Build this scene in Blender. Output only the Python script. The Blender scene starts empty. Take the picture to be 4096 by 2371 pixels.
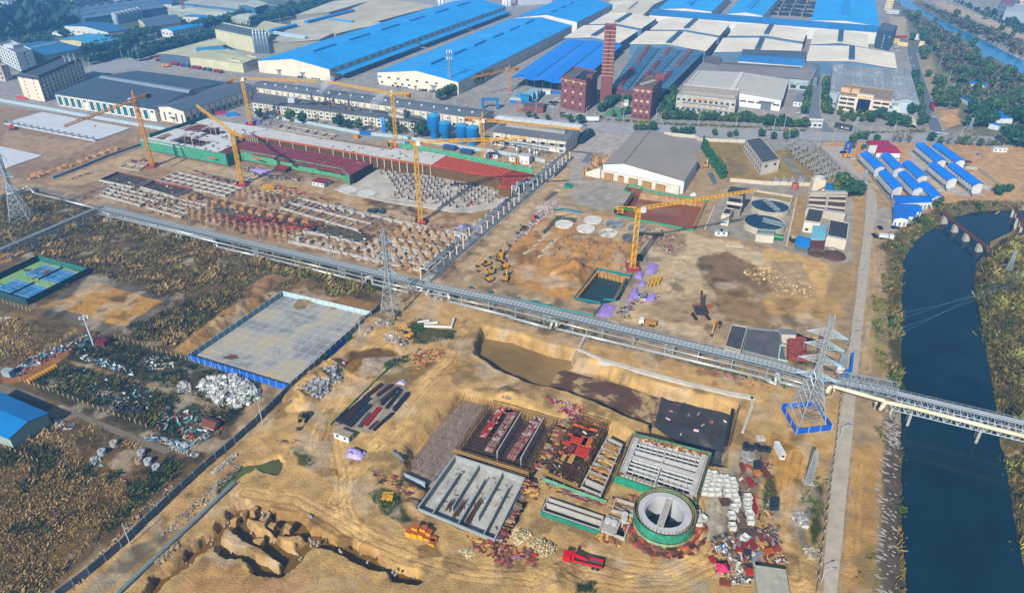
import bpy, bmesh, math, random
import numpy as np
from mathutils import Vector as V, Matrix
random.seed(7); R=random.random; U=random.uniform
C=bpy.context.scene.collection
# camera, world, sun
F=2850.;TH=math.radians(30.6);HC=165.;ct,st=math.cos(TH),math.sin(TH)
sc=bpy.context.scene
cam=bpy.data.cameras.new('camera');co=bpy.data.objects.new('camera',cam);C.objects.link(co)
co.location=(0,0,HC);co.rotation_euler=(math.pi/2-TH,0,0)
cam.sensor_width=36;cam.lens=F/4096*36;cam.clip_end=20000;cam.clip_start=1
sc.camera=co
w=bpy.data.worlds.new('World');sc.world=w;w.use_nodes=True
nt=w.node_tree;bg=nt.nodes['Background'];sky=nt.nodes.new('ShaderNodeTexSky')
SUN_EL=math.radians(36);SH=math.radians(64)      # shadows run towards azimuth SH from +X
sky.sky_type='NISHITA';sky.sun_disc=False;sky.sun_elevation=SUN_EL
sd=V((-math.cos(SH)*math.cos(SUN_EL),-math.sin(SH)*math.cos(SUN_EL),math.sin(SUN_EL)))
sky.sun_rotation=math.atan2(sd.x,sd.y)
nt.links.new(sky.outputs[0],bg.inputs[0]);bg.inputs[1].default_value=.075
sl=bpy.data.lights.new('sun','SUN');sl.energy=5;sl.angle=math.radians(.5);sl.color=(1,.945,.86)
so=bpy.data.objects.new('sun',sl);C.objects.link(so);so.rotation_euler=(-sd).to_track_quat('-Z','Y').to_euler();so.location=(-200,-100,400)
sc.view_settings.view_transform='Standard';sc.view_settings.look='None';sc.view_settings.gamma=1;sc.view_settings.exposure=.82
sc.render.engine='CYCLES';sc.cycles.max_bounces=4;sc.cycles.volume_bounces=1
# photo pixel -> world
TL={'A1':(0,0),'A2':(1020,0),'A3':(2040,0),'A4':(3056,0)}
TS={}
for r,y in (('B',590),('C',1180),('D',1771)):
 for i in '1234': TL[r+i]=(TL['A'+i][0],y)
for k in TL: TS[k]=.41270
TL['O']=(0,0);TS['O']=1.62540
TL['E1']=(560,440);TS['E1']=.31746
TL['E2']=(1300,540);TS['E2']=.62026
TL['E3']=(3150,380);TS['E3']=.65196
TL['E4']=(2680,680);TS['E4']=.52378
TL['E5']=(0,450);TS['E5']=.48243
TL['E6']=(1560,1500);TS['E6']=.64286
TL['E7']=(2740,1700);TS['E7']=.79886
TL['E8']=(1880,480);TS['E8']=.42857
def G(t,x,y,z=0.):
 px=TL[t][0]+x*TS[t];py=TL[t][1]+y*TS[t]
 a=(px-2048)/F;b=(py-1185)/F;k=(HC-z)/(st+b*ct)
 return V((a*k,(ct-b*st)*k,z))
def HT(p,t,y):
 k=(1185-TL[t][1]-y*TS[t])/F
 return HC+p[1]*(k*ct-st)/(ct+k*st)
def PL(t,s,z=0.):  # 'x,y x,y' -> points
 return [G(t,*map(float,q.split(',')),z) for q in s.split()]
UA=V((.9116,-.411,0));VA=V((.411,.9116,0));Z=V((0,0,1))
# materials
K=.56
def lin(c):
 if isinstance(c,str): c=[int(c[i:i+2],16)/255 for i in (0,2,4)]
 c=[(v/12.92 if v<=.04045 else ((v+.055)/1.055)**2.4)*K for v in c];g=.3*c[0]+.6*c[1]+.1*c[2]
 return [max(.003,g+(v-g)*1.07) for v in c]
MC={}
def M(col,rough=.8,var=.25,scale=.6,metal=0.,kind='n',alpha=1.,bump=0.):
 key=(col,rough,var,scale,metal,kind,alpha,bump)
 if key in MC: return MC[key]
 m=bpy.data.materials.new('surface_'+col);m.use_nodes=True;n=m.node_tree;L=n.links
 b=n.nodes['Principled BSDF'];b.inputs['Roughness'].default_value=rough;b.inputs['Metallic'].default_value=metal
 b.inputs['Specular IOR Level'].default_value=.3
 rgb=lin(col)
 tc=n.nodes.new('ShaderNodeTexCoord')
 src=tc.outputs['Object']
 if kind=='leaf':
  g=n.nodes.new('ShaderNodeNewGeometry');r=n.nodes.new('ShaderNodeValToRGB')
  r.color_ramp.elements[0].color=[v*.45 for v in rgb]+[1];r.color_ramp.elements[1].color=[min(1,rgb[0]*1.9),min(1,rgb[1]*1.7),rgb[2]*1.3,1]
  L.new(g.outputs['Random Per Island'],r.inputs[0]);L.new(r.outputs[0],b.inputs['Base Color'])
 else:
  no=n.nodes.new('ShaderNodeTexNoise');no.inputs['Scale'].default_value=scale;no.inputs['Detail'].default_value=6;no.inputs['Roughness'].default_value=.65
  if kind=='streak':
   mp=n.nodes.new('ShaderNodeMapping');mp.inputs['Scale'].default_value=(1,1,.15);L.new(src,mp.inputs[0]);src=mp.outputs[0]
  L.new(src,no.inputs['Vector'])
  r=n.nodes.new('ShaderNodeMapRange');r.inputs[1].default_value=.3;r.inputs[2].default_value=.7
  r.inputs[3].default_value=1-var;r.inputs[4].default_value=1+var*.7
  L.new(no.outputs[0],r.inputs[0])
  mx=n.nodes.new('ShaderNodeVectorMath');mx.operation='SCALE';mx.inputs[0].default_value=rgb
  L.new(r.outputs[0],mx.inputs['Scale']);out=mx.outputs[0]
  if kind=='isl':   # every loose piece its own tone
   g=n.nodes.new('ShaderNodeNewGeometry');q=n.nodes.new('ShaderNodeMapRange');q.inputs[3].default_value=.35;q.inputs[4].default_value=1.7
   L.new(g.outputs['Random Per Island'],q.inputs[0]);m2=n.nodes.new('ShaderNodeVectorMath');m2.operation='SCALE'
   L.new(out,m2.inputs[0]);L.new(q.outputs[0],m2.inputs['Scale']);out=m2.outputs[0]
  L.new(out,b.inputs['Base Color'])
  if bump:
   bp=n.nodes.new('ShaderNodeBump');bp.inputs['Strength'].default_value=bump;bp.inputs['Distance'].default_value=.4
   L.new(no.outputs[0],bp.inputs['Height']);L.new(bp.outputs[0],b.inputs['Normal'])
 if alpha<1:
  b.inputs['Alpha'].default_value=alpha
 MC[key]=m;return m
def M3(cols,scale,pos=(.42,.5,.58)):   # sharp blotches of several colours
 m=M(cols[0],.85,.2,scale*9).copy();n=m.node_tree;L=n.links;b=n.nodes['Principled BSDF'];tc=n.nodes['Texture Coordinate'];no=n.nodes.new('ShaderNodeTexNoise');no.inputs['Scale'].default_value=scale;no.inputs['Detail'].default_value=9;no.inputs['Roughness'].default_value=.7;no.inputs['Distortion'].default_value=.6
 L.new(tc.outputs['Object'],no.inputs['Vector']);r=n.nodes.new('ShaderNodeValToRGB');L.new(no.outputs[0],r.inputs[0])
 while len(r.color_ramp.elements)<len(cols): r.color_ramp.elements.new(.5)
 for e,c,p in zip(r.color_ramp.elements,cols,pos): e.position=p;e.color=lin(c)+[1]
 L.new(r.outputs[0],b.inputs['Base Color']);return m
def MV(name,rough=.95,bump=.5,scale=1.5,var=.3):   # takes its colour from the mesh's own colour attribute
 m=bpy.data.materials.new(name);m.use_nodes=True;n=m.node_tree;L=n.links;b=n.nodes['Principled BSDF']
 b.inputs['Roughness'].default_value=rough;b.inputs['Specular IOR Level'].default_value=.15
 a=n.nodes.new('ShaderNodeAttribute');a.attribute_name='col'
 tc=n.nodes.new('ShaderNodeTexCoord');no=n.nodes.new('ShaderNodeTexNoise');no.inputs['Scale'].default_value=scale
 no.inputs['Detail'].default_value=8;no.inputs['Roughness'].default_value=.7;L.new(tc.outputs['Object'],no.inputs['Vector'])
 n2=n.nodes.new('ShaderNodeTexNoise');n2.inputs['Scale'].default_value=scale*.12;n2.inputs['Detail'].default_value=5;L.new(tc.outputs['Object'],n2.inputs['Vector'])
 ad=n.nodes.new('ShaderNodeMath');ad.operation='ADD';L.new(no.outputs[0],ad.inputs[0]);L.new(n2.outputs[0],ad.inputs[1])
 r=n.nodes.new('ShaderNodeMapRange');r.inputs[1].default_value=.65;r.inputs[2].default_value=1.35;r.inputs[3].default_value=1-var;r.inputs[4].default_value=1+var
 L.new(ad.outputs[0],r.inputs[0]);mx=n.nodes.new('ShaderNodeVectorMath');mx.operation='SCALE'
 L.new(a.outputs['Color'],mx.inputs[0]);L.new(r.outputs[0],mx.inputs['Scale']);L.new(mx.outputs[0],b.inputs['Base Color'])
 if bump:
  bp=n.nodes.new('ShaderNodeBump');bp.inputs['Strength'].default_value=bump;bp.inputs['Distance'].default_value=.5
  L.new(no.outputs[0],bp.inputs['Height']);L.new(bp.outputs[0],b.inputs['Normal'])
 return m
# mesh builder
class MB:
 def __init__(s): s.v=[];s.f=[];s.mi=[];s.cur=0
 def add(s,vs,fs):
  o=len(s.v);s.v+= [tuple(p) for p in vs];s.f+=[tuple(i+o for i in f) for f in fs];s.mi+=[s.cur]*len(fs);return s
 def X(s,b,t): # 4 bottom, 4 top
  return s.add(list(b)+list(t),[(3,2,1,0),(4,5,6,7),(0,1,5,4),(1,2,6,5),(2,3,7,6),(3,0,4,7)])
 def box(s,c,sx,sy,sz,rz=0.,x=None):  # c = centre of the bottom
  c=V(c);ax=x.normalized() if x else V((math.cos(rz),math.sin(rz),0));ay=Z.cross(ax);a=ax*sx/2;b=ay*sy/2;h=Z*sz
  q=[c-a-b,c+a-b,c+a+b,c-a+b];return s.X(q,[p+h for p in q])
 def P(s,poly,z0,z1):
  n=len(poly);b=[(p[0],p[1],z0) for p in poly];t=[(p[0],p[1],z1) for p in poly]
  return s.add(b+t,[tuple(range(n))[::-1],tuple(range(n,2*n))]+[(i,(i+1)%n,n+(i+1)%n,n+i) for i in range(n)])
 def sheet(s,poly,z):
  return s.add([(p[0],p[1],z) for p in poly],[tuple(range(len(poly)))])
 def W(s,path,z0,h,th,closed=False):
  P=[V((p[0],p[1],0)) for p in path]
  if closed: P.append(P[0])
  for i,(a,b) in enumerate(zip(P,P[1:])):
   d=(b-a);h+=.005*(1,1,-2)[i%3]
   if d.length<.01: continue
   d.normalize();n=Z.cross(d)*th/2;e=d*th*.5
   q=[a-n-e,b-n+e,b+n+e,a+n-e];s.X([p+Z*z0 for p in q],[p+Z*(z0+h) for p in q])
  return s
 def bar(s,a,b,r,n=4,r2=None,cap=True):
  a=V(a);b=V(b);d=b-a
  if d.length<1e-4: return s
  d.normalize();u=(d.cross(Z) if abs(d.z)<.95 else d.cross(V((1,0,0)))).normalized();w=d.cross(u);r2=r if r2 is None else r2
  vs=[];
  for p,rr in ((a,r),(b,r2)):
   for i in range(n):
    t=2*math.pi*(i+.5)/n;vs.append(p+(u*math.cos(t)+w*math.sin(t))*rr)
  fs=[(i,(i+1)%n,n+(i+1)%n,n+i) for i in range(n)]
  if cap: fs+=[tuple(range(n))[::-1],tuple(range(n,2*n))]
  return s.add(vs,fs)
 def tube(s,pts,r,n=8):
  for a,b in zip(pts,pts[1:]): s.bar(a,b,r,n)
  for p in pts[1:-1]: s.ball(p,r*1.02,n)
  return s
 def ball(s,c,r,n=8,k=4,sz=1.):
  vs=[];fs=[]
  for j in range(k+1):
   t=math.pi*j/k
   for i in range(n): vs.append((c[0]+r*math.sin(t)*math.cos(6.2832*i/n),c[1]+r*math.sin(t)*math.sin(6.2832*i/n),c[2]+sz*r*math.cos(t)))
  for j in range(k):
   for i in range(n): fs.append((j*n+i,j*n+(i+1)%n,(j+1)*n+(i+1)%n,(j+1)*n+i))
  return s.add(vs,fs)
 def H(s,c,prof,n=32,closed=False):
  vs=[];fs=[];m=len(prof)
  for r,z in prof:
   for i in range(n): vs.append((c[0]+r*math.cos(6.28319*i/n),c[1]+r*math.sin(6.28319*i/n),c[2]+z))
  for j in range(m if closed else m-1):
   k=(j+1)%m
   for i in range(n): fs.append((j*n+i,j*n+(i+1)%n,k*n+(i+1)%n,k*n+i))
  return s.add(vs,fs)
 def T(s,a,b,wa,wb,n,r,up=None,tri=False):
  """a square (or triangular) truss from a to b with chords, rungs and zigzag braces"""
  a=V(a);b=V(b);d=(b-a).normalized();up=(up or (Z if abs(d.z)<.8 else V((1,0,0))))
  x=d.cross(up).normalized();y=x.cross(d)
  cs=[(-1,-1),(1,-1),(0,1)] if tri else [(-1,-1),(1,-1),(1,1),(-1,1)]
  m=len(cs);rows=[]
  for i in range(n+1):
   t=i/n;p=a.lerp(b,t);w_=(wa+(wb-wa)*t)/2
   rows.append([p+(x*c[0]+y*c[1])*w_ for c in cs])
  for j in range(m): s.bar(rows[0][j],rows[-1][j],r*1.3,4)
  for i in range(n):
   for j in range(m):
    k=(j+1)%m
    s.bar(rows[i][j],rows[i+1][k] if i%2==0 else rows[i+1][j],r,3,cap=False) if i%2==0 else s.bar(rows[i][k],rows[i+1][j],r,3,cap=False)
    s.bar(rows[i+1][j],rows[i+1][k],r*.9,3,cap=False)
  return s
 def B(s,name,mats,parent=None,smooth=False):
  me=bpy.data.meshes.new(name)
  org=V((0,0,0))
  if parent is not None: org=rootloc(parent)
  me.from_pydata([(p[0]-org[0],p[1]-org[1],p[2]-org[2]) for p in s.v] if parent is not None else s.v,[],s.f)
  if not isinstance(mats,(list,tuple)): mats=[mats]
  for m in mats: me.materials.append(m)
  if len(mats)>1: me.polygons.foreach_set('material_index',s.mi)
  if smooth: me.polygons.foreach_set('use_smooth',[True]*len(s.f))
  me.update()
  o=bpy.data.objects.new(name,me);C.objects.link(o)
  if parent is not None: o.parent=parent
  return o
def rootloc(o):
 p=V(o.location)
 while o.parent: o=o.parent;p=p+V(o.location)
 return p
def tag(o,label=None,cat=None,group=None,kind=None):
 if label: o['label']=label
 if cat: o['category']=cat
 if group: o['group']=group
 if kind: o['kind']=kind
 return o
def TG(name,label,cat,loc=(0,0,0),group=None):
 o=bpy.data.objects.new(name,None);C.objects.link(o);o.location=loc;o.empty_display_size=.5
 return tag(o,label,cat,group)
def SO(name,mb,m,label,cat,group=None,kind=None,smooth=False):
 """one-mesh thing whose origin stands at its base"""
 n=len(mb.v);c=[sum(p[i] for p in mb.v)/n for i in (0,1)];z=min(p[2] for p in mb.v)
 mb.v=[(p[0]-c[0],p[1]-c[1],p[2]-z) for p in mb.v]
 o=mb.B(name,m,smooth=smooth);o.location=(c[0],c[1],z);return tag(o,label,cat,group,kind)
def dup(r,loc,rz=None,label=None,group=None,scale=None):
 c=r.copy();C.objects.link(c);c.location=loc
 if rz is not None: c.rotation_euler=(0,0,rz)
 if scale: c.scale=(scale,)*3 if not isinstance(scale,tuple) else scale
 if label: c['label']=label
 if group: c['group']=group
 for ch in r.children:
  k=ch.copy();C.objects.link(k);k.parent=c
  for g in ch.children:
   h=g.copy();C.objects.link(h);h.parent=k
 return c
def ST(name,mb,m,smooth=False): return tag(mb.B(name,m,smooth=smooth),kind='structure')
ORD='first second third fourth fifth sixth seventh eighth ninth tenth eleventh twelfth thirteenth fourteenth fifteenth sixteenth seventeenth eighteenth nineteenth twentieth'.split()
def N(i):
 if i<20: return ORD[i]
 t=['','','twenty','thirty','forty','fifty','sixty','seventy','eighty','ninety'];a,b=divmod(i+1,10)
 if a>=10: return ('hundred '+N(i-100)) if i>=100 else 'hundredth'
 return t[a]+'-'+ORD[b-1] if b else {2:'twentieth',3:'thirtieth',4:'fortieth',5:'fiftieth',6:'sixtieth',7:'seventieth',8:'eightieth',9:'ninetieth'}[a]
def joinmesh(name,V_,F_,m,col=None):
 """numpy mesh: V_ (n,3), F_ (m,k) same-size faces"""
 me=bpy.data.meshes.new(name);k=F_.shape[1]
 me.vertices.add(len(V_));me.vertices.foreach_set('co',V_.astype('f4').ravel())
 me.loops.add(F_.size);me.loops.foreach_set('vertex_index',F_.astype('i4').ravel())
 me.polygons.add(len(F_));me.polygons.foreach_set('loop_start',np.arange(0,F_.size,k,dtype='i4'))
 me.update(calc_edges=True)
 if col is not None:
  at=me.color_attributes.new('col','FLOAT_COLOR','POINT')
  c4=np.ones((len(V_),4),'f4');c4[:,:3]=col;at.data.foreach_set('color',c4.ravel())
 me.materials.append(m);o=bpy.data.objects.new(name,me);C.objects.link(o);return o
# numpy noise and polygons
def vn(x,y,seed=0):
 xi=np.floor(x).astype(np.int64);yi=np.floor(y).astype(np.int64);fx=x-xi;fy=y-yi;fx=fx*fx*(3-2*fx);fy=fy*fy*(3-2*fy)
 def h(a,b):
  n=(a*374761393+b*668265263+seed*982451653)&0xffffffff
  n=((n^(n>>13))*1274126177)&0xffffffff
  return ((n^(n>>16))&0xffff)/65535.
 return (h(xi,yi)*(1-fx)+h(xi+1,yi)*fx)*(1-fy)+(h(xi,yi+1)*(1-fx)+h(xi+1,yi+1)*fx)*fy
def fbm(x,y,sz,octv=4,seed=0):
 r=0;a=.5;t=0
 for i in range(octv):
  r=r+a*vn(x/sz,y/sz,seed+i);t+=a;a*=.5;sz/=2.03
 return r/t
def sdist(poly,X,Y):
 """signed distance, positive inside"""
 d=np.full(X.shape,1e9);ins=np.zeros(X.shape,bool);n=len(poly)
 for i in range(n):
  ax,ay=poly[i][0],poly[i][1];bx,by=poly[(i+1)%n][0],poly[(i+1)%n][1]
  ex,ey=bx-ax,by-ay;L=ex*ex+ey*ey+1e-9
  t=np.clip(((X-ax)*ex+(Y-ay)*ey)/L,0,1)
  d=np.minimum(d,np.hypot(X-ax-t*ex,Y-ay-t*ey))
  c=(ay>Y)!=(by>Y)
  xx=ax+(Y-ay)*ex/(ey if abs(ey)>1e-9 else 1e-9)
  ins^=c&(X<xx)
 return np.where(ins,d,-d)
def pathdist(pts,X,Y):
 d=np.full(X.shape,1e9)
 for a,b in zip(pts,pts[1:]):
  ex,ey=b[0]-a[0],b[1]-a[1];L=ex*ex+ey*ey+1e-9
  t=np.clip(((X-a[0])*ex+(Y-a[1])*ey)/L,0,1);d=np.minimum(d,np.hypot(X-a[0]-t*ex,Y-a[1]-t*ey))
 return d
def inbox(poly,X,Y,m):
 xs=[p[0] for p in poly];ys=[p[1] for p in poly]
 return (X>min(xs)-m)&(X<max(xs)+m)&(Y>min(ys)-m)&(Y<max(ys)+m)
# terrain
RIVER=PL('B4','2620,590 2420,612 2250,612 2100,620 1950,645 1840,680 1640,780 1500,870 1430,950 1395,1020 1380,1100',-3)+PL('C4','1370,-80 1370,400 1375,800 1378,1454',-3)+PL('D4','1385,100 1388,700 1395,1454 1400,2000 2640,2000 2520,1200 2420,700 2330,100',-3)+PL('C4','2290,1454 2250,1080 2150,500 2060,0',-3)+PL('B4','2040,1300 2060,1120 2190,1000 2190,910 2420,800 2430,700 2700,690',-3)
CANAL=PL('A4','1300,-30 1330,60 1500,130 1640,200 1720,250 1800,330 1900,370 1990,400 2110,490 2075,530 2160,575 2260,580 2400,650 2520,730 2700,830',-3)+PL('A4','2700,690 2520,590 2330,500 2150,400 1900,290 1760,215 1600,130 1450,40 1400,-30',-3)
BIGPIT=PL('C2','2200,295 2520,355')+PL('C3','300,450 630,522 645,600 900,640 1200,770 1600,900 2100,1010 2235,1055 2180,1260 2120,1454')+PL('D3','2110,230 1900,210 1900,80 1600,0 1200,-130')+PL('C3','1340,1250 1180,1190 1020,1110 760,1000 400,880 230,850 0,775')+PL('C2','2400,730 2260,650 2110,560 2150,420')
SCAFPIT=PL('C2','1600,1300 1960,930 2030,905 2520,1000')+PL('C3','450,1190 640,1120 960,1200 1200,1330')+PL('D3','1100,200 900,560 650,440 330,330 0,900')+PL('D2','2340,950 1560,640 1640,450 1420,310 1430,0')
PITS=[ # polygon, depth, slope width, wobble
 (BIGPIT,5.5,2.4,1.),(SCAFPIT,4.,4.,1.2),
 ([G('D3',*p,3) for p in ((1120,280),(1755,505),(1870,130),(1240,-40))],4.,.5,.05),([G('D3',1502,665,5)+V((6.6*math.cos(a*.4),6.6*math.sin(a*.4),0)) for a in range(16)],4.5,.6,.02),(PL('D3','320,645 900,850 1105,910 1150,770 940,700 370,530'),4.4,.5,.05),(PL('D3','990,640 1190,690 1225,590 1030,530'),4,.5,.05),
 (PL('B3','1190,440 1240,445 1135,425 1140,380 1290,395 1260,450 1900,530 1775,800 1035,660'),6,.8,.1),
 (PL('B3','840,1195 1180,1245 1150,1290')+PL('C3','1060,40 880,85 640,40'),5,.8,.1),
 (PL('D1','2230,420 2120,480 2100,350 2230,250 2330,190 2520,170')+PL('D2','240,100 300,170 330,60 360,60 300,180 220,300 100,290 0,240'),1.7,2.5,1.5),
 (PL('E8','690,720 780,640 850,655 720,750'),2,1,.2),
 (PL('B3','440,640 620,620 660,720 520,730 480,720 420,760 330,830 310,790 390,710'),1.6,1.5,1),
 (PL('B3','2085,900 2230,910 2270,960 2100,950'),2.5,1,.5),
 (PL('B2','620,720 860,750 1190,830 1120,900 960,930 560,830 400,750'),1.2,1.5,1),
 (PL('E1','680,1010 1150,1130 2250,1400 2200,1449 1250,1420 900,1260 1000,1180 540,1080'),1.2,2,1),
 (PL('B2','0,580 420,640 640,700 600,800 100,680 0,650'),1.2,2,1),
 (PL('E5','270,500 900,275 1130,205 1130,230 920,300 280,520'),2.2,1.5,.8),
 (PL('B2','2060,1340 2100,1320 2150,1360 2080,1370'),.8,1,.6),(PL('B2','2240,1380 2300,1360 2350,1400 2260,1420'),.8,1,.6),
 (PL('C3','40,10 110,0 115,40 50,40'),.8,1.5,.8),(PL('C3','190,40 250,30 310,60 260,80 200,70'),.8,1.5,.8),(PL('C3','330,70 420,75 430,100 340,95'),.8,1.5,.8),(PL('C3','470,110 600,130 700,160 830,185 800,205 480,130'),.8,1.5,.8),
 (PL('C4','150,310 270,320 420,390 545,430 540,465 380,450 330,400'),1.2,1.5,.8),
]
TR=[ # trenches in the foreground: path, half width
 (PL('D1','1430,1454 1560,1300 1800,1140 2000,950 2170,790 2330,620'),3.,4.),
 (PL('D2','-80,650 150,690 420,800 540,880 700,960 930,1020 1100,1100 1260,1190 1420,1270 1560,1320'),2.7,3.2),
 (PL('D2','560,860 480,970 380,1110 230,1270 60,1170 -160,1050 -300,1000'),2.4,3.2),
 (PL('D2','-160,720 -60,900 160,960 380,1060'),2.2,3.2),(PL('D1','2230,760 2520,900')+PL('D2','100,980 330,1100'),2.2,3.),
 (PL('D2','200,760 330,830 400,780'),2.6,3.),
]
MOUNDS=[ # x,y (tile px), radius (m), height, elongation
 ('B3',560,1220,9,4.5,1),('B3',680,1200,7,4,1),('B3',560,1330,8,2,1.3),('C2',1370,400,5,2.6,1),('C2',1350,500,5.5,2.4,1),('C2',1180,260,8,2.2,1.3),
 ('C2',760,690,5.5,3,1),('C2',660,780,7,3.4,1.2),('C2',560,880,6.5,3.4,1.2),('C2',720,850,5,2.6,1),('C2',430,960,6.5,3,1),('C2',500,1040,5,2.8,1),('C2',380,1060,4,2.2,1),
 ('C2',1010,670,6,1.2,2.),('C2',1150,640,6,1.2,2.),('E7',600,780,5,1,1.3),('B3',380,570,4.5,1.3,1.3),
 ('E6',700,110,3.5,1.6,1.2),('E6',760,130,3.2,1.6,1.2),('D2',1500,620,4,2.,1),('D3',430,1280,6,1.6,1.5),('D3',530,1330,5,1.5,1.2),('D3',60,1250,5,.8,1.4),
 ('B2',150,1290,6,2.2,1.5),('B2',500,1330,6,2.,1.7),('B2',20,1380,6,2.4,1.3),('C1',2330,120,7,1.8,2.5),('C1',2180,240,6,1.6,2.2),('C1',2010,370,6,1.6,2.2),('C1',1900,440,5,1.3,1.8),('C1',1780,500,4,1.,1.8),
 ('C2',560,30,6,1.6,2),('C2',860,60,5,1.4,2),('B3',2230,1330,10,1.2,1.4),('B4',300,1170,12,1.,1.6),('B4',660,1010,4,3,1.),
 ('A4',1770,1130,12,2,1),('A4',1740,1000,8,1.5,1),
]
ZC=[] # (polys, colour, feather, wobble, strength)
TRK=[PL('C2','300,1420 560,1230 760,1010 900,850 1000,760')[0:0]+p for p in (PL('D2','760,-60 860,330 850,600 900,760 1050,900 1300,1010 1600,1120 2100,1250 2700,1300'),PL('C2','2120,260 1980,430 1890,640 1740,780 1560,960 1330,1300 1180,1454'),PL('D2','1180,0 1000,250 860,420 800,560'),PL('C2','600,1454 680,1200 820,950 900,700 1150,480 1400,330'),PL('D3','700,1060 1100,1200 1500,1250 1850,1100 1960,850 1930,560'),PL('D3','600,1250 1100,1350 1600,1330 2000,1150'),PL('D4','330,100 250,500 240,900 300,1300'),PL('B2','1960,1300 2300,950 2520,740')+PL('B3','200,500 500,250'),PL('B3','1500,850 1700,1000 1600,1250 1500,1450'),PL('C3','1000,250 1500,300 1900,380'),PL('B4','1060,900 1080,1200 1060,1454')+PL('C4','1010,300 960,700'),PL('D4','880,100 850,600 800,1200'),PL('E1','300,620 1100,780 2000,1000 2520,1080')+PL('B2','1000,520 1700,660 2100,760'),PL('B1','450,330 900,190 1300,80'),PL('D2','-100,480 400,560 700,720 1000,900'),PL('C3','-100,700 -300,560 200,860 700,1040')[:2]+PL('C3','100,780 700,1000 1000,1100'))]
def zn(polys,c,fe=1.5,wo=2.,al=1.):
 c=lin(c);g=.3*c[0]+.6*c[1]+.1*c[2];ZQ((polys,[g+(v-g)*1. for v in c],fe,wo,al))
ZQ=ZC.append
def zn_old(polys,c,fe=1.5,wo=2.,al=1.): pass
zn([PL('O','-200,-20 2720,-20 2720,470 2200,470 1500,330 900,350 0,260 -200,250')],'a8a39a',6,3)
zn([PL('O','-100,-20 520,-20 500,60 330,120 150,120 60,170 -100,190')],'5a6a52',8,6)
zn([PL('A1','0,560 800,560 1250,440 1900,300 2300,120 2520,100 2520,170 1540,500 1280,560 860,640 0,700')],'7a8470',6,4)
zn([PL('A2','0,0 600,0 1500,-20 900,130 0,290')],'6d7a66',6,4)
zn([PL('A4','1230,0 1500,0 2520,580 2520,1454 1900,1250 1740,1290 1500,520 1180,300')],'7f7f68',8,6)
zn([PL('A4','1200,150 1370,170 1400,380 1250,330')],'c2b193',4,3)
zn([PL('A4','1480,480 1620,540 1800,1250 1720,1270')],'b9a183',4,4,.8)
zn([PL('A4','1700,1080 1880,1060 1900,1200 1760,1240')],'d6ab78',3,2)
zn([PL('A4','1640,20 1720,10 2100,150 2520,290 2520,390 2150,240 1760,100')],'cdb799',3,2)
zn([PL('A4','1950,150 2120,240 2300,330 2520,400 2520,420 2250,330 2000,210')],'5f9a96',3,2,.8)
zn([PL('A4','1800,330 2100,560 2400,760 2520,830 2520,1250 2330,1100 2100,900 1800,560')],'5f6b58',6,5)
zn([PL('O','-150,250 900,350 1330,450 1130,700 0,430 -200,400')],'a2876a',3,3)
zn([PL('O','250,430 350,370 600,470 820,460 1330,540 1130,690 900,660 350,560')],'a98962',2,2)
zn([PL('E5','0,250 60,150 380,215 780,250 560,370 400,400 0,270')],'b59a76',2,2)
zn([PL('E5','400,590 900,400 1180,290 1451,330 1451,400 1100,480 850,560 600,620')],'bea27b',2,2)
zn([PL('E1','0,500 1100,720 2520,1000 2520,1100 1400,950 600,780 0,700')],'b99f7c',1.5,1.5)
zn([PL('B2','0,290 700,400 1300,520 2100,700 2300,740 2150,900 1700,760 900,600 0,400')],'bb9b70',1.5,2)
zn([PL('B2','1050,500 1500,560 1700,640 1600,660 1200,600')],'7b6243',1.5,2)
zn([PL('B1','0,450 350,400 1000,600 2520,970')+PL('B2','300,1050 1000,1250 1300,1454')+PL('C2','1200,100 1130,190 270,0')+PL('C1','2500,130 1830,590')+PL('C1','2520,860 2200,1454')+PL('D1','2200,0 1500,620 450,1454 -300,1454 -300,0')],'6f5b3e',3,3)
zn([PL('B1','0,450 350,400 1000,600 2520,970 2520,1060 1900,960 1000,800 700,820 300,1000 0,1000')],'4c4a34',3,4,.8)
zn([PL('B2','0,970 1000,1190 1380,1300 1380,1454 1200,1400 0,1060')],'4a4630',2,3,.8)
zn([PL('C1','0,150 330,180 760,340 700,430 0,700')],'8f7548',3,3)
zn([PL('C1','640,430 950,390 1150,400 1830,620 2520,850 2300,1250 1800,1440 1500,1400 700,1100 270,850')],'4d4830',2,3)
zn([PL('D1','0,0 900,0 1700,300 1000,900 500,1400 0,1454')],'7d623a',3,5)
zn([PL('D1','0,1200 400,1280 420,1454 0,1454')],'44401f',3,4,.8)
zn([PL('B2','0,1300 150,1240 330,1250 700,1330 650,1400 280,1400 130,1454 0,1454')],'a68357',1.5,2)
zn([PL('C2','300,0 900,20 1200,80 1150,160 600,40')],'a07a4b',1.5,2)
zn([PL('C1','2520,0 2520,120 1840,580 1690,560 1700,520 2330,60')],'a5814f',1.2,2)
zn([PL('B1','0,1040 330,930 360,950 60,1100 0,1115')],'c58f3e',1.5,2)
zn([PL('B1','870,1200 1010,1230 1660,1420')+PL('C1','1640,60 1600,170 1180,330 1000,370 400,150 560,0')],'6e6555',1.2,2)
zn([PL('B1','950,1305 1440,1454')+PL('C1','1575,65 1170,305 525,105')+PL('B1','700,1430')],'c2954e',.6,.8)
zn([PL('C1','330,140 540,40 640,70 480,120')],'b08b52',1.5,2)
for q in ('1010,20 1150,0 1270,20 1180,70 1080,60','720,40 800,50 790,90 740,70','930,150 1050,110 1040,140 950,170','1220,90 1330,20 1340,60 1250,110','1370,130 1430,110 1420,140'):
 zn([PL('C1',q)],'6b5638',.8,1.5,.85)
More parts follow.
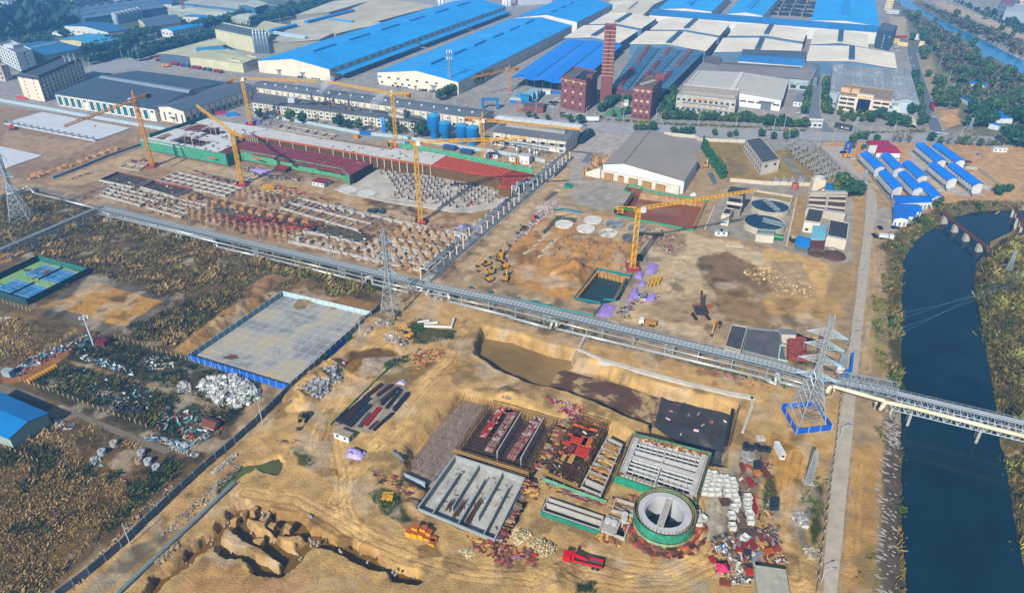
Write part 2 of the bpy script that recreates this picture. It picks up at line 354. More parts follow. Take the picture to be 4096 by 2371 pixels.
zn([PL('C1','0,790 150,740 640,500 720,510 620,620 200,840 90,860 0,850')],'a06a3c',1,1.5)
zn([PL('C1','610,600 700,620 1200,780 1700,950 2200,1110 2180,1130 1500,930 1000,760 620,640')],'9a8259',.8,1)
DIRT='caa66e'
zn([PL('C2','1400,100 1600,0 1900,60 2520,260')+PL('C3','500,420 1500,620 2300,830')+PL('C4','500,900 720,950 700,1454')+PL('D4','600,200 480,1454')+PL('D3','2000,1500 0,1500')+PL('D2','0,1500')+PL('D1','1000,1500 500,1480 2280,0')+PL('C2','0,1250 900,450')],DIRT,1.5,1.5)
zn([PL('D1','800,1454 1200,1040 1640,830 1600,950 1000,1454')],'a39277',1,1)
zn([PL('D1','1640,830 2000,430 2450,0 2520,0 2200,320 1750,750')],'b79466',1,2)
zn([PL('C2','850,700 950,540 1200,520 1400,560 1380,640 1080,820 930,780')],'82612f',1,1.5)
zn([PL('C2','1050,640 1390,590 1330,660 1030,770')],'aa9a86',.6,1)
zn([PL('C2','1150,800 1300,700 1500,590 1450,700 1820,620 1700,720 1500,860 1240,860')],'8f7747',1,2)
zn([PL('C2','1470,260 1700,300 1950,340 1940,420 1800,440 1530,480 1540,340')],'5d5a30',1,2)
zn([PL('C2','760,1260 1030,980 1240,850 1500,900 1350,1150 1130,1330 940,1320')],'a59a86',.5,.5)
zn([PL('C2','1750,780 1900,640 2050,700 1900,780')],'a37d48',1,2,.7)
zn([PL('D2','1070,470 1250,440 1420,520 1440,640 1500,750 1420,780 1250,700 1150,560')],'4f4e22',1,1.5)
zn([PL('D2','530,230 820,240 850,330 640,320')],'94703a',1,1.5)
zn([PL('D2','360,50 450,40 580,150 560,230 440,200')],'5c5a2c',1,1.5)
zn([PL('D2','1550,1000 1750,960 1800,1080 1600,1100')],'8d6e43',1,1.5)
zn([PL('D2','0,560 350,590 900,860 1300,1130 1200,1180 700,960 0,660')],'a6804c',1.5,2,.7)
zn([PL('D2','100,1320 640,1360 700,1454 100,1454')],'c99c74',2,3,.6)
zn([PL('D1','1900,1100 2520,1280 2520,1454 1750,1454')],'c19660',2,3,.8)
for q in ('760,100 1000,420 1080,470 880,350 700,60','880,440 950,700 1040,860 960,900 860,640','300,450 600,560 780,700 600,640 320,520'): zn([PL('D2',q)],'d0aa74',1,1.5,.7)
zn([PL('C2','1880,480 2100,330 2200,280 2050,440 1880,640 1760,760 1500,1050 1350,1330 1290,1300 1480,980 1700,740')],'cfa86f',1,1.5,.75)
zn([PL('D3','1000,1060 1600,1100 1850,850 2000,900 1900,1200 1500,1400 900,1380')],'cda76e',2,3,.7)
zn([PL('E7','100,220 260,230 240,520 150,600 90,560 100,400')],'b0a897',1,1.5,.9)
zn([PL('E7','240,200 290,90 420,60 400,250 330,480 380,720 480,760 300,720 140,600 220,480')],'8d7c68',1,1.5,.9)
zn([PL('E7','270,130 340,110 350,200 290,200')],'b6b4ac',.7,1)
zn([PL('E7','395,270 440,240 500,450 480,470 380,440')],'5f5a2e',1,1.5)
zn([PL('E7','590,330 690,290 690,520 640,600 620,480 560,400')],'4b4f23',1,1.5)
zn([PL('E7','560,400 600,410 600,560 620,640 580,620 540,480')],'a89a84',1,1)
zn([PL('D3','0,700 110,640 120,720 0,790')],'a99f92',1,1)
zn([PL('D3','600,1330 820,1330 840,1454 640,1454')],'555a28',1,1.5)
zn([PL('D3','1740,1340 1930,1330 1930,1454 1750,1454')],'b5a384',1,1)
zn([PL('B2','1880,1250 2500,640')+PL('B3','540,220 620,60 870,-40 1000,60 700,290 620,350 470,560 150,800 0,930')+PL('B2','2300,1150 2040,1300')],'c4aa84',1.5,2)
zn([PL('A3','700,1260 1200,1300 1100,1454 700,1700 560,1800 620,1454')],'b5ada3',2,2)
zn([PL('B3','150,760 300,560 480,480 480,580 400,680 270,780 50,930 -100,1050 -80,960')],'c5b3ab',1,2)
zn([PL('B3','540,320 680,300 900,320 1500,420 1400,440 1150,390 1100,420 1190,440 1050,600 900,600 640,540 600,500')],'b3a898',1.5,2)
zn([PL('B3','780,370 1100,370 1090,430 980,600 620,540')],'a8a196',1,2,.8)
zn([PL('B3','0,930 470,560 560,640 900,640 1100,700 1300,750 1290,1180 840,1180 620,1500 0,1330')],'c9985a',1.5,2)
zn([PL('B3','600,620 1250,720 1260,900 1000,900 850,860 700,880')],'ccb08a',1.5,2.5,.8)
zn([PL('B3','1350,780 1640,800 1780,830 2300,960 2520,1080 2520,1454 1500,1454 1480,1150 1300,1100')],'d6bf98',2,2)
zn([PL('B3','1780,1060 2100,1010 2200,1080 2520,1200 2520,1454 2000,1454 1830,1200')],'8d7450',2,4)
zn([PL('B3','1500,1100 1780,1060 1850,1250 2000,1454 1500,1454')+PL('C3','1250,160 2000,350 2100,500 1100,250')],'d2b98e',2,3,.8)
zn([PL('B4','0,960 400,1010 640,1130 560,1200 250,1060 0,1040')],'d8b47a',1.5,2)
zn([PL('C3','1900,0 2520,0 2520,330 2100,250 1980,180')]+[],'97794f',2,3,.8)
zn([PL('B4','0,1000 300,1060 620,1160 640,1320 600,1454 500,1454 480,1300 360,1120 0,1080')],'d9b377',1.5,2)
zn([PL('C4','0,0 700,0 760,200 560,230 0,180')],'c9a263',1.5,3,.8)
zn([PL('E7','400,50 700,90 590,300 540,420 520,560 480,420 440,150')],'c99b56',1.5,2)
zn([PL('B3','1380,820 1700,830 1720,960 1640,1060 1400,1000')],'8c7860',1.5,3,.7)
zn([PL('B3','1250,950 1320,930 1400,1450')+PL('C3','1050,200 900,220 1050,40 1180,0')],'b3a48d',1,1)
zn([PL('B3','1890,810 2000,560 2150,380 2400,300 2520,330')+PL('B4','870,500 880,1100 760,1130 200,1000 0,940')+PL('B3','2380,920')],'aaa192',1,.8)
zn([PL('B4','250,500 420,420 400,700 250,1000 210,930 300,600')],'b59567',1.2,1)
zn([PL('B4','800,500 885,505 870,1090 770,1110 800,800')],'b3aa9a',1,.6)
zn([PL('B4','885,430 990,450 930,900 890,1454 770,1454 860,1130')],'c29f6b',1.2,1)
zn([PL('B4','600,1300 760,1200 850,1150 820,1454 600,1454')],'a88a58',1.5,2,.7)
zn([PL('A3','1850,1350 2290,1400')+PL('B3','2520,330 2110,330 1950,100 1870,-30')],'a18a55',1.5,1.5)
zn([PL('B3','2100,100 2280,160 2300,260 2150,280')],'84705a',1.5,3,.7)
zn([PL('A4','0,1454 500,1454')+PL('B4','760,290 620,340 0,350')],'a38c4e',1.5,1.5)
zn([PL('B4','170,100 220,80 400,290 480,320 440,340 340,300')],'8d8c86',.6,.5)
zn([PL('B4','200,0 560,0 740,260 500,300 220,80')],'8a7a50',1.5,2,.8)
zn([PL('A4','600,1370 2520,1400')+PL('B4','2520,500 1900,520 1700,560 1300,840 1050,840 1090,600 1250,560 960,260 560,0')],'cfa879',1.5,1.5)
zn([PL('B4','880,90 960,60 1300,480 1620,520 1600,590 1520,640 1250,560')],'bfb7a8',1,.6)
zn([PL('B4','1380,0 1500,20 1980,480 1830,440 1580,420 1700,400 1500,250 1330,150 1440,100')],'c4bdb0',1,.6)
zn([PL('B4','1700,400 2150,440 2150,470 1830,440')],'c2bbae',1,.6)
zn([PL('B4','2000,250 2240,400 2130,420 1900,220')],'cfc8ba',1,.5)
zn([PL('B4','1090,590 1250,590 1250,700 1340,790 1300,840 1070,790')],'b7ada0',1,.5)
zn([PL('B4','1100,960 1240,850 1380,760 1700,570 1900,520 2520,520 2520,620 2100,620 1840,680 1640,780 1500,870 1400,1000 1370,1454 1180,1454 1200,1000')],'776c4c',2,3)
zn([PL('C4','1180,0 1380,0 1380,900 1250,900 1190,800 1210,400')],'6a6145',1.5,2)
zn([PL('C4','1030,0 1180,0 1180,800 1060,700 1050,300')],'a08c55',1.5,3,.9)
zn([PL('C4','1180,1110 1340,1110 1380,1454')+PL('D4','1390,0 1390,1454 1040,1454 1100,1000 1160,0')],'6b5f50',1.5,2)
zn([PL('D4','860,0 1150,0 1130,300 1100,900 1030,1454 740,1454 830,700')],'bd965d',1.5,2)
zn([PL('D4','900,1000 1090,980 1100,1454 850,1454')],'8c7a50',1.5,3,.7)
zn([PL('B4','2040,1040 2190,1000 2200,900 2520,780 2700,780 2700,1454 2050,1454')+PL('C4','2100,0 2700,0 2700,1454 2290,1454 2250,1080')+PL('D4','2330,100 2700,0 2700,1454 2560,1454')],'77693f',2,4)
SLABS=[]
def hf(X,Y):
 h=np.zeros(X.shape)
 n1=fbm(X,Y,3.,4,11)-.5;n2=fbm(X,Y,14.,3,5)-.5
 return n1,n2
def make_ground():
 py=np.concatenate([np.arange(3300,2400,-30),np.arange(2400,400,-3.1),np.arange(400,-300,-5.),np.arange(-300,-440,-10)])
 b=(py-1185)/F;k=HC/(st+b*ct);Yr=(ct-b*st)*k
 u=np.linspace(-1.3,1.3,1060)
 Yg=np.repeat(Yr[:,None],len(u),1);Xg=Yg*u[None,:]
 X=Xg.ravel();Y=Yg.ravel();nz=(fbm(X,Y,5.,4,3)-.5)*2;nz2=(fbm(X,Y,5.,4,33)-.5)*2
 fine=fbm(X,Y,1.6,3,8)-.5;big=fbm(X,Y,40.,4,21)-.5
 col=np.tile(np.array(lin('b49a76')),(X.size,1))
 rough=np.zeros(X.size)
 for polys,c,fe,wo,al in ZC:
  for p in polys:
   m=inbox(p,X,Y,fe+wo+1)
   x=X[m];y=Y[m];s=sdist(p,x,y)+nz[m]*wo
   a=np.clip(s/fe+.5,0,1)*al
   col[m]=col[m]*(1-a[:,None])+np.array(c)[None]*a[:,None]
 tone=1+.30*big+.55*fine*.5+.22*nz*.6
 col*=tone[:,None]
 h=np.zeros(X.size)
 W=PL('O','0,460 350,440 900,400 1330,480 1480,520 2080,780 2030,1459 150,1459')
 m=inbox(W,X,Y,5);wgt=np.zeros(X.size);wgt[m]=np.clip(sdist(W,X[m],Y[m])/6,0,1)
 h+=wgt*((fbm(X,Y,4.,4,71)-.5)*.55+(fbm(X,Y,18.,3,72)-.5)*.5)
 for p,per,am in ((PL('B2','300,1000 700,820 1100,900 1450,700 2100,880 1650,1250 1000,1100 350,930')+[],6.,1.3),(PL('B1','1000,470 1500,420 2520,640')+PL('B2','0,640 450,820 330,930 -400,760'),5.,1.3),(PL('E1','1150,1080 1320,950 2000,1050 2000,1180 1750,1230'),5.,1.2),(PL('B2','1430,740 2050,850 1640,1200 1100,1090'),6.,1.),(PL('E1','1640,210 1760,170 2520,320 2520,380')+PL('E2','0,30 0,-10 200,30'),6.,1.2)):
  m=inbox(p,X,Y,0);s=np.clip(sdist(p,X[m],Y[m])/2,0,1);a=X[m]*UA.x+Y[m]*UA.y;b_=X[m]*VA.x+Y[m]*VA.y
  h[m]+=s*am*np.clip(np.sin(a*6.283/per+nz[m])*np.sin(b_*6.283/per+nz2[m])*1.6,-.4,1)
 for p,d,sw,wo in PITS:
  m=inbox(p,X,Y,sw+wo+1);s=sdist(p,X[m],Y[m])+nz2[m]*wo
  a=np.clip((s+sw*.2)/sw,0,1);a=a*a*(3-2*a)
  h[m]=np.minimum(h[m],h[m]*(1-a)-d*a)
 for p,hw,d in TR:
  m=inbox(p,X,Y,hw+5);s=hw-pathdist(p,X[m],Y[m])+nz2[m]*2.2
  a=np.clip(s/1.3,0,1);h[m]=np.minimum(h[m],h[m]*(1-a)-d*a)
 for t,mx,my,r,hh,el in MOUNDS:
  c=G(t,mx,my);dx=X-c.x;dy=Y-c.y;m=(abs(dx)<r*el*1.6)&(abs(dy)<r*el*1.6)
  a=dx[m]*VA.x+dy[m]*VA.y;b_=dx[m]*UA.x+dy[m]*UA.y
  rr=np.hypot(a/(r*el),b_/r)+nz2[m]*.25
  h[m]+=hh*np.clip(1-rr,0,1)**.8*(1+.5*fine[m])
 for p in (RIVER,CANAL):
  m=inbox(p,X,Y,14);s=sdist(p,X[m],Y[m])+nz[m]*1.2
  a=np.clip((s+7)/8,0,1);a=a*a*(3-2*a);h[m]=h[m]*(1-a)-5*a
 for p in TRK:
  m=inbox(p,X,Y,6);d=pathdist(p,X[m],Y[m])+nz[m]*.7;a=np.clip((4.4-d)/2,0,1);ru=np.abs((d/1.9+.3)%1-.5)*2
  col[m]*=(1+.2*a-.38*a*(ru>.66)*np.clip(fine[m]*3+nz2[m]*2+.7,0,1))[:,None];h[m]-=a*.1*(ru>.66)
 sp=np.clip((fbm(X,Y,7.,4,131)-.56)*9,0,1)*wgt;col*=(1-.42*sp)[:,None]
 sp=np.clip((fbm(X,Y,9.,4,141)-.58)*9,0,1)*wgt;col=col*(1-.5*sp[:,None])+np.array([.36,.29,.2])*.5*sp[:,None]
 col=np.clip(col,.004,.9)
 co_=np.stack([X,Y,h],1)
 nr,nc=Yg.shape;i=np.arange(nr*nc).reshape(nr,nc)
 f=np.stack([i[:-1,:-1].ravel(),i[:-1,1:].ravel(),i[1:,1:].ravel(),i[1:,:-1].ravel()],1)
 g=joinmesh('ground',co_,f,MV('soil',bump=1.,scale=1.7,var=.42),col)
 tag(g,kind='structure')
 g.data.polygons.foreach_set('use_smooth',[True]*len(f))
make_ground()
# water
def water(name,poly,z,c,rough=.06,var=.3):
 m=MB();m.sheet([(p[0],p[1]) for p in poly],z)
 o=ST(name,m,M(c,rough,var,.05,0,'n'))
 mt=o.data.materials[0];n=mt.node_tree;w_=n.nodes.new('ShaderNodeTexNoise');w_.inputs['Scale'].default_value=.9;n.nodes['Principled BSDF'].inputs['Specular IOR Level'].default_value=.14;w_.inputs['Detail'].default_value=4;bp=n.nodes.new('ShaderNodeBump');bp.inputs['Strength'].default_value=.12;bp.inputs['Distance'].default_value=.3;n.links.new(n.nodes['Texture Coordinate'].outputs['Object'],w_.inputs['Vector']);n.links.new(w_.outputs[0],bp.inputs['Height']);n.links.new(bp.outputs[0],n.nodes['Principled BSDF'].inputs['Normal'])
 if o.data.polygons[0].normal.z<0: o.data.flip_normals()
 return o
def grow(poly,d):
 c=sum((V((p[0],p[1],0)) for p in poly),V())/len(poly)
 return [V((p[0],p[1],0))+(V((p[0],p[1],0))-c).normalized()*d for p in poly]
def inner(poly,z): return poly
water('river',[G('B4',2900,590,-3)]+RIVER[1:10]+[p+V((-1.5,0,0)) for p in RIVER[10:17]]+RIVER[17:-1]+[G('B4',2900,690,-3)],-3,'05303e',.12,.35)
water('canal_water',CANAL,-3,'1c84b8',.15,.2)
water('flooded_pit_water',PL('B3','1160,430 1290,400 1290,430 1910,520 1785,815 1020,670'),-3.1,'93542a',.12,.25)
water('pool_water',PL('B3','830,1190 1190,1245 1160,1300')+PL('C3','1070,45 870,95 625,45'),-2.6,'2f4444',.08,.2)
water('pit_water',PL('C2','2090,500 2180,280 2520,350')+PL('C3','330,450 640,520 660,600 470,640 330,860 0,770'),-5.05,'94794a',.25,.4)
water('pit_mud_water',PL('C3','440,600 1150,780 1500,900 1900,1000 1700,1110 1330,1180 900,1050 330,820'),-5.2,'5e4330',.12,.5).data.materials[0]=M3(['4c3524','5e4330','64493a','b59a6c'],.06,(.3,.44,.5,.55))
water('roadside_pond',PL('D1','2100,480 2100,340 2330,180 2520,150')+PL('D2','370,30 330,330 0,330')+PL('D1','2270,470'),-.95,'5d6136',.12,.2)
water('trench_water',PL('D1','1300,1520 2100,480 2520,420')+PL('D2','560,700 1000,850 1650,1200 1700,1400 1400,1440 700,1300 250,1440 -500,1400 -900,1520'),-2.75,'7d5f2c',.1,.3)
for nm,t,q in (('puddle','B2','2040,1350 2100,1310 2170,1360 2090,1385'),('puddle','B2','2220,1380 2300,1345 2370,1400 2260,1435'),('puddle','C3','30,5 120,-10 130,45 40,50'),('puddle','C3','180,40 250,20 330,65 260,95 190,75'),('puddle','C3','320,65 430,65 440,110 330,105'),('puddle','C3','450,100 600,115 860,180 820,220 470,140')):
 water(nm,PL(t,q),-.45,'3f6f68',.1,.2)
water('ditch_water',PL('C4','140,300 280,310 430,385 560,430 550,475 370,460 310,410'),-.6,'14242c',.1,.2)
water('ditch_water',PL('E8','680,730 775,630 860,650 720,760'),-1.2,'6a6144',.15,.2)
water('seepage_water',PL('B2','400,700 860,740 1210,830 1130,910 960,950 540,850'),-.85,'5d5b45',.25,.5)
water('seepage_water',PL('E1','560,1020 1150,1120 2280,1400 2200,1460 1250,1430 880,1270 540,1100'),-.9,'6f6650',.3,.5)
water('seepage_water',PL('B3','430,620 640,610 680,740 520,740 430,780 330,850 290,800'),-1.,'545a3c',.2,.3)
pm=MB();pm.P(PL('C3','1480,950 1600,925 2100,1015 2205,1050 2120,1420',-4.9)+PL('D3','2060,200 1900,180 1500,-100',-4.9)+PL('C3','1400,1260',-4.9),-5.6,-4.9)
ST('pit_floor_slab',pm,M3(['333436','47484a','6d665c'],.09,(.35,.55,.66)))
pm=MB()
c0=[G('C3',*q,-4.85) for q in ((1480,950),(2190,1055),(2120,1400),(1420,1240))]
for i in range(1,46):
 t=i/46
 pm.bar(c0[0].lerp(c0[1],t),c0[3].lerp(c0[2],t),.04,3)
 if i%2: pm.bar(c0[0].lerp(c0[3],t),c0[1].lerp(c0[2],t),.04,3)
SO('reinforcement_mat',pm,M('3a302a'),'grid mat of dark reinforcing bars covering the black end of the big excavation','rebar mat',kind='stuff')
# roads
def strip(name,L_,R_,z,m,kb=None):
 mb=MB();n=len(L_)
 mb.add([(p[0],p[1],z) for p in L_]+[(p[0],p[1],z) for p in R_],[(i,n+i,n+i+1,i+1) for i in range(n-1)])
 o=ST(name,mb,m)
 if o.data.polygons[0].normal.z<0: o.data.flip_normals()
 return o
ROADL=PL('A3','-900,960 0,1125 500,1165 1000,1195 1600,1225 2400,1262')+PL('A4','0,1268 800,1288 1600,1300 2000,1318 2600,1345')
ROADR=PL('A3','-900,1010 0,1135 500,1200 1000,1290 1600,1315 2400,1340')+PL('A4','0,1345 800,1368 1600,1385 2000,1400 2600,1425')
strip('main_road',ROADL,ROADR,.12,M('a9aaaa',.85,.18,.15))
def strip2(name,path,wd,z,m):
 L_=[];R_=[]
 for i,p in enumerate(path):
  a=path[max(0,i-1)];b=path[min(len(path)-1,i+1)];d=(b-a).normalized();n=Z.cross(d)*wd/2
  L_.append(p+n);R_.append(p-n)
 return strip(name,R_,L_,z,m)
def MK(mb,path,wd,z,dash=0,gap=0):
 for a,b in zip(path,path[1:]):
  d=b-a;L=d.length;d.normalize();n=Z.cross(d)*wd/2;t=0
  while t<L:
   e=min(L,t+(dash or L));p=a+d*t;q=a+d*e
   mb.sheet([p-n,q-n,q+n,p+n],z);t=e+gap
   if not dash: break
mk=MB();mid=[a.lerp(b,.5) for a,b in zip(ROADL,ROADR)]
MK(mk,mid[1:],.35,.14,6,6)
for a in (.06,.94): MK(mk,[p.lerp(q,a) for p,q in zip(ROADL[1:],ROADR[1:])],.25,.14)
ST('road_markings',mk,M('d9d8d2',.7,.2))
strip('side_road',PL('A4','1385,455 1395,540 1430,660 1500,860 1560,1080 1620,1300'),PL('A4','1510,455 1475,530 1525,700 1580,860 1650,1080 1735,1300'),.08,M('6d7580',.85,.15,.3))
kb=MB();kb.W(PL('A4','1515,470 1480,525 1530,700 1585,860 1655,1080 1730,1260'),0,.5,.6);kb.W(PL('A4','1380,460 1390,540 1425,660 1440,730'),0,.5,.6)
ST('side_road_kerb',kb,M('b9b5aa'))
mk=MB()
for i in range(12):
 t=i/11;a=G('A4',1625,1275).lerp(G('A4',1790,1300),t);mk.sheet([a+V((-.4,-2,0)),a+V((.4,-2,0)),a+V((.4,2,0)),a+V((-.4,2,0))],.145)
ST('zebra_crossing',mk,M('e0dfd8'))
strip('factory_lane',PL('A4','470,690 470,800 440,1000 430,1130 590,1300'),PL('A4','560,720 545,800 530,1000 545,1130 700,1300'),.06,M('7c848e',.85,.15,.3))
strip('riverside_road',PL('B4','545,-10 730,150 930,300 1000,400 985,600 975,760 930,1100 893,1454')+PL('C4','820,500 770,1000')+PL('D4','690,0 620,750 550,1454 530,1700'),PL('B4','760,-10 800,90 960,280 1085,450 1100,600 1065,760 1030,1050 985,1454')+PL('C4','925,560 885,1000')+PL('D4','850,0 775,750 705,1454 680,1700'),.07,M('bdb3a2',.85,.2,.3))
strip('service_path',PL('C1','0,860 260,930 520,1040 700,1110 1000,1230 1400,1390 1700,1500'),PL('C1','0,940 230,1000 480,1070 660,1140 960,1280 1300,1420 1600,1540'),.08,M('7c7263',.9,.2,.5))
strip('west_access_road',PL('A1','830,690 1000,600 1290,560 1500,600'),PL('A1','900,740 1100,690 1350,660 1500,670'),.08,M('a3a5a6',.9,.15,.3))
strip('factory_street',PL('A1','0,960 500,1030 900,1100 1700,1225 1900,1290'),PL('A1','0,1010 450,1080 900,1155 1650,1275 1850,1330'),.06,M('a2a09c',.9,.15,.3))
strip('lower_rack_road',PL('B1','330,370 600,430 1200,590 1800,760 2520,930')+PL('B2','600,1060 1200,1200 1700,1320')+PL('C3','0,20 800,200 1600,400 2100,520'),PL('B1','300,420 560,470 1160,640 1780,800 2520,980')+PL('B2','600,1095 1200,1240 1700,1365')+PL('C3','0,55 800,235 1600,440 2080,560'),.1,M('8a8076',.9,.25,.5))
# building helpers
DARKGLASS='2c4a60'
def cen(q): return sum(q,V((0,0,0)))/len(q)
def wins(par,a,b,n,z,w,h,col=DARKGLASS,m0=.5,out=.05,frame=None,name='window',skip=()):
 """n windows along the wall a->b (outside on the right-hand side), each its own part"""
 a=V((a[0],a[1],0));b=V((b[0],b[1],0));d=b-a;L=d.length;d.normalize();nn=V((d.y,-d.x,0));org=rootloc(par);base=None
 for i in range(n):
  if i in skip: continue
  p=a+d*(L*(i+m0)/(n-1+2*m0))
  if base is None:
   mb=MB()
   q=[V((0,0,0))-d*w/2,V((0,0,0))+d*w/2]
   mb.X([q[0]-nn*.1,q[1]-nn*.1,q[1]+nn*out,q[0]+nn*out],[v+Z*h for v in (q[0]-nn*.1,q[1]-nn*.1,q[1]+nn*out,q[0]+nn*out)])
   o=mb.B(name,M(col,.2,.3,.3));base=o
  else:
   o=base.copy();C.objects.link(o)
  o.parent=par;o.location=(p.x-org.x,p.y-org.y,z-org.z)
def gable(t,q,h,rise,roof,wall,ov=.6,z0=0.,side=False,th=.3,mats=True,rname='roof'):
 """q: FL FR BR BL eave corners. side=False: gable faces FL-FR; side=True: the ridge runs parallel to FL-FR"""
 if side: a,b,c,d=q[3],q[0],q[1],q[2]
 else: a,b,c,d=q
 a,b,c,d=[V((p[0],p[1],h)) for p in (a,b,c,d)]
 m1=(a+b)/2+Z*rise;m2=(c+d)/2+Z*rise
 g=lambda p:V((p.x,p.y,z0))
 mb=MB();mb.add([g(a),g(b),g(c),g(d),a,b,c,d,m1,m2],[(0,1,5,8,4),(1,2,6,5),(2,3,7,9,6),(3,0,4,7)] if rise>0 else [(0,1,5,4),(1,2,6,5),(2,3,7,6),(3,0,4,7)])
 wl=mb.B('wall',M(*wall) if isinstance(wall,tuple) else M(wall,.8,.16,.12,0,'n'),t)
 al=(m2-m1).normalized()*ov
 def slab(e1,e2,r1,r2):
  s=(e1-r1);s=s.normalized()*ov;s.z-=0
  lo=[e1+s-al,e2+s+al,r2+al,r1-al];mb=[p+Z*.04 for p in lo];return mb,[p+Z*(.04+th) for p in lo]
 mb=MB()
 if rise>0:
  mb.X(*slab(a,d,m1,m2));x=slab(b,c,m1,m2);mb.X([x[0][i] for i in (3,2,1,0)],[x[1][i] for i in (3,2,1,0)])
 else:
  o=cen([a,b,c,d]);e=[p+(p-o).normalized()*ov+Z*.03 for p in (a,b,c,d)];mb.X(e,[p+Z*th for p in e])
 rf=mb.B(rname,M(*roof) if isinstance(roof,tuple) else M(roof,.5,.22,.045),t)
 return dict(a=a,b=b,c=c,d=d,m1=m1,m2=m2,roof=rf,wall=wl)
def ridgevents(G_,n,col,L=.6,w=2.2,h=1.3,t0=.05,t1=.95,name='ridge_vent'):
 m1,m2=G_['m1'],G_['m2'];x=(m2-m1).normalized();tot=(m2-m1).length
 for i in range(n):
  f=t0+(t1-t0)*(i+.5)/n;l=tot*(t1-t0)/n*L;p=m1.lerp(m2,f)
  mb=MB();mb.box(p-Z*.3,l,w,h,x=x)
  y=Z.cross(x);a=p-x*l/2-Z*.3+Z*h;b=p+x*l/2-Z*.3+Z*h
  mb.add([a-y*w*.65,a+y*w*.65,b+y*w*.65,b-y*w*.65,a+Z*.6,b+Z*.6],[(0,1,4),(1,2,5,4),(2,3,5),(3,0,4,5),(3,2,1,0)])
  mb.B(name,M(col,.5,.2,.2),G_['roof'])
def seams(G_,n,col,r=.12,t0=0.,t1=1.,sides=(0,1)):
 mb=MB();
 for sd_ in sides:
  e1,e2=(G_['a'],G_['d']) if sd_==0 else (G_['b'],G_['c'])
  for i in range(n):
   f=t0+(t1-t0)*(i+.5)/n
   a=e1.lerp(e2,f)+Z*.36;b=G_['m1'].lerp(G_['m2'],f)+Z*.36;mb.bar(a.lerp(b,.08),a.lerp(b,.9),r,4)
 mb.B('roof_seams',M(col,.6),G_['roof'])
def shed(name,label,q,h,rise,roof,wall,side=False,cat='warehouse',group=None,ov=.6,nv=0,vc='2f8fd8',ns=0,sc_='1c6fb0',**kw):
 c=cen([V((p[0],p[1],0)) for p in q]);t=TG(name,label,cat,c,group)
 g=gable(t,q,h,rise,roof,wall,ov,side=side,**{k:v for k,v in kw.items() if k in('z0','th')})
 if nv: ridgevents(g,nv,vc,**{k:v for k,v in kw.items() if k in('L','w','t0','t1')} | ({'h':kw['vh']} if 'vh' in kw else {}))
 if ns: seams(g,ns,sc_)
 return t,g
def door(t,a,b,f,w,h,col,hood=None,name='door'):
 d=(V((b[0]-a[0],b[1]-a[1],0)));L=d.length;d.normalize();n=V((d.y,-d.x,0));p=V((a[0],a[1],0))+d*L*f
 mb=MB();mb.X([p-d*w/2-n*.1,p+d*w/2-n*.1,p+d*w/2+n*.08,p-d*w/2+n*.08],[v+Z*h for v in (p-d*w/2-n*.1,p+d*w/2-n*.1,p+d*w/2+n*.08,p-d*w/2+n*.08)])
 o=mb.B(name,M(col,.7),t)
 if hood:
  mb=MB();k=w*.75;mb.X([p-d*k-n*.1+Z*(h+.3),p+d*k-n*.1+Z*(h+.3),p+d*k+n*1.8+Z*(h+.1),p-d*k+n*1.8+Z*(h+.1)],[v for v in (p-d*k-n*.1+Z*(h+.6),p+d*k-n*.1+Z*(h+.6),p+d*k+n*1.8+Z*(h+.3),p-d*k+n*1.8+Z*(h+.3))])
  mb.B('door_hood',M(hood,.7),o)
def block(name,label,q,h,wall,roof,cat='building',group=None,par=.8,parc=None,ro=0):
 """flat-roofed block with parapet"""
 c=cen([V((p[0],p[1],0)) for p in q]);t=TG(name,label,cat,c,group)
 Q=[V((p[0],p[1],0)) for p in q]
 mb=MB();mb.P(Q,0,h-.25);mb.B('wall',M(wall,.8,.16,.15),t)
 e=[p+(p-c).normalized()*ro for p in Q]
 mb=MB();mb.P(e,h-.25,h);rf=mb.B('roof',M(roof,.85,.35,.25),t)
 if par:
  mb=MB();i=[p+(c-p).normalized()*.35 for p in e];mb.W(i,h,par,.3,True);mb.B('parapet',M(parc or wall,.8),t)
 return t,Q
def Q4(*a):  # groups of (tile,x,y) at height a[0]
 return [G(t,x,y,a[0]) for t,x,y in a[1:]]
BL_='22a6f0';BLW='eee6cf'
# the blue warehouses
H1=11
q=Q4(H1,('A2',25,588),('A2',720,670),('A2',2430,62),('A2',1930,12))
t,g=shed('warehouse','long blue roofed warehouse with cream gable wall, left of the wide loading lane',q,H1,5.5,BL_,'efe7d0',nv=6,ns=34,sc_='1f74b4',L=.62,vh=1.6,w=2.6)
door(t,q[0],q[1],.29,4,5,'9aa0a2','d9d2bd');door(t,q[0],q[1],.62,4,5,'9aa0a2','d9d2bd')
for i,(f0,f1) in enumerate(((.02,.385),(.4,.68),(.69,.99))):
 a=q[1].lerp(q[2],f0);b=q[1].lerp(q[2],f1);n=V(((b-a).y,-(b-a).x,0)).normalized()
 mb=MB();mb.X([p+Z*z for p,z in ((a-Z*H1,6.2),(b-Z*H1,6.2),(b-Z*H1+n*9,5.2),(a-Z*H1+n*9,5.2))],[p+Z*z for p,z in ((a-Z*H1,6.5),(b-Z*H1,6.5),(b-Z*H1+n*9,5.5),(a-Z*H1+n*9,5.5))])
 cn=mb.B('canopy',M('36a4ec',.5,.15,.1),t);mb=MB()
 for k in range(9):
  p=a.lerp(b,k/8)-Z*H1+n*8;mb=MB();mb.bar(p,p+Z*5.3,.2);mb.B('post',M('8b8f90'),cn)
wins(t,q[1],q[2],30,7.6,6,2.2,'6f9aa8',name='wall_panel')
q=Q4(H1,('A2',1185,700),('A2',1970,795),('A3',600,250),('A3',8,185))
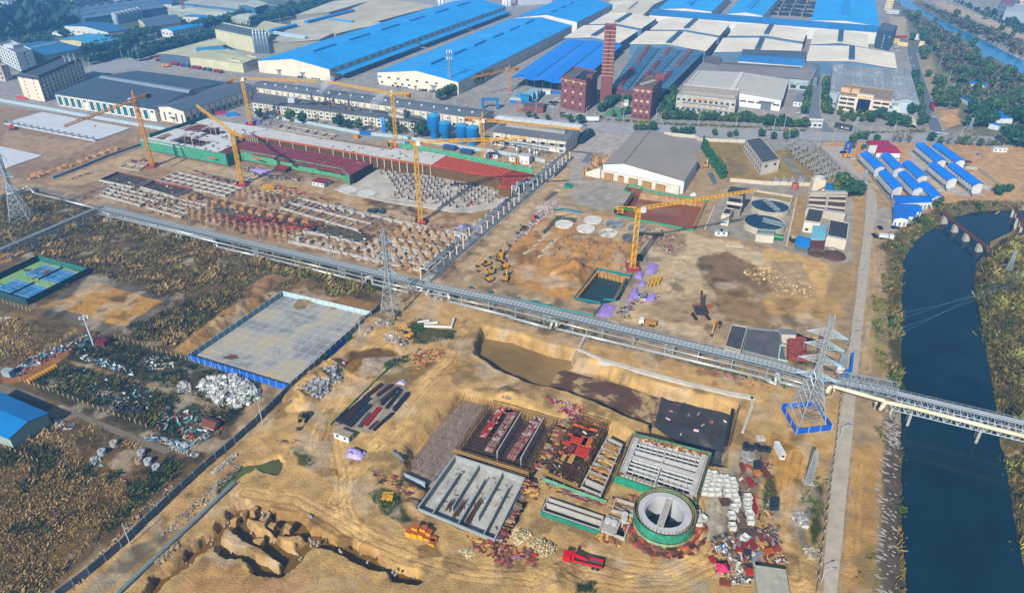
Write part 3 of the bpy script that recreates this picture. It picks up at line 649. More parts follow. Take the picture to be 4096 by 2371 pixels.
t,g=shed('warehouse','long blue roofed warehouse with a windowed cream front, right of the wide loading lane',q,H1,5.5,'22a4f4','f0e9d4',nv=6,ns=30,sc_='6fa8c8',L=.6,vh=1.6,w=2.6)
wins(t,q[0],q[1],9,6.6,2.6,1.5,m0=.25,skip=(7,8));wins(t,q[0],q[0].lerp(q[1],.45),5,2,2.6,1.5,m0=.6,skip=(1,));door(t,q[0],q[1],.7,4.5,5.5,'a0a5a6','d9d2bd')
door(t,q[0],q[1],.475,1.8,3,'7a97a5','cfc8b4');wins(t,q[1],q[2],14,3.5,3,1.6,'8fa3a5')
mb=MB();a=q[0];n=V((-(q[3]-q[0]).y,(q[3]-q[0]).x,0)).normalized();b=a.lerp(q[3],.5)
mb.X([p+Z*z for p,z in ((a-Z*H1,6.2),(b-Z*H1,6.2),(b-Z*H1+n*6,5.4),(a-Z*H1+n*6,5.4))],[p+Z*z for p,z in ((a-Z*H1,6.5),(b-Z*H1,6.5),(b-Z*H1+n*6,5.7),(a-Z*H1+n*6,5.7))]);mb.B('canopy',M('36a4ec'),t)
q=Q4(12,('A3',55,172),('A3',650,215),('A3',995,45),('A3',475,-5))
t,g=shed('warehouse','short blue roofed warehouse standing behind the windowed cream warehouse',q,12,6,'22a2f0','efe8d6',nv=4,ns=16,sc_='2484cc',L=.6,w=2.6);wins(t,q[1],q[2],8,3.5,3,1.6,'8fa3a5')
q=Q4(9,('A3',5,757),('A3',640,832),('A3',1090,438),('A3',560,380))
t=TG('open_shed','open sided bright blue roof on thin posts over bare soil beside the brick stack','shed',cen([V((p.x,p.y,0)) for p in q]))
n=6
for i in range(n):
 f0,f1=i/n,(i+1)/n;a=q[0].lerp(q[1],f0);b=q[0].lerp(q[1],f1);c=q[3].lerp(q[2],f1);d=q[3].lerp(q[2],f0)
 up=1.6 if i%2==0 else 0;dn=0 if i%2==0 else 1.6
 mb=MB();lo=[a+Z*dn,b+Z*up,c+Z*up,d+Z*dn];mb.X(lo,[p+Z*.25 for p in lo]);mb.B('roof_slope',M('0f8cf0',.5,.1,.1),t)
mb=MB()
for f in (2/6,4/6,.02):
 if f<.1: continue
 a=q[0].lerp(q[1],f);c=q[3].lerp(q[2],f);mb.box((a+(c-a)*.52)+Z*.2,(c-a).length*.88,1.1,.25,x=(c-a))
mb.B('gutter',M('14324e',.5),t)
for i in range(9):
 a=q[0].lerp(q[1],i/8)
 mb=MB();mb.bar((a.x,a.y,0),a,.22);mb.B('post',M('6c7478'),t)
for i in range(1,7):
 for e in (0,3):
  a=(q[1] if e==0 else q[0]).lerp(q[2] if e==0 else q[3],i/6);mb=MB();mb.bar((a.x,a.y,0),a,.22);mb.B('post',M('6c7478'),t)
# pale roofed halls with dark ridge vents
halls=[((770,235),(1275,275),(1418,178),(935,140),'left hall of the rear row of pale roofed halls'),
 ((530,367),(1062,415),(1238,300),(720,250),'pale roofed hall behind the brick stack'),
 ((1365,287),(2030,345),(2125,235),(1500,183),'pale roofed hall in the middle of the rear row'),
 ((1165,427),(1895,495),(2010,368),(1320,305),'wide pale roofed hall behind the maroon vented mill'),
 ((2120,345),(2838,403),(2877,295),(2205,238),'pale roofed hall in the rear row right of centre'),
 ((1985,505),(2800,545),(2832,433),(2072,372),'pale roofed hall behind the stained grey sheds'),
 ((2920,430),(3465,462),(3465,342),(2954,298),'small pale roofed hall beside the dark office tower'),
 ((2877,590),(3742,662),(3717,517),(2917,445),'widest pale roofed hall directly behind the grey sheet roof mill')]
for a,b,c,d,lb in halls:
 q=Q4(11,*[('A3',)+p for p in (a,b,c,d)])
 t,g=shed('factory_hall',lb+', red trimmed',q,11,3.,'fff4dc','5d7f9c',cat='factory hall',group='pale roofed halls in three columns',ov=.8)
 mb=MB();m1,m2=g['m1'],g['m2'];mb.box(m1.lerp(m2,.5)-Z*.1,(m2-m1).length*.86,5.2,1.8,x=m2-m1);mb.B('ridge_vent',M('3d6075',.6),g['roof'])
 mb=MB();mb.bar(g['a'],g['m1'],.22);mb.bar(g['m1'],g['b'],.22);mb.bar(g['b'],g['c'],.22);mb.B('red_trim',M('b8414a'),g['roof'])
 wins(t,q[1],q[2],9,1.,1.2,8,'a9bccb',name='white_pilaster');wins(t,q[1],q[2],8,6,2.4,1.6,'31506c',m0=1)
q=Q4(12,('A3',945,135),('A3',1285,152),('A3',1390,45),('A3',1130,10));t,g=shed('warehouse','tan roofed warehouse between the blue roofs and pale halls',q,12,3,'ece0bf','e3d6b2',nv=1,vc='9aa4a6',L=.7)
q=Q4(12,('A3',960,20),('A3',1390,45),('A3',1540,-20),('A3',1100,-45));shed('warehouse','cream roofed warehouse behind the tan roofed one at the top edge',q,12,3,'e9e2cc','cfd2c8')
q=[G('A3',1350,145,13),G('A4',1095,312,13),G('A4',1115,255,13),G('A3',1400,90,13)]
t,g=shed('link_hall','very long narrow blue link roof crossing behind all pale halls',q,13,1.2,'2288cf','eceae4',side=True,cat='link hall',ns=22,sc_='7fb9dd',ov=.8)
big=[((1440,88),(1955,112),(2140,-60),(1620,-60),'left blue roof beyond the link hall'),((2110,132),(2450,150),(2640,-60),(2280,-60),'middle blue roof beyond the link hall'),((2925,195),(3575,252),(3520,-60),(2995,-60),'widest blue roof beyond the link hall, beside the coal yard')]
for a,b,c,d,lb in big:
 q=Q4(13,*[('A3',)+p for p in (a,b,c,d)]);t,g=shed('warehouse',lb,q,13,2.8,'30b0f8','e8e6e0',ov=.8)
 mb=MB();m1,m2=g['m1'],g['m2'];mb.box(m1.lerp(m2,.5)-Z*.4,(m2-m1).length*.8,8,2,x=m2-m1);mb.B('ridge_vent',M('2b9ae4',.5),g['roof'])
mb=MB();qy=[G('A4',20,150),G('A4',480,185),G('A4',560,-20),G('A4',120,-20)]
for i in range(5):
 a=qy[0].lerp(qy[1],i/4);b=qy[3].lerp(qy[2],i/4);mb=MB();mb.W([a,b],0,6,1.2);SO('yard_wall',mb,M('a9a59b'),N(i)+' bay wall from the left in the coal yard beyond the link hall','wall','coal yard bay walls')
 if i<4:
  for j in range(5):
   p=a.lerp(b,.1+j*.2)+(qy[1]-qy[0])/8;mb=MB();r=9
   for k in range(3): mb.ball(p+V((U(-4,4),U(-5,5),0)),U(6,9),10,5,.35)
   SO('coal_heap',mb,M('23262b',.95,.4,.3,bump=.5),f'{N(j)} black heap back in the {N(i)} bay of the coal yard','coal heap','black heaps in the coal yard')
# dark office tower, gate, huts near the side road
def pts(t,*a): return [G(t,x,y) for x,y in a]
def BF(name,label,t,fl,fr,back,topy,wall,roof,cat='building',**k):
 """front base edge fl->fr (tile px), back base corner behind fr, roof height from topy above fr"""
 a=G(t,*fl);b=G(t,*fr);c=G(t,*back);h=HT(b,t,topy);d=a+(c-b);return block(name,label,[a,b,c,d],h,wall,roof,cat,**k)+(h,)
t,q,h=BF('office_tower','dark grey five storey office tower at the end of the pale halls','A4',(1062,462),(1208,497),(1250,430),318,'3f5468','5a6b7a')
for i in range(5): wins(t,q[0],q[1],3,1.5+i*3,1.4,1.3,'cfd8dc',skip=(0,2) if i!=4 else (0,))
wins(t,q[1],q[2],2,3,3,10,'25384a')
t,q,h=BF('apartment_block','narrow cream four storey block beside the far canal','A4',(1165,100),(1235,105),(1250,70),5,'e8d8a6','c9c4ae')
for i in range(4): wins(t,q[0],q[1],2,1.2+i*3.2,3,1.4,'a89d78',name='balcony')
t,q,h=BF('site_cabin','long white cabin below the narrow cream block','A4',(1185,130),(1305,140),(1315,125),112,'e4e8e8','cdd6d8',cat='cabin',par=0);wins(t,q[0],q[1],8,1.2,1.2,1.2,'4c7c98')
t,q,h=BF('gatehouse','cream gatehouse with red lettering at the head of the side road','A4',(1495,460),(1545,465),(1550,445),430,'f0dfb0','e8dcc0',cat='gatehouse')
mb=MB();mb.box(G('A4',1480,380)+Z*0,10,7,5);SO('guard_hut',mb,M('e8e8e2'),'white flat hut under the tall lamps above the gatehouse','hut')
mb=MB();mb.W([G('A4',1300,440),G('A4',1385,452)],0,4,1);SO('entrance_wall',mb,M('ecdcae'),'cream entrance wall left of the gatehouse','wall')
for i,(x,y) in enumerate(((1240,415),(1262,418),(1285,420))):
 mb=MB();mb.box(G('A4',x,y),3,3,5);SO('yard_container',mb,M('e9cf8a'),N(i)+' cream box unit from the left beside the dark office tower','container','cream box units')
t,q,h=BF('brick_block','grey block with red roof rooms at the top right','A4',(2240,150),(2380,165),(2420,100),60,'6f8090','8d6468')
wins(t,q[0],q[1],5,4,2,2,'34495a');wins(t,q[0],q[1],5,10,2,2,'34495a')
t,q,h=BF('apartment_block','cream tower block cut by the top right corner','A4',(2450,110),(2620,125),(2650,60),-60,'e6d3b8','cbb9a0')
for i in range(6): wins(t,q[0],q[1],7,3+i*4,2,2,'9c8f80')
t,q,h=BF('concrete_works','pale flat industrial block below the cream tower at top right','A4',(2300,205),(2600,235),(2620,150),140,'a7b3bb','b7c0c6')
# grey sheet roof mill and its office
HM=9
q=Q4(HM,('A4',637,905),('A4',1507,1002),('A4',1412,676),('A4',672,608))
c=cen([V((p.x,p.y,0)) for p in q]);t=TG('mill','grey patched sheet roof mill with pale blue end wall behind the cream office','factory hall',c)
mb=MB();mb.P(q,0,HM-.3);mb.B('wall',M('b9cdd8',.7,.12,.1),t)
ns=4
for i in range(ns):
 a=q[0].lerp(q[1],i/ns);b=q[0].lerp(q[1],(i+1)/ns);cc=q[3].lerp(q[2],(i+1)/ns);d=q[3].lerp(q[2],i/ns)
 m1=(a+b)/2+Z*1.8;m2=(cc+d)/2+Z*1.8
 for j,(e1,e2) in enumerate(((a,d),(b,cc))):
  mb=MB();lo=[e1,e2,m2,m1] if j==0 else [m1,m2,e2,e1];mb.X(lo,[p+Z*.3 for p in lo]);rf=mb.B('roof_slope',M('9fa5aa',.7,.3,.06,0,'n'),t)
  mb=MB()
  for k in range(16):
   u,v_=random.random()*.85,U(.1,.9);w_=(e2-e1)*(U(.02,.1));p=e1+(e2-e1)*u+(m1-e1)*v_;s=(m1-e1).normalized()*.55
   mb.X([p+Z*.32-s,p+w_+Z*.32-s,p+w_+Z*.32+s,p+Z*.32+s],[x+Z*.06 for x in (p+Z*.32-s,p+w_+Z*.32-s,p+w_+Z*.32+s,p+Z*.32+s)])
  mb.B('roof_patches',M(['c9ccca','8d9499'][j],.6,.3,.3),rf)
 mb=MB();mb.add([a,b,m1],[(0,1,2)]);mb.add([d,m2,cc],[(0,1,2)]);mb.B('gable_end',M('b9cdd8'),t)
wins(t,q[0],q[1],6,5,5,2.6,'a7a58c',name='hood_panel',skip=(0,1,2));door(t,q[0],q[1],.78,5,5,'d9dcd8');wins(t,q[0],q[1],12,2,2,1.6,'32566b',skip=range(2,12))
t,q,h=BF('office_building','cream three storey office with a tall dark glass centre and yellow sign','A4',(705,1062),(1190,1130),(1215,1020),985,'efdcc6','9a8a78',par=.9,parc='a89680')
d=(q[1]-q[0]).normalized();n=V((d.y,-d.x,0))
mb=MB();mb.X([q[0].lerp(q[1],.34)+n*1.2,q[0].lerp(q[1],.66)+n*1.2,q[0].lerp(q[1],.66)-n*3,q[0].lerp(q[1],.34)-n*3],[p+Z*(h+2.6) for p in (q[0].lerp(q[1],.34)+n*1.2,q[0].lerp(q[1],.66)+n*1.2,q[0].lerp(q[1],.66)-n*3,q[0].lerp(q[1],.34)-n*3)])
cb=mb.B('centre_bay',M('f0e0cc'),t)
a=q[0].lerp(q[1],.375)+n*1.2;b=q[0].lerp(q[1],.625)+n*1.2
mb=MB();mb.X([a-n*.1+Z*1,b-n*.1+Z*1,b+n*.15+Z*1,a+n*.15+Z*1],[p+Z*(h-.6) for p in (a-n*.1,b-n*.1,b+n*.15,a+n*.15)]);mb.B('glass_curtain',M('1f2c44',.1,.3,.3),cb)
for r_ in range(3):
 for s0,s1 in ((.0,.33),(.67,1.)): wins(t,q[0].lerp(q[1],s0),q[0].lerp(q[1],s1),2,1.6+r_*h/3.4,5.2,1.7,'2b3c50',m0=.55)
for i,(f,w_) in enumerate(((.08,7),(.28,6))):
 p=q[0].lerp(q[3],.35).lerp(q[1].lerp(q[2],.35),f);mb=MB();mb.box(p+Z*h,w_,5,3.2,x=d);mb.B('roof_room',M('e2b98c'),t)
mb=MB()
for i in range(4): # sign: round emblem and characters
 pass
def text(body,p,x,up,size,col,par=None,ext=.05,name='lettering'):
 cu=bpy.data.curves.new(name,'FONT');cu.body=body;cu.size=size;cu.extrude=ext;cu.align_x='CENTER';cu.materials.append(M(col,.6,.05))
 o=bpy.data.objects.new(name,cu);C.objects.link(o);x=x.normalized();n_=x.cross(up).normalized()
 bpy.context.view_layer.update();me=bpy.data.meshes.new_from_object(o);C.objects.unlink(o);bpy.data.objects.remove(o)
 o=bpy.data.objects.new(name,me);C.objects.link(o)
 mt=Matrix((x,up.normalized(),n_)).transposed().to_4x4();org=rootloc(par) if par else V((0,0,0));mt.translation=V(p)-org
 me.transform(mt)
 if par: o.parent=par
 return o
text('●欣强公司',q[0].lerp(q[1],.5)+n*1.4+Z*(h+.1),d,Z,2.1,'f0b428',t,name='sign')
t,q,h=BF('gatehouse','white gatehouse with red canopy beside the lane to the grey mill','A4',(415,1232),(560,1240),(570,1205),1200,'dfe1e0','c9c4bb',cat='gatehouse');wins(t,q[0],q[1],3,1,2.5,1.6)
mb=MB();mb.W([G('A4',693,1240),G('A4',850,1272)],0,4.2,1.6);o=SO('stone_sign',mb,M('3f4448',.4),'long dark stone entrance sign with white emblem at the lane corner','sign')
text('◆ 欣强',G('A4',770,1260)+V((0,-1.3,1.4)),G('A4',850,1272)-G('A4',693,1240),Z,1.8,'e6e6e0',o)
t,q,h=BF('grey_annexe','pale grey annexe with large window left of the cream office','A4',(615,1020),(690,1045),(720,990),930,'c3d2da','aab8c0');wins(t,q[0],q[1],3,2,2,1.5)
t,q,h=BF('small_house','white small house with grey roof in the narrow yard','A4',(278,1030),(362,1037),(395,960),985,'e4eae8','7e8a92',cat='house',par=0,ro=.6);wins(t,q[0],q[1],2,1.5,1.2,1.2)
t,q,h=BF('long_annexe','pale two storey annexe wall with tan hoods at the white factory corner','A4',(232,860),(415,880),(470,640),795,'b7c7d1','8d9aa2');wins(t,q[0],q[1],3,4.5,4,1.8,'b3aa90',name='hood_panel');wins(t,q[0],q[1],2,1,5,3,'31566c')
# stained grey sheds
for i,(a,b,c,d,hh,rf,lb,r_) in enumerate((((1825,700),(2920,770),(3000,640),(1910,575),9,'8f8a86','wide stained grey roof shed behind the white factory',2.5),
 ((1885,600),(2020,625),(2050,560),(1920,545),12,'6d6663','small rust stained shed with chimney pot behind the white factory',1.5),
 ((2210,590),(2840,640),(2830,560),(2250,530),12,'3d86c8','blue ribbed shed with white wall among the stained grey roofs',2),
 ((2920,740),(2985,745),(3000,620),(2930,612),9,'66788a','dark narrow shed at the right end of the stained roofs',1.),
 ((2250,520),(2860,560),(2870,500),(2260,480),13,'56616c','dark ventilated shed behind the blue ribbed shed',2))):
 q=Q4(hh,*[('A3',)+p for p in (a,b,c,d)]);t,g=shed('workshop',lb,q,hh,r_,rf,'dfe3e4' if i==2 else '7d8a94',side=True,cat='workshop',nv=1 if i in (0,3) else 0,vc='59636c',L=.8)
q=Q4(9.5,('A3',1690,855),('A3',2632,965),('A3',2690,775),('A3',1828,690))
t,g=shed('factory_hall','white walled factory with pale chequered roof beside the lane',q,9.5,2.2,('cdccc4',.7,.1,.1),('eeeeec',.7,.08,.1),ov=1.,cat='factory hall')
mb=MB();m1,m2=g['m1'],g['m2'];mb.box(m1.lerp(m2,.5)-Z*.2,(m2-m1).length*.9,3.2,1.6,x=m2-m1);mb.B('ridge_vent',M('e4e2da'),g['roof'])
mb=MB()
for s_ in (0,1):
 e1,e2=(g['a'],g['d']) if s_==0 else (g['b'],g['c'])
 for i in range(9):
  for j in range(6):
   f=(i+.5+(j%2)*.5)/10;k=(j+.7)/7;p=e1.lerp(e2,f);r_=g['m1'].lerp(g['m2'],f);c0=p.lerp(r_,k)+Z*.35;dd=(r_-p).normalized()*2.6;w_=(e2-e1).normalized()*.22
   mb.X([c0-dd-w_,c0+dd-w_,c0+dd+w_,c0-dd+w_],[x+Z*.05 for x in (c0-dd-w_,c0+dd-w_,c0+dd+w_,c0-dd+w_)])
mb.B('roof_slots',M('8f9087'),g['roof'])
wins(t,q[0],q[1],12,4,5,1.3,'4b5c66',skip=range(0,7));door(t,q[0],q[1],.86,8,6.5,'6f7a82','b9bcbc')
mb=MB();e=[G('A3',x,y,10.6) for x,y in ((1690,855),(1828,690))];mb.W(e,9,2,.8);mb.B('parapet',M('f2f2f0'),t)
t,q,h=BF('office_building','grey three storey office with yellow lettering in front of the white factory','A3',(1600,1072),(2165,1135),(2200,1020),985,'c7c7c3','b8b0a2',par=1.,parc='c2c0ba')
d=(q[1]-q[0]).normalized();n=V((d.y,-d.x,0))
for r_ in range(3): wins(t,q[0],q[1],11,1.3+r_*h/3.3,2.2,1.7,'3c4650' if r_!=1 else 'c8b490',m0=.4)
for r_ in (1,2):
 a=q[0].lerp(q[1],.12)+n*.02+Z*(r_*h/3.2);b=q[0].lerp(q[1],.9)+n*.02+Z*(r_*h/3.2);mb=MB();mb.X([a-n*.1,b-n*.1,b+n*1.1,a+n*1.1],[p+Z*1.1 for p in (a-n*.1,b-n*.1,b+n*1.1,a+n*1.1)]);mb.B('balcony',M('b0b0ae'),t)
mb=MB();a=q[0].lerp(q[1],.1)+(q[3]-q[0])*.3;b=q[0].lerp(q[1],.95)+(q[3]-q[0])*.3;mb.W([a,b],h,2.2,2.);mb.B('roof_wall',M('a8a39a'),t)
text('佛山市强辉建陶机械有限公司',q[0].lerp(q[1],.5)+n*.3+Z*(h-1.9),d,Z,2.,'e8b23a',t,name='sign')
# brick group
BR='86504c'
b0=G('A3',848,1008);b1=G('A3',945,1012);hC=HT(b0,'A3',285)
t=TG('brick_stack','tall red brick tower with pale ledges and open steel crown','tower',(b0+b1)/2)
wd=(b1-b0).length*.98;base=(b0+b1)/2+V((3.0,wd/2,0));xd=V((.985,-.17,0))
mb=MB();w0=9.4;w1=8.6;y=Z.cross(xd)
lo=[base+xd*a*w0/2+y*b*w0/2 for a,b in ((-1,-1),(1,-1),(1,1),(-1,1))];hi=[base+Z*hC+xd*a*w1/2+y*b*w1/2 for a,b in ((-1,-1),(1,-1),(1,1),(-1,1))]
mb.X(lo,hi);mb.B('shaft',M(BR,.85,.15,.3),t)
for i in range(13):
 z=hC*(.39+.61*i/12.4);k=w0+(w1-w0)*z/hC+.5;mb=MB();mb.box(base+Z*z,k,k,.35,x=xd);mb.B('ledge',M('e3b98a'),t)
for i in range(12):
 z=hC*(.39+.61*(i+.45)/12.4);mb=MB();mb.box(base+Z*z-y*(w0/2-.15)*.98,1.2,.9,1.6,x=xd);mb.B('window',M('33404a'),t)
mb=MB();mb.T(base+Z*(hC+.3),base+Z*(hC+3.4),w1*.9,w1*.9,2,.16);mb.box(base+Z*(hC+.2),w1*.8,w1*.8,1.6,x=xd);cr=mb.B('crown',M('7c4f4f'),t)
text('强辉陶瓷',base+Z*(hC+2.)-y*w1*.47,xd,Z,2.4,'b8343a',cr,name='sign')
def brickblock(label,t_,fl,fr,back,topy,rows,cols,side_cols):
 t,q,h=BF('brick_dormitory',label,t_,fl,fr,back,topy,BR,'6a6460',cat='dormitory',parc='8a4a46',par=1.1,group='brick dormitories')
 for r_ in range(rows):
  wins(t,q[0],q[1],cols,h*(r_+.35)/rows,2,1.7,'d8cdb0' if r_%2 else '3b4650',m0=.6);wins(t,q[1],q[2],side_cols,h*(r_+.35)/rows,1.5,1.6,'b6b8c4',m0=.6)
 mb=MB();Q_=[p+(p-cen(q)).normalized()*.05 for p in q];mb.W(Q_,h-1.5,.3,.3,True);mb.B('ledge',M('e0b88c'),t)
 return t,q,h
t,q,h=brickblock('red brick dormitory with solar panels on its roof, left of the brick tower','A3',(487,1042),(722,1097),(835,985),798,6,3,5)
mb=MB()
for i in range(5):
 a=q[0].lerp(q[1],.45+i*.11)+(q[3]-q[0])*.12;c_=a+(q[3]-q[0])*.78;w_=(q[1]-q[0])*.085
 lo=[a+Z*(h+.7),a+w_+Z*(h+1.3),c_+w_+Z*(h+1.3),c_+Z*(h+.7)];mb=MB();mb.X(lo,[p+Z*.12 for p in lo]);mb.B('solar_panel',M('20374c',.15,.2,.3),t)
mb=MB();mb.box(q[1].lerp(q[2],.35)*.9+cen(q)*.1+Z*h,4,4,3);mb.B('stair_room',M(BR),t)
t,q,h=brickblock('narrow red brick dormitory with a corner stair tower, right of the sports court','A3',(1172,1142),(1350,1167),(1450,1040),872,6,3,7)
mb=MB();mb.box(q[2].lerp(cen(q),.3)+Z*h,7,6,5);mb.B('stair_room',M(BR),t)
mb=MB()
for i in range(4): mb.box(q[0].lerp(q[2],.3+.12*i)+Z*h,3,2,1.2,rz=.4)
mb.B('roof_tanks',M('b9b4aa'),t)
H2=9
q=Q4(H2,('A3',975,862),('A3',1462,922),('A3',1870,515),('A3',1245,455))
c=cen([V((p.x,p.y,0)) for p in q]);t=TG('mill','slate blue saw ridged mill roof with seven maroon ridge vents behind the brick tower','factory hall',c)
mb=MB();mb.P(q,0,H2-.3);mb.B('wall',M('46586a',.8,.2,.2),t)
for i in range(3):
 a=q[0].lerp(q[1],i/3);b=q[0].lerp(q[1],(i+1)/3);cc=q[3].lerp(q[2],(i+1)/3);d=q[3].lerp(q[2],i/3);m1=(a+b)/2+Z*2.6;m2=(cc+d)/2+Z*2.6
 for j,(e1,e2) in enumerate(((a,d),(b,cc))):
  mb=MB();lo=[e1,e2,m2,m1] if j==0 else [m1,m2,e2,e1];mb.X(lo,[p+Z*.3 for p in lo]);rf=mb.B('roof_slope',M('46708f',.55,.3,.05),t)
  mb=MB()
  for k in range(14):
   f=(k+.5)/14;p=e1.lerp(e2,f);r_=m1.lerp(m2,f);mb.bar(p.lerp(r_,.15)+Z*.36,p.lerp(r_,.75)+Z*.36,.16,4)
  mb.bar(e1+Z*.4,e2+Z*.4,.3);mb.B('skylight_strips',M('8fb4c4',.5),rf)
 for f0,f1 in (((.02,.4),(.55,.97)) if i!=1 else ((.0,.36),(.42,.6),(.75,.95))):
  mb=MB();p0=m1.lerp(m2,f0);p1=m1.lerp(m2,f1);x=(p1-p0).normalized();y=Z.cross(x)
  n_=7;pr=[]
  for k in range(n_+1):
   an=math.pi*k/n_;pr.append(y*math.cos(an)*2.4+Z*(math.sin(an)*1.9-.2))
  mb.add([p0+v for v in pr]+[p1+v for v in pr],[(k,k+1,n_+2+k,n_+1+k) for k in range(n_)]+[tuple(range(n_+1))[::-1],tuple(range(n_+1,2*n_+2))])
  mb.B('ridge_vent',M('7a3b3c' if f0<.5 else '8a5550',.7,.3,.3),t)
 mb=MB();mb.add([a,b,m1],[(0,1,2)]);mb.B('gable_end',M('8a4a46'),t)
fb=[G('A3',1012,975),G('A3',1190,1000)];mb=MB();mb.W(fb,0,8,3);w_=mb.B('front_block',M(BR),t);door(t,fb[0]+V((0,-1.7,0)),fb[1]+V((0,-1.7,0)),.2,6,5,'2b3038')
mb=MB();mb.sheet(pts('A3',(905,1120),(1110,1150),(1160,1050),(985,1040)),.15);ST('sports_court',mb,M('5f9a78',.8,.2,.3))
mb=MB();mb.T(G('A3',1085,1045)+Z*3.2,G('A3',1085,1045)+V((.4,0,3.8)),1.8,1.8,1,.1);mb.bar(G('A3',1080,1052),G('A3',1085,1045)+Z*3,.15);SO('basketball_hoop',mb,M('e8e8e8'),'white basketball hoop at the far end of the green court','hoop')
t,q,h=BF('court_pavilion','small green roofed pavilion behind the sports court','A3',(1100,1030),(1145,1035),(1150,1015),1000,'dfe6e0','2f7a58',cat='pavilion')
t,q,h=BF('brick_gatehouse','low red brick gatehouse with flagpoles beside it, left of the dormitories','A3',(132,1095),(320,1100),(325,1060),1045,BR,'6a6058',cat='gatehouse')
for i in range(4):
 mb=MB();p=G('A3',65+i*14,1085);mb.bar(p,p+Z*9,.35,6);SO('brick_column',mb,M('c08868'),N(i)+' tall tan column from the left beside the low brick gatehouse','column','tan columns')
for i,(x,y,w_,hh,cl) in enumerate(((125,985,8,5.5,'2f88b8'),(160,960,9,5.5,'7fb6c8'),(205,940,9,5.5,'8fc0cc'),(235,925,8,5,'a6ccd2'),(40,985,10,3,'c9d3d4'),(85,940,9,3,'5da0d0'),(330,905,9,3,'dfe4e4'))):
 mb=MB();p=G('A3',x+20,y);mb.box(p,w_,6,hh,rz=-.25);t=SO('site_office',mb,M(cl,.6,.1),['front teal two storey cabin block in the fenced compound','pale two storey cabin block behind the front teal one','third pale cabin block back in the fenced compound','rearmost pale cabin block in the compound','low grey cabin at the left end of the compound','low blue cabin behind the low grey one','small white cabin under the edge of the open blue roof'][i],'cabin','site cabins of the compound near the brick dormitory')
 wins(t,p+V((-w_/2,-3,0)),p+V((w_/2,-3.4,0)),4,1.2,1,1,'2a4f68')
mb=MB();mb.W(pts('A3',(0,1000),(200,1015),(250,1000),(345,905),(490,915)),0,2.6,.3);SO('blue_hoarding',mb,M('2277c4'),'bright blue hoarding winding round the cabin compound by the brick dormitory','hoarding')
mb=MB();a=G('A2',2210,1050);b=G('A2',2350,1055)
for p in (a,b): mb.box(p,2.2,2.2,8)
mb.box((a+b)/2+Z*6.6,(b-a).length+2,1.6,2);o=SO('site_gate_arch',mb,M('2a72b8'),'blue portal arch with lettering at the site gate by the long mill','gate')
# dark roofed hall at left
HD=10
q=Q4(HD,('A1',538,908),('A1',1495,1056),('A1',2192,800),('A1',1330,690))
t,g=shed('factory_hall','dark roofed hall with a row of tall glass bays facing the white hoarding',q,HD,4,('475868',.6,.15,.05),'efe9da',side=True,cat='factory hall',ov=1.)
mb=MB();m1=G('A1',985,745,14.5);m2=G('A1',1855,885,14.5);x=(m2-m1);y=Z.cross(x.normalized());pr=[y*math.cos(math.pi*k/8)*3+Z*(math.sin(math.pi*k/8)*2.2-1) for k in range(9)]
mb.add([m1+v for v in pr]+[m2+v for v in pr],[(k,k+1,10+k,9+k) for k in range(8)]+[tuple(range(9))[::-1],tuple(range(9,18))]);mb.B('ridge_vent',M('8291a0',.5),g['roof'])
wins(t,q[0],q[1],15,1,4.2,7,'2d6f80',m0=.45,skip=(4,14),name='glass_bay');wins(t,q[0],q[1],16,.2,.9,9.2,'f4efe2',m0=.02,name='pilaster',out=.5)
wins(t,q[0],q[1],15,6.5,3.4,1.6,'2d6f80',m0=.45,skip=[i for i in range(15) if i not in (4,14)])
q=Q4(10.5,('A1',1497,1033),('A1',1778,1078),('A1',2500,845),('A1',2200,803))
t,g=shed('factory_annexe','narrow dark roofed annexe with cream end wall joined to the glass bay hall',q,10.5,2,('5b6874',.6,.15,.05),'efe6d2',cat='factory hall',ov=.6)
wins(t,q[0],q[1],5,1,1.6,6.5,'2f6470',m0=.5,skip=(2,));wins(t,q[0],q[1],5,6.3,3,1.5,'2f6470',m0=.5,skip=(0,1,3,4));door(t,q[0],q[1],.58,3,4,'c7ccca','6b5a58')
wins(t,q[1],q[2],13,1.5,3,4,'33505f',m0=.5);wins(t,q[1],q[2],14,0,.7,9.4,'8a979e',m0=0.1,name='pilaster',out=.4)
t,q,h=BF('dormitory_block','cream six storey dormitory with dark overhanging roof, left of the dark hall','A1',(240,950),(440,988),(850,785),765,'f0e4cc','4a545e',cat='dormitory',par=0,ro=1.6)
for r_ in range(6):
 wins(t,q[0],q[1],2,2+r_*h/6.4,1.2,1.5,'5d5248',m0=.6);wins(t,q[1],q[2],12,1.2+r_*h/6.4,3,2.2,'31424f',m0=.5)
mb=MB();mb.W([p+(cen(q)-p).normalized()*3 for p in q],h,2,.5,True);mb.B('roof_rooms',M('545c62'),t)
for i in range(5):
 mb=MB();p=q[2].lerp(cen(q),.35)+V((i*2.4-5,i%2*3,h));mb.bar(p,p+Z*7,.35,6,.15);mb.B('roof_mast',M('d6dade'),t)
mb=MB();p=q[0]+V((0,-4,0));mb.box(p,10,1,2.2,rz=-.3);SO('notice_board',mb,M('c7453a'),'red and white notice board at the foot of the cream dormitory','notice board')
t,q,h=BF('office_building','white office block with ribbon windows at the left edge','A1',(20,600),(212,698),(368,662),520,'dfe3e4','6f7c88',par=1)
for r_ in range(5): wins(t,q[0],q[1],7,1.5+r_*h/5.3,4,2,'31506a',m0=.5);wins(t,q[1],q[2],1,1.5+r_*h/5.3,1.6,2,'31506a')
mb=MB();mb.box(cen(q)+Z*h,14,10,3,rz=-.4);mb.B('roof_rooms',M('cfd6da'),t)
t,q,h=BF('tenement_block','pinkish block cut by the left edge below the ribbon window office','A1',(-80,780),(60,790),(125,770),650,'c9b6ac','8d8680');
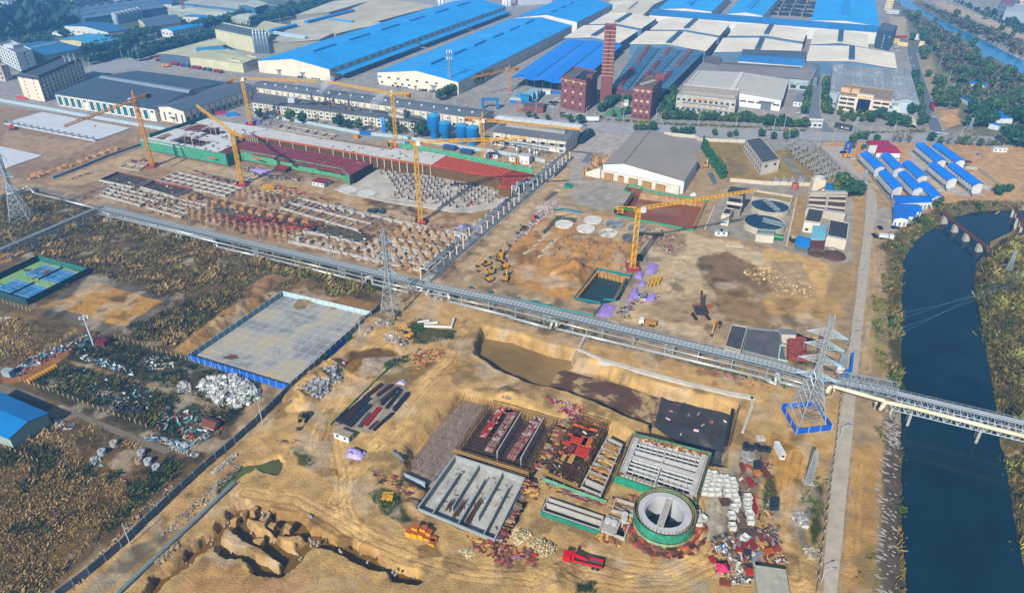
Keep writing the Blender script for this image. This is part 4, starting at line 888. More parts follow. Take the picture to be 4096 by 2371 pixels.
for r_ in range(3): wins(t,q[0],q[1],3,2+r_*4,2,2,'3a5870')
LS=[((155,455),(428,542),(808,468),(370,405),9,3,'2f6f9f','9cb0a4','blue grey shed with pale ridge stripe behind the ribbon window office',False,1),
 ((580,387),(912,434),(1190,373),(830,330),9,2.2,'4aa3d0','d9cf9c','pale blue roofed shed with yellowish walls beside the tree row',False,0),
 ((622,252),(1045,314),(1253,282),(850,218),9,3,'2f6c9c','d9dbd6','long slate blue shed with white walls in the upper left',False,0),
 ((1558,287),(1668,302),(1968,243),(1900,228),8,2,'2b9ae0','dfe2dc','bright blue roofed shed with white gable near the lorry yard',False,0),
 ((1338,190),(1432,272),(1750,220),(1700,140),9,3,'55687c','d3cf9e','barrel shaped grey shed with yellow gable in the upper left',False,0),
 ((1768,160),(2062,196),(2135,185),(1850,142),8,1.5,'1f8fe0','ddd6bf','small bright blue roofed shed beside the thin red mast',False,0),
 ((590,85),(820,182),(1610,70),(1380,-20),9,3,'5f7f98','4f6a80','wide ribbed grey works roof in the upper left',False,0),
 ((1100,0),(1660,45),(1700,-20),(1150,-60),10,2,'3f6f9a','d6c9c4','long white eaved shed at the top edge left of centre',True,0),
 ((1778,30),(2310,88),(2700,60),(2050,-40),11,3,'b7b8ac','4a7490','wide buff roofed shed with columned blue wall at the top edge',True,0),
 ((1622,95),(2420,200),(2490,140),(1750,50),7,1.5,'cdd2c0','a9b2a8','long low cream roofed shed below the buff one',True,0),
 ((2310,55),(2470,75),(2600,40),(2420,10),14,2,'c9cdb6','3c6f92','tall blue walled shed with cream roof at the top edge',False,0),
 ((0,300),(80,240),(100,120),(0,100),2,.5,'52706a','52706a','',False,0)]
for i,(a,b,c_,d,hh,r_,rf,wl,lb,sd_,nv) in enumerate(LS):
 if not lb: continue
 q=Q4(hh,*[('A1',)+p for p in (a,b,c_,d)]);t,g=shed('shed',lb,q,hh,r_,rf,wl,side=sd_,cat='shed',nv=nv,vc='8fb4c8',L=.9,vh=.5)
 wins(t,q[0],q[1],8 if (q[1]-q[0]).length>50 else 3,3.5,3,1.6,'3b5f78');wins(t,q[1],q[2],8,3.5,3,1.6,'3b5f78')
 if i==6:
  mb=MB()
  for k in range(1,5):
   for j in range(9):
    p=q[0].lerp(q[1],k/5).lerp(q[3].lerp(q[2],k/5),(j+.5)/9)+Z*(hh-9+10.5);mb.box(p,7,3,1.5,x=(q[3]-q[0]))
  mb.B('roof_vents',M('2d4a62'),t)
for i,(x0,y0,x1,y1,bx,by,ty,cl,lb) in enumerate(((-60,160,190,178,210,150,30,'a9c0cc','pale block of flats cut by the upper left corner'),(175,100,245,128,480,50,-120,'ccd6d8','tall pale tower block with white end wall in the upper left'),(655,55,720,66,960,20,-100,'d0d6d4','long pale block of flats at the top edge behind the ribbed works'))):
 t,q,h=BF('apartment_block',lb,'A1',(x0,y0),(x1,y1),(bx,by),ty,cl,'8c9aa2')
 for r_ in range(6): wins(t,q[0],q[1],4,2+r_*h/6.3,2,2,'5a7f96');wins(t,q[1],q[2],8,2+r_*h/6.3,2,2,'5a7f96')
for i in range(7):
 mb=MB();p=G('A1',1135+i*38,235-i*9);mb.H(p,[(4,0),(4,13),(.1,15)],14);SO('storage_silo',mb,M('9fb0ba',.6,.3,.3),N(i)+' weathered grey silo from the left beside the barrel shaped shed','silo','grey silos in the upper left',smooth=True)
mb=MB();mb.W(pts('A1',(70,385),(350,335),(520,305)),0,2.5,.8);SO('boundary_wall',mb,M('8da3ac'),'grey boundary wall below the dark wood in the upper left','wall')
t,q,h=BF('white_shed','small white shed on the scrub in the upper left','A1',(510,345),(600,350),(612,330),325,'e2e6e6','dfe4e6',cat='shed',par=0)
q=Q4(5,('A1',1280,360),('A1',1350,368),('A1',1520,325),('A1',1440,318));shed('shed','low pale shed under the trees near the blue gable shed',q,5,.8,'cfd6cc','a9b2a8')
q=Q4(11,('A1',1535,522),('A1',1812,545),('A1',2100,380),('A1',1840,440));
q=[G('A1',1532,520,9),G('A1',1830,548,9),G('A1',2190,430,9),G('A1',2090,380,9)]
t,g=shed('factory_hall','cream roofed loading hall with an overhanging roof above red lorries',q,9,.6,'d2cfa4','56697a',cat='factory hall',ov=1.)
q=[G('A1',1815,545,9),G('A1',2350,615,9),G('A1',2530,570,9),G('A1',2130,455,9)]
t,g=shed('factory_hall','cream factory with stepped blue skylight box beside the lorry yard',q,9,1.2,'cbc99d','d6d4ae',cat='factory hall',side=True)
mb=MB();mb.box(G('A1',2035,485,9.8),26,5,3,rz=.42);mb.B('skylight_box',M('3f93c4'),t);mb=MB();mb.box(G('A1',2240,490,9.8),20,1.2,.6,rz=-.35);mb.B('skylight',M('6fb3d0'),t)
t,q,h=BF('factory_block','tall plain cream factory block with pipes on its flat roof','A1',(2110,430),(2500,520),(2560,440),375,'d9d6b0','62727a',par=1)
mb=MB()
for i in range(8):
 p=q[0].lerp(q[1],.1+.11*i)+(q[3]-q[0])*.4;mb.bar(p+Z*h,p+Z*(h+U(3,6)),.7,6)
mb.B('roof_pipes',M('5b6b76'),t)
t,q,h=BF('gate_lodge','white lodge with brown doorway at the end of the lorry yard','A1',(2240,680),(2345,700),(2520,660),600,'d4d8d4','c7c8ae',cat='lodge');door(t,q[0],q[1],.6,4,5,'4a5660')
for i in range(9):
 mb=MB();p=G('A2',18+(i%5)*30,520-(i//5)*20);mb.H(p,[(2,0),(2,21),(1,22.5)],12);SO('steel_silo',mb,M('8fa0aa',.35,.2,.2,.6),f'{N(i%5)} steel silo from the left in the {["front","back"][i//5]} row beside the cream works','silo','cluster of steel silos',smooth=True)
CX=[((0,290),(140,335),(400,265),(90,205),9,'cfcba8','left cream roof with blue skylight box beside the steel silos'),
 ((140,430),(620,385),(900,270),(400,230),9,'c9c4ac','cream roof striped with pale skylight strips behind the first blue warehouse'),
 ((350,210),(780,330),(1240,235),(960,120),9.5,'d0c9ac','middle cream roof with a long blue skylight box'),
 ((700,200),(1130,225),(1780,60),(1200,-20),10,'cfc4a4','largest cream roof reaching up to the white pipe chimneys'),
 ((400,150),(720,120),(1250,-20),(900,-30),10,'d6d0b6','rear cream roof along the wooded road')]
for i,(a,b,c_,d,hh,rf,lb) in enumerate(CX):
 q=Q4(hh,*[('A2',)+p for p in (a,b,c_,d)]);t,g=shed('factory_hall',lb,q,hh,.8,(rf,.7,.25,.04),'b7b59c',cat='factory hall',side=True)
def roofbox(label,t_,x0,y0,x1,y1,z,w_,h_,cl):
 a=G(t_,x0,y0,z);b=G(t_,x1,y1,z);mb=MB();mb.box((a+b)/2,(b-a).length,w_,h_,x=b-a);x=(b-a).normalized();y=Z.cross(x)
 mb.add([a-y*w_*.6+Z*h_,a+y*w_*.6+Z*h_,b+y*w_*.6+Z*h_,b-y*w_*.6+Z*h_,a+Z*(h_+.8),b+Z*(h_+.8)],[(0,1,4),(1,2,5,4),(2,3,5),(3,0,4,5)])
 return SO('roof_monitor',mb,M(cl,.5,.1),label,'roof monitor')
roofbox('long blue roof monitor on the middle cream roof','A2',500,230,950,120,9.8,6,3,'2f8ad0')
roofbox('blue roof monitor beside the steel silos','A2',150,320,395,262,9.8,6,3,'2f8ad0')
roofbox('pale topped blue roof monitor running down the striped cream roof','A2',190,325,500,375,9.8,5,2,'b9d8e8')
roofbox('blue edged roof monitor behind the long blue one','A2',720,195,950,225,9.8,5,2,'5aa6d8')
mb=MB();mb.W(pts('A2',(170,500),(640,380),(1240,190)),0,7,2);SO('cream_parapet_wall',mb,M('c9cac0'),'long pale wall between the cream roofs and the first blue warehouse','wall')
for i,(x,y,r_,h_,cl) in enumerate(((1790,70,2,22,'dfe3e4'),(1822,75,2,20,'dfe3e4'),(2055,45,1.6,26,'2a6aa8'),(2410,50,2.5,12,'e8eae8'),(2470,60,3,26,'cfd4d4'),(2435,60,2,14,'e8eae8'))):
 mb=MB();p=G('A2',x,y);mb.H(p,[(r_,0),(r_*.9,h_),(r_*.6,h_)],12);SO('works_chimney',mb,M(cl,.5,.1),['left white chimney of the pair behind the cream roofs','right white chimney of the pair behind the cream roofs','dark blue chimney behind the far end of the first blue warehouse','short white tank at the far end of the loading lane','tall pale tank at the far end of the loading lane','short white tank left of the tall pale one'][i],'chimney',smooth=True)
mb=MB();mb.box(G('A2',1960,15),60,16,12,rz=.3);SO('white_plant_block',mb,M('cfd6da'),'white plant block at the top edge behind the first blue warehouse','building')
mb=MB();mb.box(G('A3',230,35),50,20,9,rz=.4);SO('white_plant_block',mb,M('d3dada'),'white plant block at the top edge between the two blue warehouses','building')
# long two-level concrete mill
HL=11
q=Q4(HL,('A2',0,845),('A2',2190,1140),('A2',2318,1078),('A2',60,788))
q=[G('A2',-30,840,HL),G('A2',2185,1152,HL),G('A2',2315,1078,HL),G('A2',70,788,HL)]
t,g=shed('long_mill','very long cream concrete mill with low grey roof and rows of roof fans',q,HL,1.2,('69747e',.8,.2,.05),'e8dfcb',side=True,cat='factory hall',ov=.5)
wins(t,q[0],q[1],34,3,2.6,2,'24435a',m0=.5);wins(t,q[0],q[1],35,.1,.8,10.2,'b6aa96',m0=.05,name='pilaster',out=.5);wins(t,q[0],q[1],20,7.6,2.2,1.2,'3f8fb0',m0=.5)
for i in range(19):
 p=q[0].lerp(q[1],(i+1)/20)*.62+q[3].lerp(q[2],(i+1)/20)*.38;mb=MB();mb.H(p+Z*.6,[(1,0),(1,1.2),(.7,1.6),(.1,1.7)],10);f_=mb.B('roof_fan',M('ded9cf',.5,.1),t)
 mb=MB();mb.box(p+V((5,3,.7)),7,1.5,.15,rz=.9);mb.B('skylight',M('d9e0e2'),t)
low=[G('A2',-30,1000,6),G('A2',1690,1215,6)];up_=[q[0].copy(),q[0].lerp(q[1],.77)]
lq=[V((low[0].x,low[0].y,0)),V((low[1].x,low[1].y,0)),V((up_[1].x,up_[1].y,0))-V((.4,.4,0)),V((up_[0].x,up_[0].y,0))-V((.4,.4,0))]
t,Q_=block('mill_annexe','low two storey front annexe of the long cream mill with trees along it',lq,6.5,'ece2cc','646b70',cat='factory hall',par=.5,parc='8a8278')
wins(t,Q_[0],Q_[1],28,3.9,2.4,1.6,'2f86a8',m0=.5);wins(t,Q_[0],Q_[1],28,.9,2.4,1.6,'2c4353',m0=.5);wins(t,Q_[0],Q_[1],29,.1,.6,6.2,'b6aa96',m0=.05,name='pilaster',out=.4)
for i,(x,y) in enumerate(((555,1010),(770,1040),(915,1065),(690,1015))):
 mb=MB();p=G('A2',x,y,6.5);mb.box(p,4,3,3);mb.bar(p+Z*3,p+Z*9,1.,6,.6);mb.tube([p+Z*1,p+V((6,-2,1)),p+V((9,-3,.6))],.8,6)
 for k in range(5): mb.box(p+V((U(-7,8),U(-3,1),0)),U(1,3),U(1,2),U(.8,2),rz=U(0,3))
 SO('dust_extractor',mb,M('6b6661',.6,.3,.5),N(i)+' grey dust extractor with flue on the annexe roof','dust extractor','dust extractors on the annexe roof')
for i,(x,y,w_,d_,h_,cl) in enumerate(((370,995,6,5,4,'c9cfcc'),(1400,1130,10,6,6,'d6d2c4'),(1335,1120,5,4,5,'dcd8ca'))):
 mb=MB();mb.box(G('A2',x,y,6.5),w_,d_,h_,rz=-.3);SO('roof_plant_room',mb,M(cl),['small grey plant room at the left of the annexe roof','pale ribbed cooling box on the annexe roof behind the tower crane','narrow pale box left of the ribbed cooling box'][i],'plant room')
for i,(x,y0,h_) in enumerate(((1243,1275,11),(1262,1280,11))):
 mb=MB();mb.H(G('A2',x,y0),[(1,0),(1,h_),(.2,h_+.4)],12);SO('blue_column_tank',mb,M('1f82c8',.4,.1),['left','right'][i]+' slim blue column tank of the pair against the annexe','tank','slim blue column tanks',smooth=True)
for i,(x,y0,yt,r_) in enumerate(((1742,1345,1092,4.9),(1848,1368,1168,4.5),(2010,1395,1192,4.6),(2113,1412,1212,4.6))):
 p=G('A2',x,y0-10);h_=HT(p,'A2',yt)
 t=TG('cement_silo',N(i)+' blue silo from the left in front of the long mill','silo',p,'blue silos in front of the long mill')
 mb=MB();mb.H(p,[(r_*.62,0),(r_*.62,h_*.28),(r_,h_*.42),(r_,h_*.9)],24);mb.B('shell',M('1c80c6',.45,.12,.2),t,True)
 mb=MB();mb.H(p,[(r_*1.03,h_*.9),(r_*.2,h_),(.1,h_)],24);mb.B('cap',M('4aa0cc',.5,.1),t)
 mb=MB()
 for k in range(10): mb.bar(p+V((r_*math.cos(k*.628),r_*math.sin(k*.628),h_*.9)),p+V((r_*math.cos(k*.628),r_*math.sin(k*.628),h_*.9+1.2)),.08,3)
 mb.H(p,[(r_,h_*.9+1.1),(r_+.1,h_*.9+1.2)],24);mb.B('railing',M('7fa8c0'),t)
q=[G('E8',215,110,9.5),G('E8',900,200,9.5),G('E8',1020,92,9.5),G('E8',345,15,9.5)]
t,g=shed('plant_hall','cream plant hall with grey roof and barrel vent behind the pipe manifold',q,9.5,1.4,('6e747a',.8,.15,.05),'ebe3d2',side=True,cat='factory hall',ov=.6)
m1=G('E8',350,45,11.5);m2=G('E8',895,115,11.5);x=(m2-m1);y=Z.cross(x.normalized());pr=[y*math.cos(math.pi*k/8)*2.6+Z*(math.sin(math.pi*k/8)*2.-.6) for k in range(9)]
mb=MB();mb.add([m1+v for v in pr]+[m2+v for v in pr],[(k,k+1,10+k,9+k) for k in range(8)]+[tuple(range(9))[::-1],tuple(range(9,18))]);mb.B('ridge_vent',M('98968f',.6),g['roof'])
wins(t,q[0],q[1],8,5.4,3,1.5,'263c4c',m0=.5);wins(t,q[0],q[1],9,.1,.5,9,'c9c0ae',m0=.05,name='pilaster',out=.4);wins(t,q[0],q[1],8,1.5,3,1.5,'4a5a66',m0=.5,skip=(3,4,5,6));wins(t,q[1],q[2],4,3,1.2,4,'263c4c',m0=.5)
q=[G('E8',225,-10,9),G('E8',1020,88,9),G('E8',1100,58,9),G('E8',330,-30,9)]
t=TG('arched_canopy','long pale arched canopy on steel ribs behind the plant hall','canopy',cen([V((p.x,p.y,0)) for p in q]))
nb=9
for i in range(nb):
 mb=MB();a0=q[0].lerp(q[1],i/nb);a1=q[0].lerp(q[1],(i+.96)/nb);b0=q[3].lerp(q[2],i/nb);b1=q[3].lerp(q[2],(i+.96)/nb);n_=6;vs=[]
 for s_ in (a0,b0),(a1,b1):
  for k in range(n_+1):
   f=k/n_;vs.append(s_[0].lerp(s_[1],f)+Z*(2.2*math.sin(math.pi*f)))
 mb.add(vs+[v+Z*.1 for v in vs],[(k,k+1,n_+2+k,n_+1+k) for k in range(n_)]+[(14+k,14+n_+1+k,14+n_+2+k,14+k+1) for k in range(n_)]);mb.B('roof_panel',M('c3ccd2',.3,.1),t)
for i in range(10):
 a=q[1].lerp(q[0],i/9);mb=MB();mb.bar((a.x,a.y,0),a,.2);b=q[2].lerp(q[3],i/9);mb.bar((b.x,b.y,0),b,.2);mb.bar(a,b,.2);mb.B('frame',M('8a8f92'),t)
mb=MB()
for k in range(5): mb.ball(G('E8',1040,200)+V((k*2.2-2,k*4-2,0)),4.5,10,5,1.2)
SO('dark_tarp_heap',mb,M('1d2f3a',.9,.3,.5,bump=.5),'dark tarpaulin covered heap against the plant hall end wall','heap')
# paper store (big grey roof)
HP=8
q=[G('B3',900,166,HP),G('B3',1692,330,HP),G('B3',1822,128,HP),G('B3',1290,-160,HP)]
fl,fr=G('B3',905,165,HP),G('B3',1690,330,HP);br=G('B3',1822,128,HP)
bl=G('A3',1205,1278,HP);bm=G('A3',1740,1375,HP)
t=TG('paper_store','broad grey roofed paper store with white front and rolls in its doorways','warehouse',V((cen([fl,fr,br,bl]).x,cen([fl,fr,br,bl]).y,0)))
pl=[fl,fr,br,bm,bl];mb=MB();mb.P(pl,0,HP);mb.B('wall',M('dfe4e6',.7,.1,.1),t)
m1=fl.lerp(fr,.26)+Z*3.2;m2=bl.lerp(bm,.3)+Z*3.2
mb=MB();mb.add([fl,m1,m2,bl],[(0,1,2,3)]);mb.add([m1,fr,br,bm,m2],[(0,1,2,3,4)]);
mb.v=[tuple(V(p)+Z*.05) for p in mb.v];n0=len(mb.v);mb.add([V(p)+Z*.35 for p in mb.v],[(0,1,2,3),(4,5,6,7,8)]);mb.B('roof',M('9b948c',.8,.12,.05),t)
mb=MB();mb.add([fl,fr,m1],[(0,1,2)]);mb.B('gable_end',M('f0f0ee'),t)
mb=MB();mb.bar(m1+Z*.4,m2+Z*.4,.35);mb.B('ridge_cap',M('5f7080'),t)
d=(fr-fl);d.z=0;d.normalize();n=V((d.y,-d.x,0));g0=V((fl.x,fl.y,0));g1=V((fr.x,fr.y,0))
mb=MB();a=g0-d*1;b=g1-d*2
mb.X([a+n*.05,b+n*.05,b+n*2.2,a+n*2.2],[p+Z*HT(g0,'B3',225)*.0+Z*5. for p in (a+n*.05,b+n*.05,b+n*2.2,a+n*2.2)]);po=mb.B('loading_front',M('e4ddcd',.8,.2,.2),t)
for i,f in enumerate((.1,.255,.41,.58,.745)):
 p=g0.lerp(g1,f)+n*2.25;w_=6.2 if i!=1 else 3.5
 mb=MB();mb.X([p-d*w_/2+n*-.1,p+d*w_/2-n*.1,p+d*w_/2+n*.05,p-d*w_/2+n*.05],[v+Z*4 for v in (p-d*w_/2-n*.1,p+d*w_/2-n*.1,p+d*w_/2+n*.05,p-d*w_/2+n*.05)]);bay=mb.B('doorway',M('4f4030'),t)
 for k in range(5):
  mb=MB();c_=p+d*(k-2)*w_*.19+n*.5;mb.H(c_,[(.01,0),(.62,0),(.62,3.6),(.01,3.6)],10);SO('paper_roll',mb,M('c39a5c',.8,.15),f'{N(k)} upright brown paper roll from the left in the {N(i)} doorway of the paper store','paper roll','paper rolls in the doorways of the paper store')
mb=MB();a=g0-d*10+n*1;mb.X([a,g0+n*1,g0+n*4,a+n*3],[v+Z*z for v,z in ((a,2.2),(g0+n*1,7),(g0+n*4,7),(a+n*3,2.2))]);mb.B('side_wall',M('e9e2d2'),t)
wins(t,q[1],q[2],6,2.5,2.5,1.8,'4a7aa8')
mb=MB()
def rolls(label,t_,x,y,nx,ny,nz,grp):
 mb=MB();o=G(t_,x,y);ax=V((.93,-.36,0));ay=V((.36,.93,0))
 for i in range(nx):
  for j in range(ny):
   for k in range(nz): mb.H(o+ax*i*1.7+ay*j*1.7+Z*k*2.2,[(.01,0),(.8,0),(.8,2.15),(.01,2.15)],9)
 return SO('paper_roll_stack',mb,M('bb9568',.8,.2,.4,0,'isl'),label,'paper rolls',grp)
rolls('tall block of brown paper rolls standing left of the paper store','B3',778,190,8,6,3,None);rolls('lower row of brown paper rolls by the low wall of the paper store','B3',708,262,5,2,2,None);rolls('thin line of brown rolls behind the low wall of the paper store','B3',790,215,6,2,1,None)
mb=MB();mb.box(G('B3',790,110),9,18,.8,rz=-.3);SO('grey_slab_stack',mb,M('74808a'),'flat dark grey slab lying behind the tall paper roll block','slab')
# towers, cranes, pylons
YEL='e6b01c'
def crane(label,base,zt,jib,cj,apex=0.,mast=1.9,cab=True,jz=0.,cz=0.,fence=True,cwt='d8901c',col=YEL,jw=1.5):
 """jib, cj: world end points of jib and counter jib"""
 t=TG('tower_crane',label,'tower crane',base,'tower cranes')
 mb=MB();mb.T(base+Z*.6,base+Z*zt,mast,mast,int(zt/2.4),.17);mb.B('mast',M(col,.5,.1),t)
 top=base+Z*zt;dj=(jib-top);dh=V((dj.x,dj.y,0)).normalized()
 mb=MB();mb.box(top-Z*.3,2.6,2.6,1.4,x=dh);mb.B('slewing_ring',M(col,.5,.1),t)
 a=top+Z*1.6+dh*1.2;mb=MB();L=(jib-a).length;mb.T(a,jib,jw,jw*.8,int(L/2.2),.13,tri=True);j=mb.B('jib',M(col,.5,.1),t)
 mb=MB();mb.box(a.lerp(jib,.62)-Z*1.2,1.2,1,.5);mb.bar(a.lerp(jib,.62)-Z*1,a.lerp(jib,.62)-Z*6,.05,3);mb.box(a.lerp(jib,.62)-Z*6.8,.7,.7,.9);mb.B('hook_trolley',M('c77f1a'),j)
 b=top+Z*1.6-dh*1.2;mb=MB();mb.T(b,cj,1.2,1.,max(2,int((cj-b).length/2)),.13);k=mb.B('counter_jib',M(col,.5,.1),t)
 mb=MB();x=(cj-b).normalized();
 for i in range(3): mb.box(cj-x*(1+i*1.1)-Z*2.4,.8,2.,2.8,x=x)
 mb.B('counterweight',M(cwt,.6,.15),k)
 mb=MB();mb.box(cj-x*1-Z*1.2,3.4,2.1,.5,x=x);mb.box(cj-x*1-Z*2.3,3.4,2.1,.45,x=x);mb.B('weight_bands',M('25282a'),k)
 if cab:
  c_=Z.cross(dh);mb=MB();mb.box(top+Z*.2+dh*1.6-c_*1.9,2.,1.7,2.3,x=dh);cb=mb.B('cab',M('eceee8',.4,.1),t)
  mb=MB();mb.box(top+Z*.9+dh*2.5-c_*1.9,.3,1.4,1.3,x=dh);mb.B('cab_glass',M('24313a',.15),cb)
 if apex:
  ap=top+Z*(1.6+apex);mb=MB();mb.T(top+Z*1.6,ap,1.4,.35,max(3,int(apex/2)),.13)
  mb.B('apex_tower',M(col,.5,.1),t);mb=MB();mb.bar(ap,a.lerp(jib,.55)+Z*.7,.07,3);mb.bar(ap,a.lerp(jib,.85)+Z*.7,.07,3);mb.bar(ap,cj,.09,3);mb.B('tie_bars',M('5a5148'),t)
 mb=MB();mb.box(base,4.4,4.4,.7);mb.B('footing',M('b98a84'),t)
 if fence:
  mb=MB();q=[base+V(p) for p in ((-3,-3,0),(3,-3,0),(3,3,0),(-3,3,0))];mb.W(q,.2,1.5,.1,True);mb.B('base_fence',M('b02b30'),t)
 return t
def CR(label,bt,bx,by,tt,ty,jt,jx,jy,ct_,cx,cy,**k):
 b=G(bt,bx,by);z=HT(b,tt,ty)-1.5
 jz=z+1.6+k.pop('jz',0);cz=z+1.6
 return crane(label,b,z,G(jt,jx,jy,jz),G(ct_,cx,cy,cz),**k)
CR('orange tower crane left of the green netted block, jib over the white slab','B1',1478,185,'A1',965,'A1',620,1222,'A1',1445,905,apex=6,col='e09c28',cwt='4a4438')
CR('yellow tower crane with raised jib in front of the purple-red formwork deck','B1',2350,362,'E1',265,'A1',1910,1022,'E1',1300,345,jz=3.5)
CR('orange tower crane between the dark annexe and the white deck','A1',2430,1208,'A1',760,'A2',600,784,'A1',2205,782,jz=-1)
CR('tower crane with hanging hook behind the slab beside the silos','A2',1372,1420,'A2',905,'A2',700,790,'A2',1500,908,cwt='e09a20')
c5=CR('tower crane with pointed apex between the blue silos and the plant hall','B2',2212,138,'A2',1160,'A3',690,1250,'A2',2045,1138,apex=5)
c6=CR('tallest tower crane standing before the orange formwork deck','B2',1608,730,'A2',1375,'A3',165,1335,'A2',1300,1372,cwt='e09a20')
CR('small distant tower crane beside the open blue roof','A2',2465,890,'A2',672,'A2',2105,750,'A3',75,655,apex=3.5,mast=1.7,fence=False,col='e09a34')
c8=CR('big tower crane beside the brown flooded pit','B3',1188,1172,'B3',590,'B3',2365,412,'B3',1025,585)
def crsign(t,body,col,bg):
 k=[c for c in t.children if c.name.startswith('counter_jib')][0];org=V(t.location);vs=[V(v.co)+org for v in k.data.vertices]
 a=vs[0];b=max(vs,key=lambda v:(v-a).length);mb=MB();x=(b-a);x.z=0;L=x.length;x.normalize();
 if x.x<0: a,b=b,a;x=-x
 n=V((x.y,-x.x,0));p=a.lerp(b,.5)+n*1.0;mb.X([p-x*L*.36-Z*.6,p+x*L*.36-Z*.6,p+x*L*.36-Z*.6+n*.1,p-x*L*.36-Z*.6+n*.1],[v+Z*1.5 for v in (p-x*L*.36-Z*.6,p+x*L*.36-Z*.6,p+x*L*.36-Z*.6+n*.1,p-x*L*.36-Z*.6+n*.1)])
 s=mb.B('sign_board',M(bg,.5,.05),k);text(body,p+n*.18-Z*.35,x,Z,1.25,col,k)
crsign(c8,'ZOOMLION','5fd84a','1f2426');crsign(c6,'湖南安装','f2f4f2','2c6fb4')
def tower(name,label,cat,c,h,wb,wt,nb,r=.12,arms=(),col='b9c4ca',ax=UA,corners=None,grp=None,waist=.55,ins='5f9fcf'):
 t=TG(name,label,cat,c,grp);mb=MB()
 cs=corners or [c+(UA*a+VA*b)*wb/2 for a,b in ((-1,-1),(1,-1),(1,1),(-1,1))]
 tp=[c+Z*h+(UA*a+VA*b)*wt/2 for a,b in ((-1,-1),(1,-1),(1,1),(-1,1))]
 ws=(wt+(wb-wt)*.22)
 ms=[c+Z*h*waist+(UA*a+VA*b)*ws/2 for a,b in ((-1,-1),(1,-1),(1,1),(-1,1))]
 zs=[];n1=max(2,int(nb*waist));rows=[[p.lerp(q,(i/n1)**.9) for p,q in zip(cs,ms)] for i in range(n1+1)]+[[p.lerp(q,(i+1)/(nb-n1)) for p,q in zip(ms,tp)] for i in range(nb-n1)]
 for i,(a,b) in enumerate(zip(rows,rows[1:])):
  for j in range(4):
   k=(j+1)%4;mb.bar(a[j],b[j],r*1.5,4);mb.bar(a[j],b[k],r*.8,3,cap=False);mb.bar(a[k],b[j],r*.8,3,cap=False)
   if i: mb.bar(a[j],a[k],r*.8,3,cap=False)
 mb.B('tower_body',M(col,.45,.15,.3,.3),t)
 for z,L in arms:
  for s in (-1,1):
   mb=MB();w_=wt*1.3;b0=c+Z*z;tip=b0+ax*s*L
   y=Z.cross(ax)
   for q in (b0+ax*s*w_*.4+y*w_*.5,b0+ax*s*w_*.4-y*w_*.5,b0+ax*s*w_*.3+y*w_*.4+Z*2.2,b0+ax*s*w_*.3-y*w_*.4+Z*2.2): mb.bar(q,tip,r,3)
   for f in (.25,.5,.75):
    q=[v.lerp(tip,f) for v in (b0+y*w_*.5,b0-y*w_*.5,b0-y*w_*.4+Z*2.2,b0+y*w_*.4+Z*2.2)]
    for i in range(4): mb.bar(q[i],q[(i+1)%4],r*.7,3,cap=False)
    mb.bar(q[0],q[2],r*.7,3,cap=False)
   am=mb.B('cross_arm',M(col if s<0 else 'a9cfe4',.45,.1),t)
   mb=MB();mb.bar(tip,tip-Z*1.8,.12,5);mb.B('insulator',M(ins,.3),am)
 return t
cs=[G('C4',210,1102),G('C4',338,1272),G('C4',598,1250),G('C4',480,1050)]
cs=[cs[0],cs[1],cs[2],cs[0]+cs[2]-cs[1]];c=cen(cs);h=HT(c,'C4',200)
tower('pylon','largest lattice pylon standing in the blue hoarding by the riverside road','pylon',c,h,0,1.6,15,.14,[(HT(c,'C4',385),6.5),(HT(c,'C4',500),6.3),(HT(c,'C4',640),7),(HT(c,'C4',790),6.6)],corners=cs,grp='high voltage pylons')
cs=[G('C2',1215,205),G('C2',1350,228),G('C2',1435,165),G('C2',1300,145)];c=cen(cs);h=HT(c,'B2',790)
tower('pylon','slim lattice pylon between the pipe rack and the paved pad','pylon',c,h,0,1.5,13,.11,[(HT(c,'B2',900),3.6),(HT(c,'B2',1060),4.2),(HT(c,'B2',1200),4.6)],corners=cs,grp='high voltage pylons')
cs=[G('B1',95,735),G('B1',290,718),G('B1',325,650),G('B1',140,660)];c=cen(cs);h=HT(c,'E5',310)
tower('pylon','lattice pylon at the left edge above the dark scrub','pylon',c,h,0,1.6,13,.13,[(HT(c,'B1',90),6),(HT(c,'B1',270),6.5),(HT(c,'B1',390),7)],corners=cs,grp='high voltage pylons')
c=G('D4',425,385);tower('lattice_mast','leaning strip of slim lattice mast on a concrete foot below the largest pylon','lattice mast',c,HT(c,'D4',80),2.2,.9,12,.09,waist=.9)
mb=MB();mb.box(c-Z*.1,3.2,2.6,.5);SO('mast_footing',mb,M('bdb5a2'),'pale concrete block under the slim lattice mast','footing')
for lb,bt,bx,by,tt,ty,wb in (('telecom mast with white antennas in front of the windowed cream warehouse','A2',1895,895,'A2',490,5),('small lattice pole beside the dormitory fence','B4',970,320,'B4',215,3),('lattice mast on the reed bank right of the river','B4',2365,1190,'B4',1000,2.5),('lattice pole on the scrub beyond the side road','A4',1815,905,'A4',805,3),('lattice pole at the street edge before the cream office','A4',875,1285,'A4',1130,3),('lattice pole near the blue roofs at the far road','A4',1990,1262,'A4',1140,3)):
 b=G(bt,bx,by);h=HT(b,tt,ty);tower('lattice_pole',lb,'lattice mast',b,h,wb,1,9,.11,waist=.5)
p=G('A2',1895,895)
for z in (.82,.97):
 mb=MB()
 for i in range(5): mb.box(p+V((2.2*math.cos(i*1.25),2.2*math.sin(i*1.25),HT(p,'A2',490)*z-1)),.5,.4,2.4)
 SO('antenna',mb,M('eef1f2'),('lower' if z<.9 else 'upper')+' ring of white panel antennas on the telecom mast','antenna')
t=tower('distant_mast','thin red lattice structure beside the bright blue shed in the upper left','lattice mast',G('A1',1790,150),28,5,2,7,.2,col='9b6a60',waist=.5)
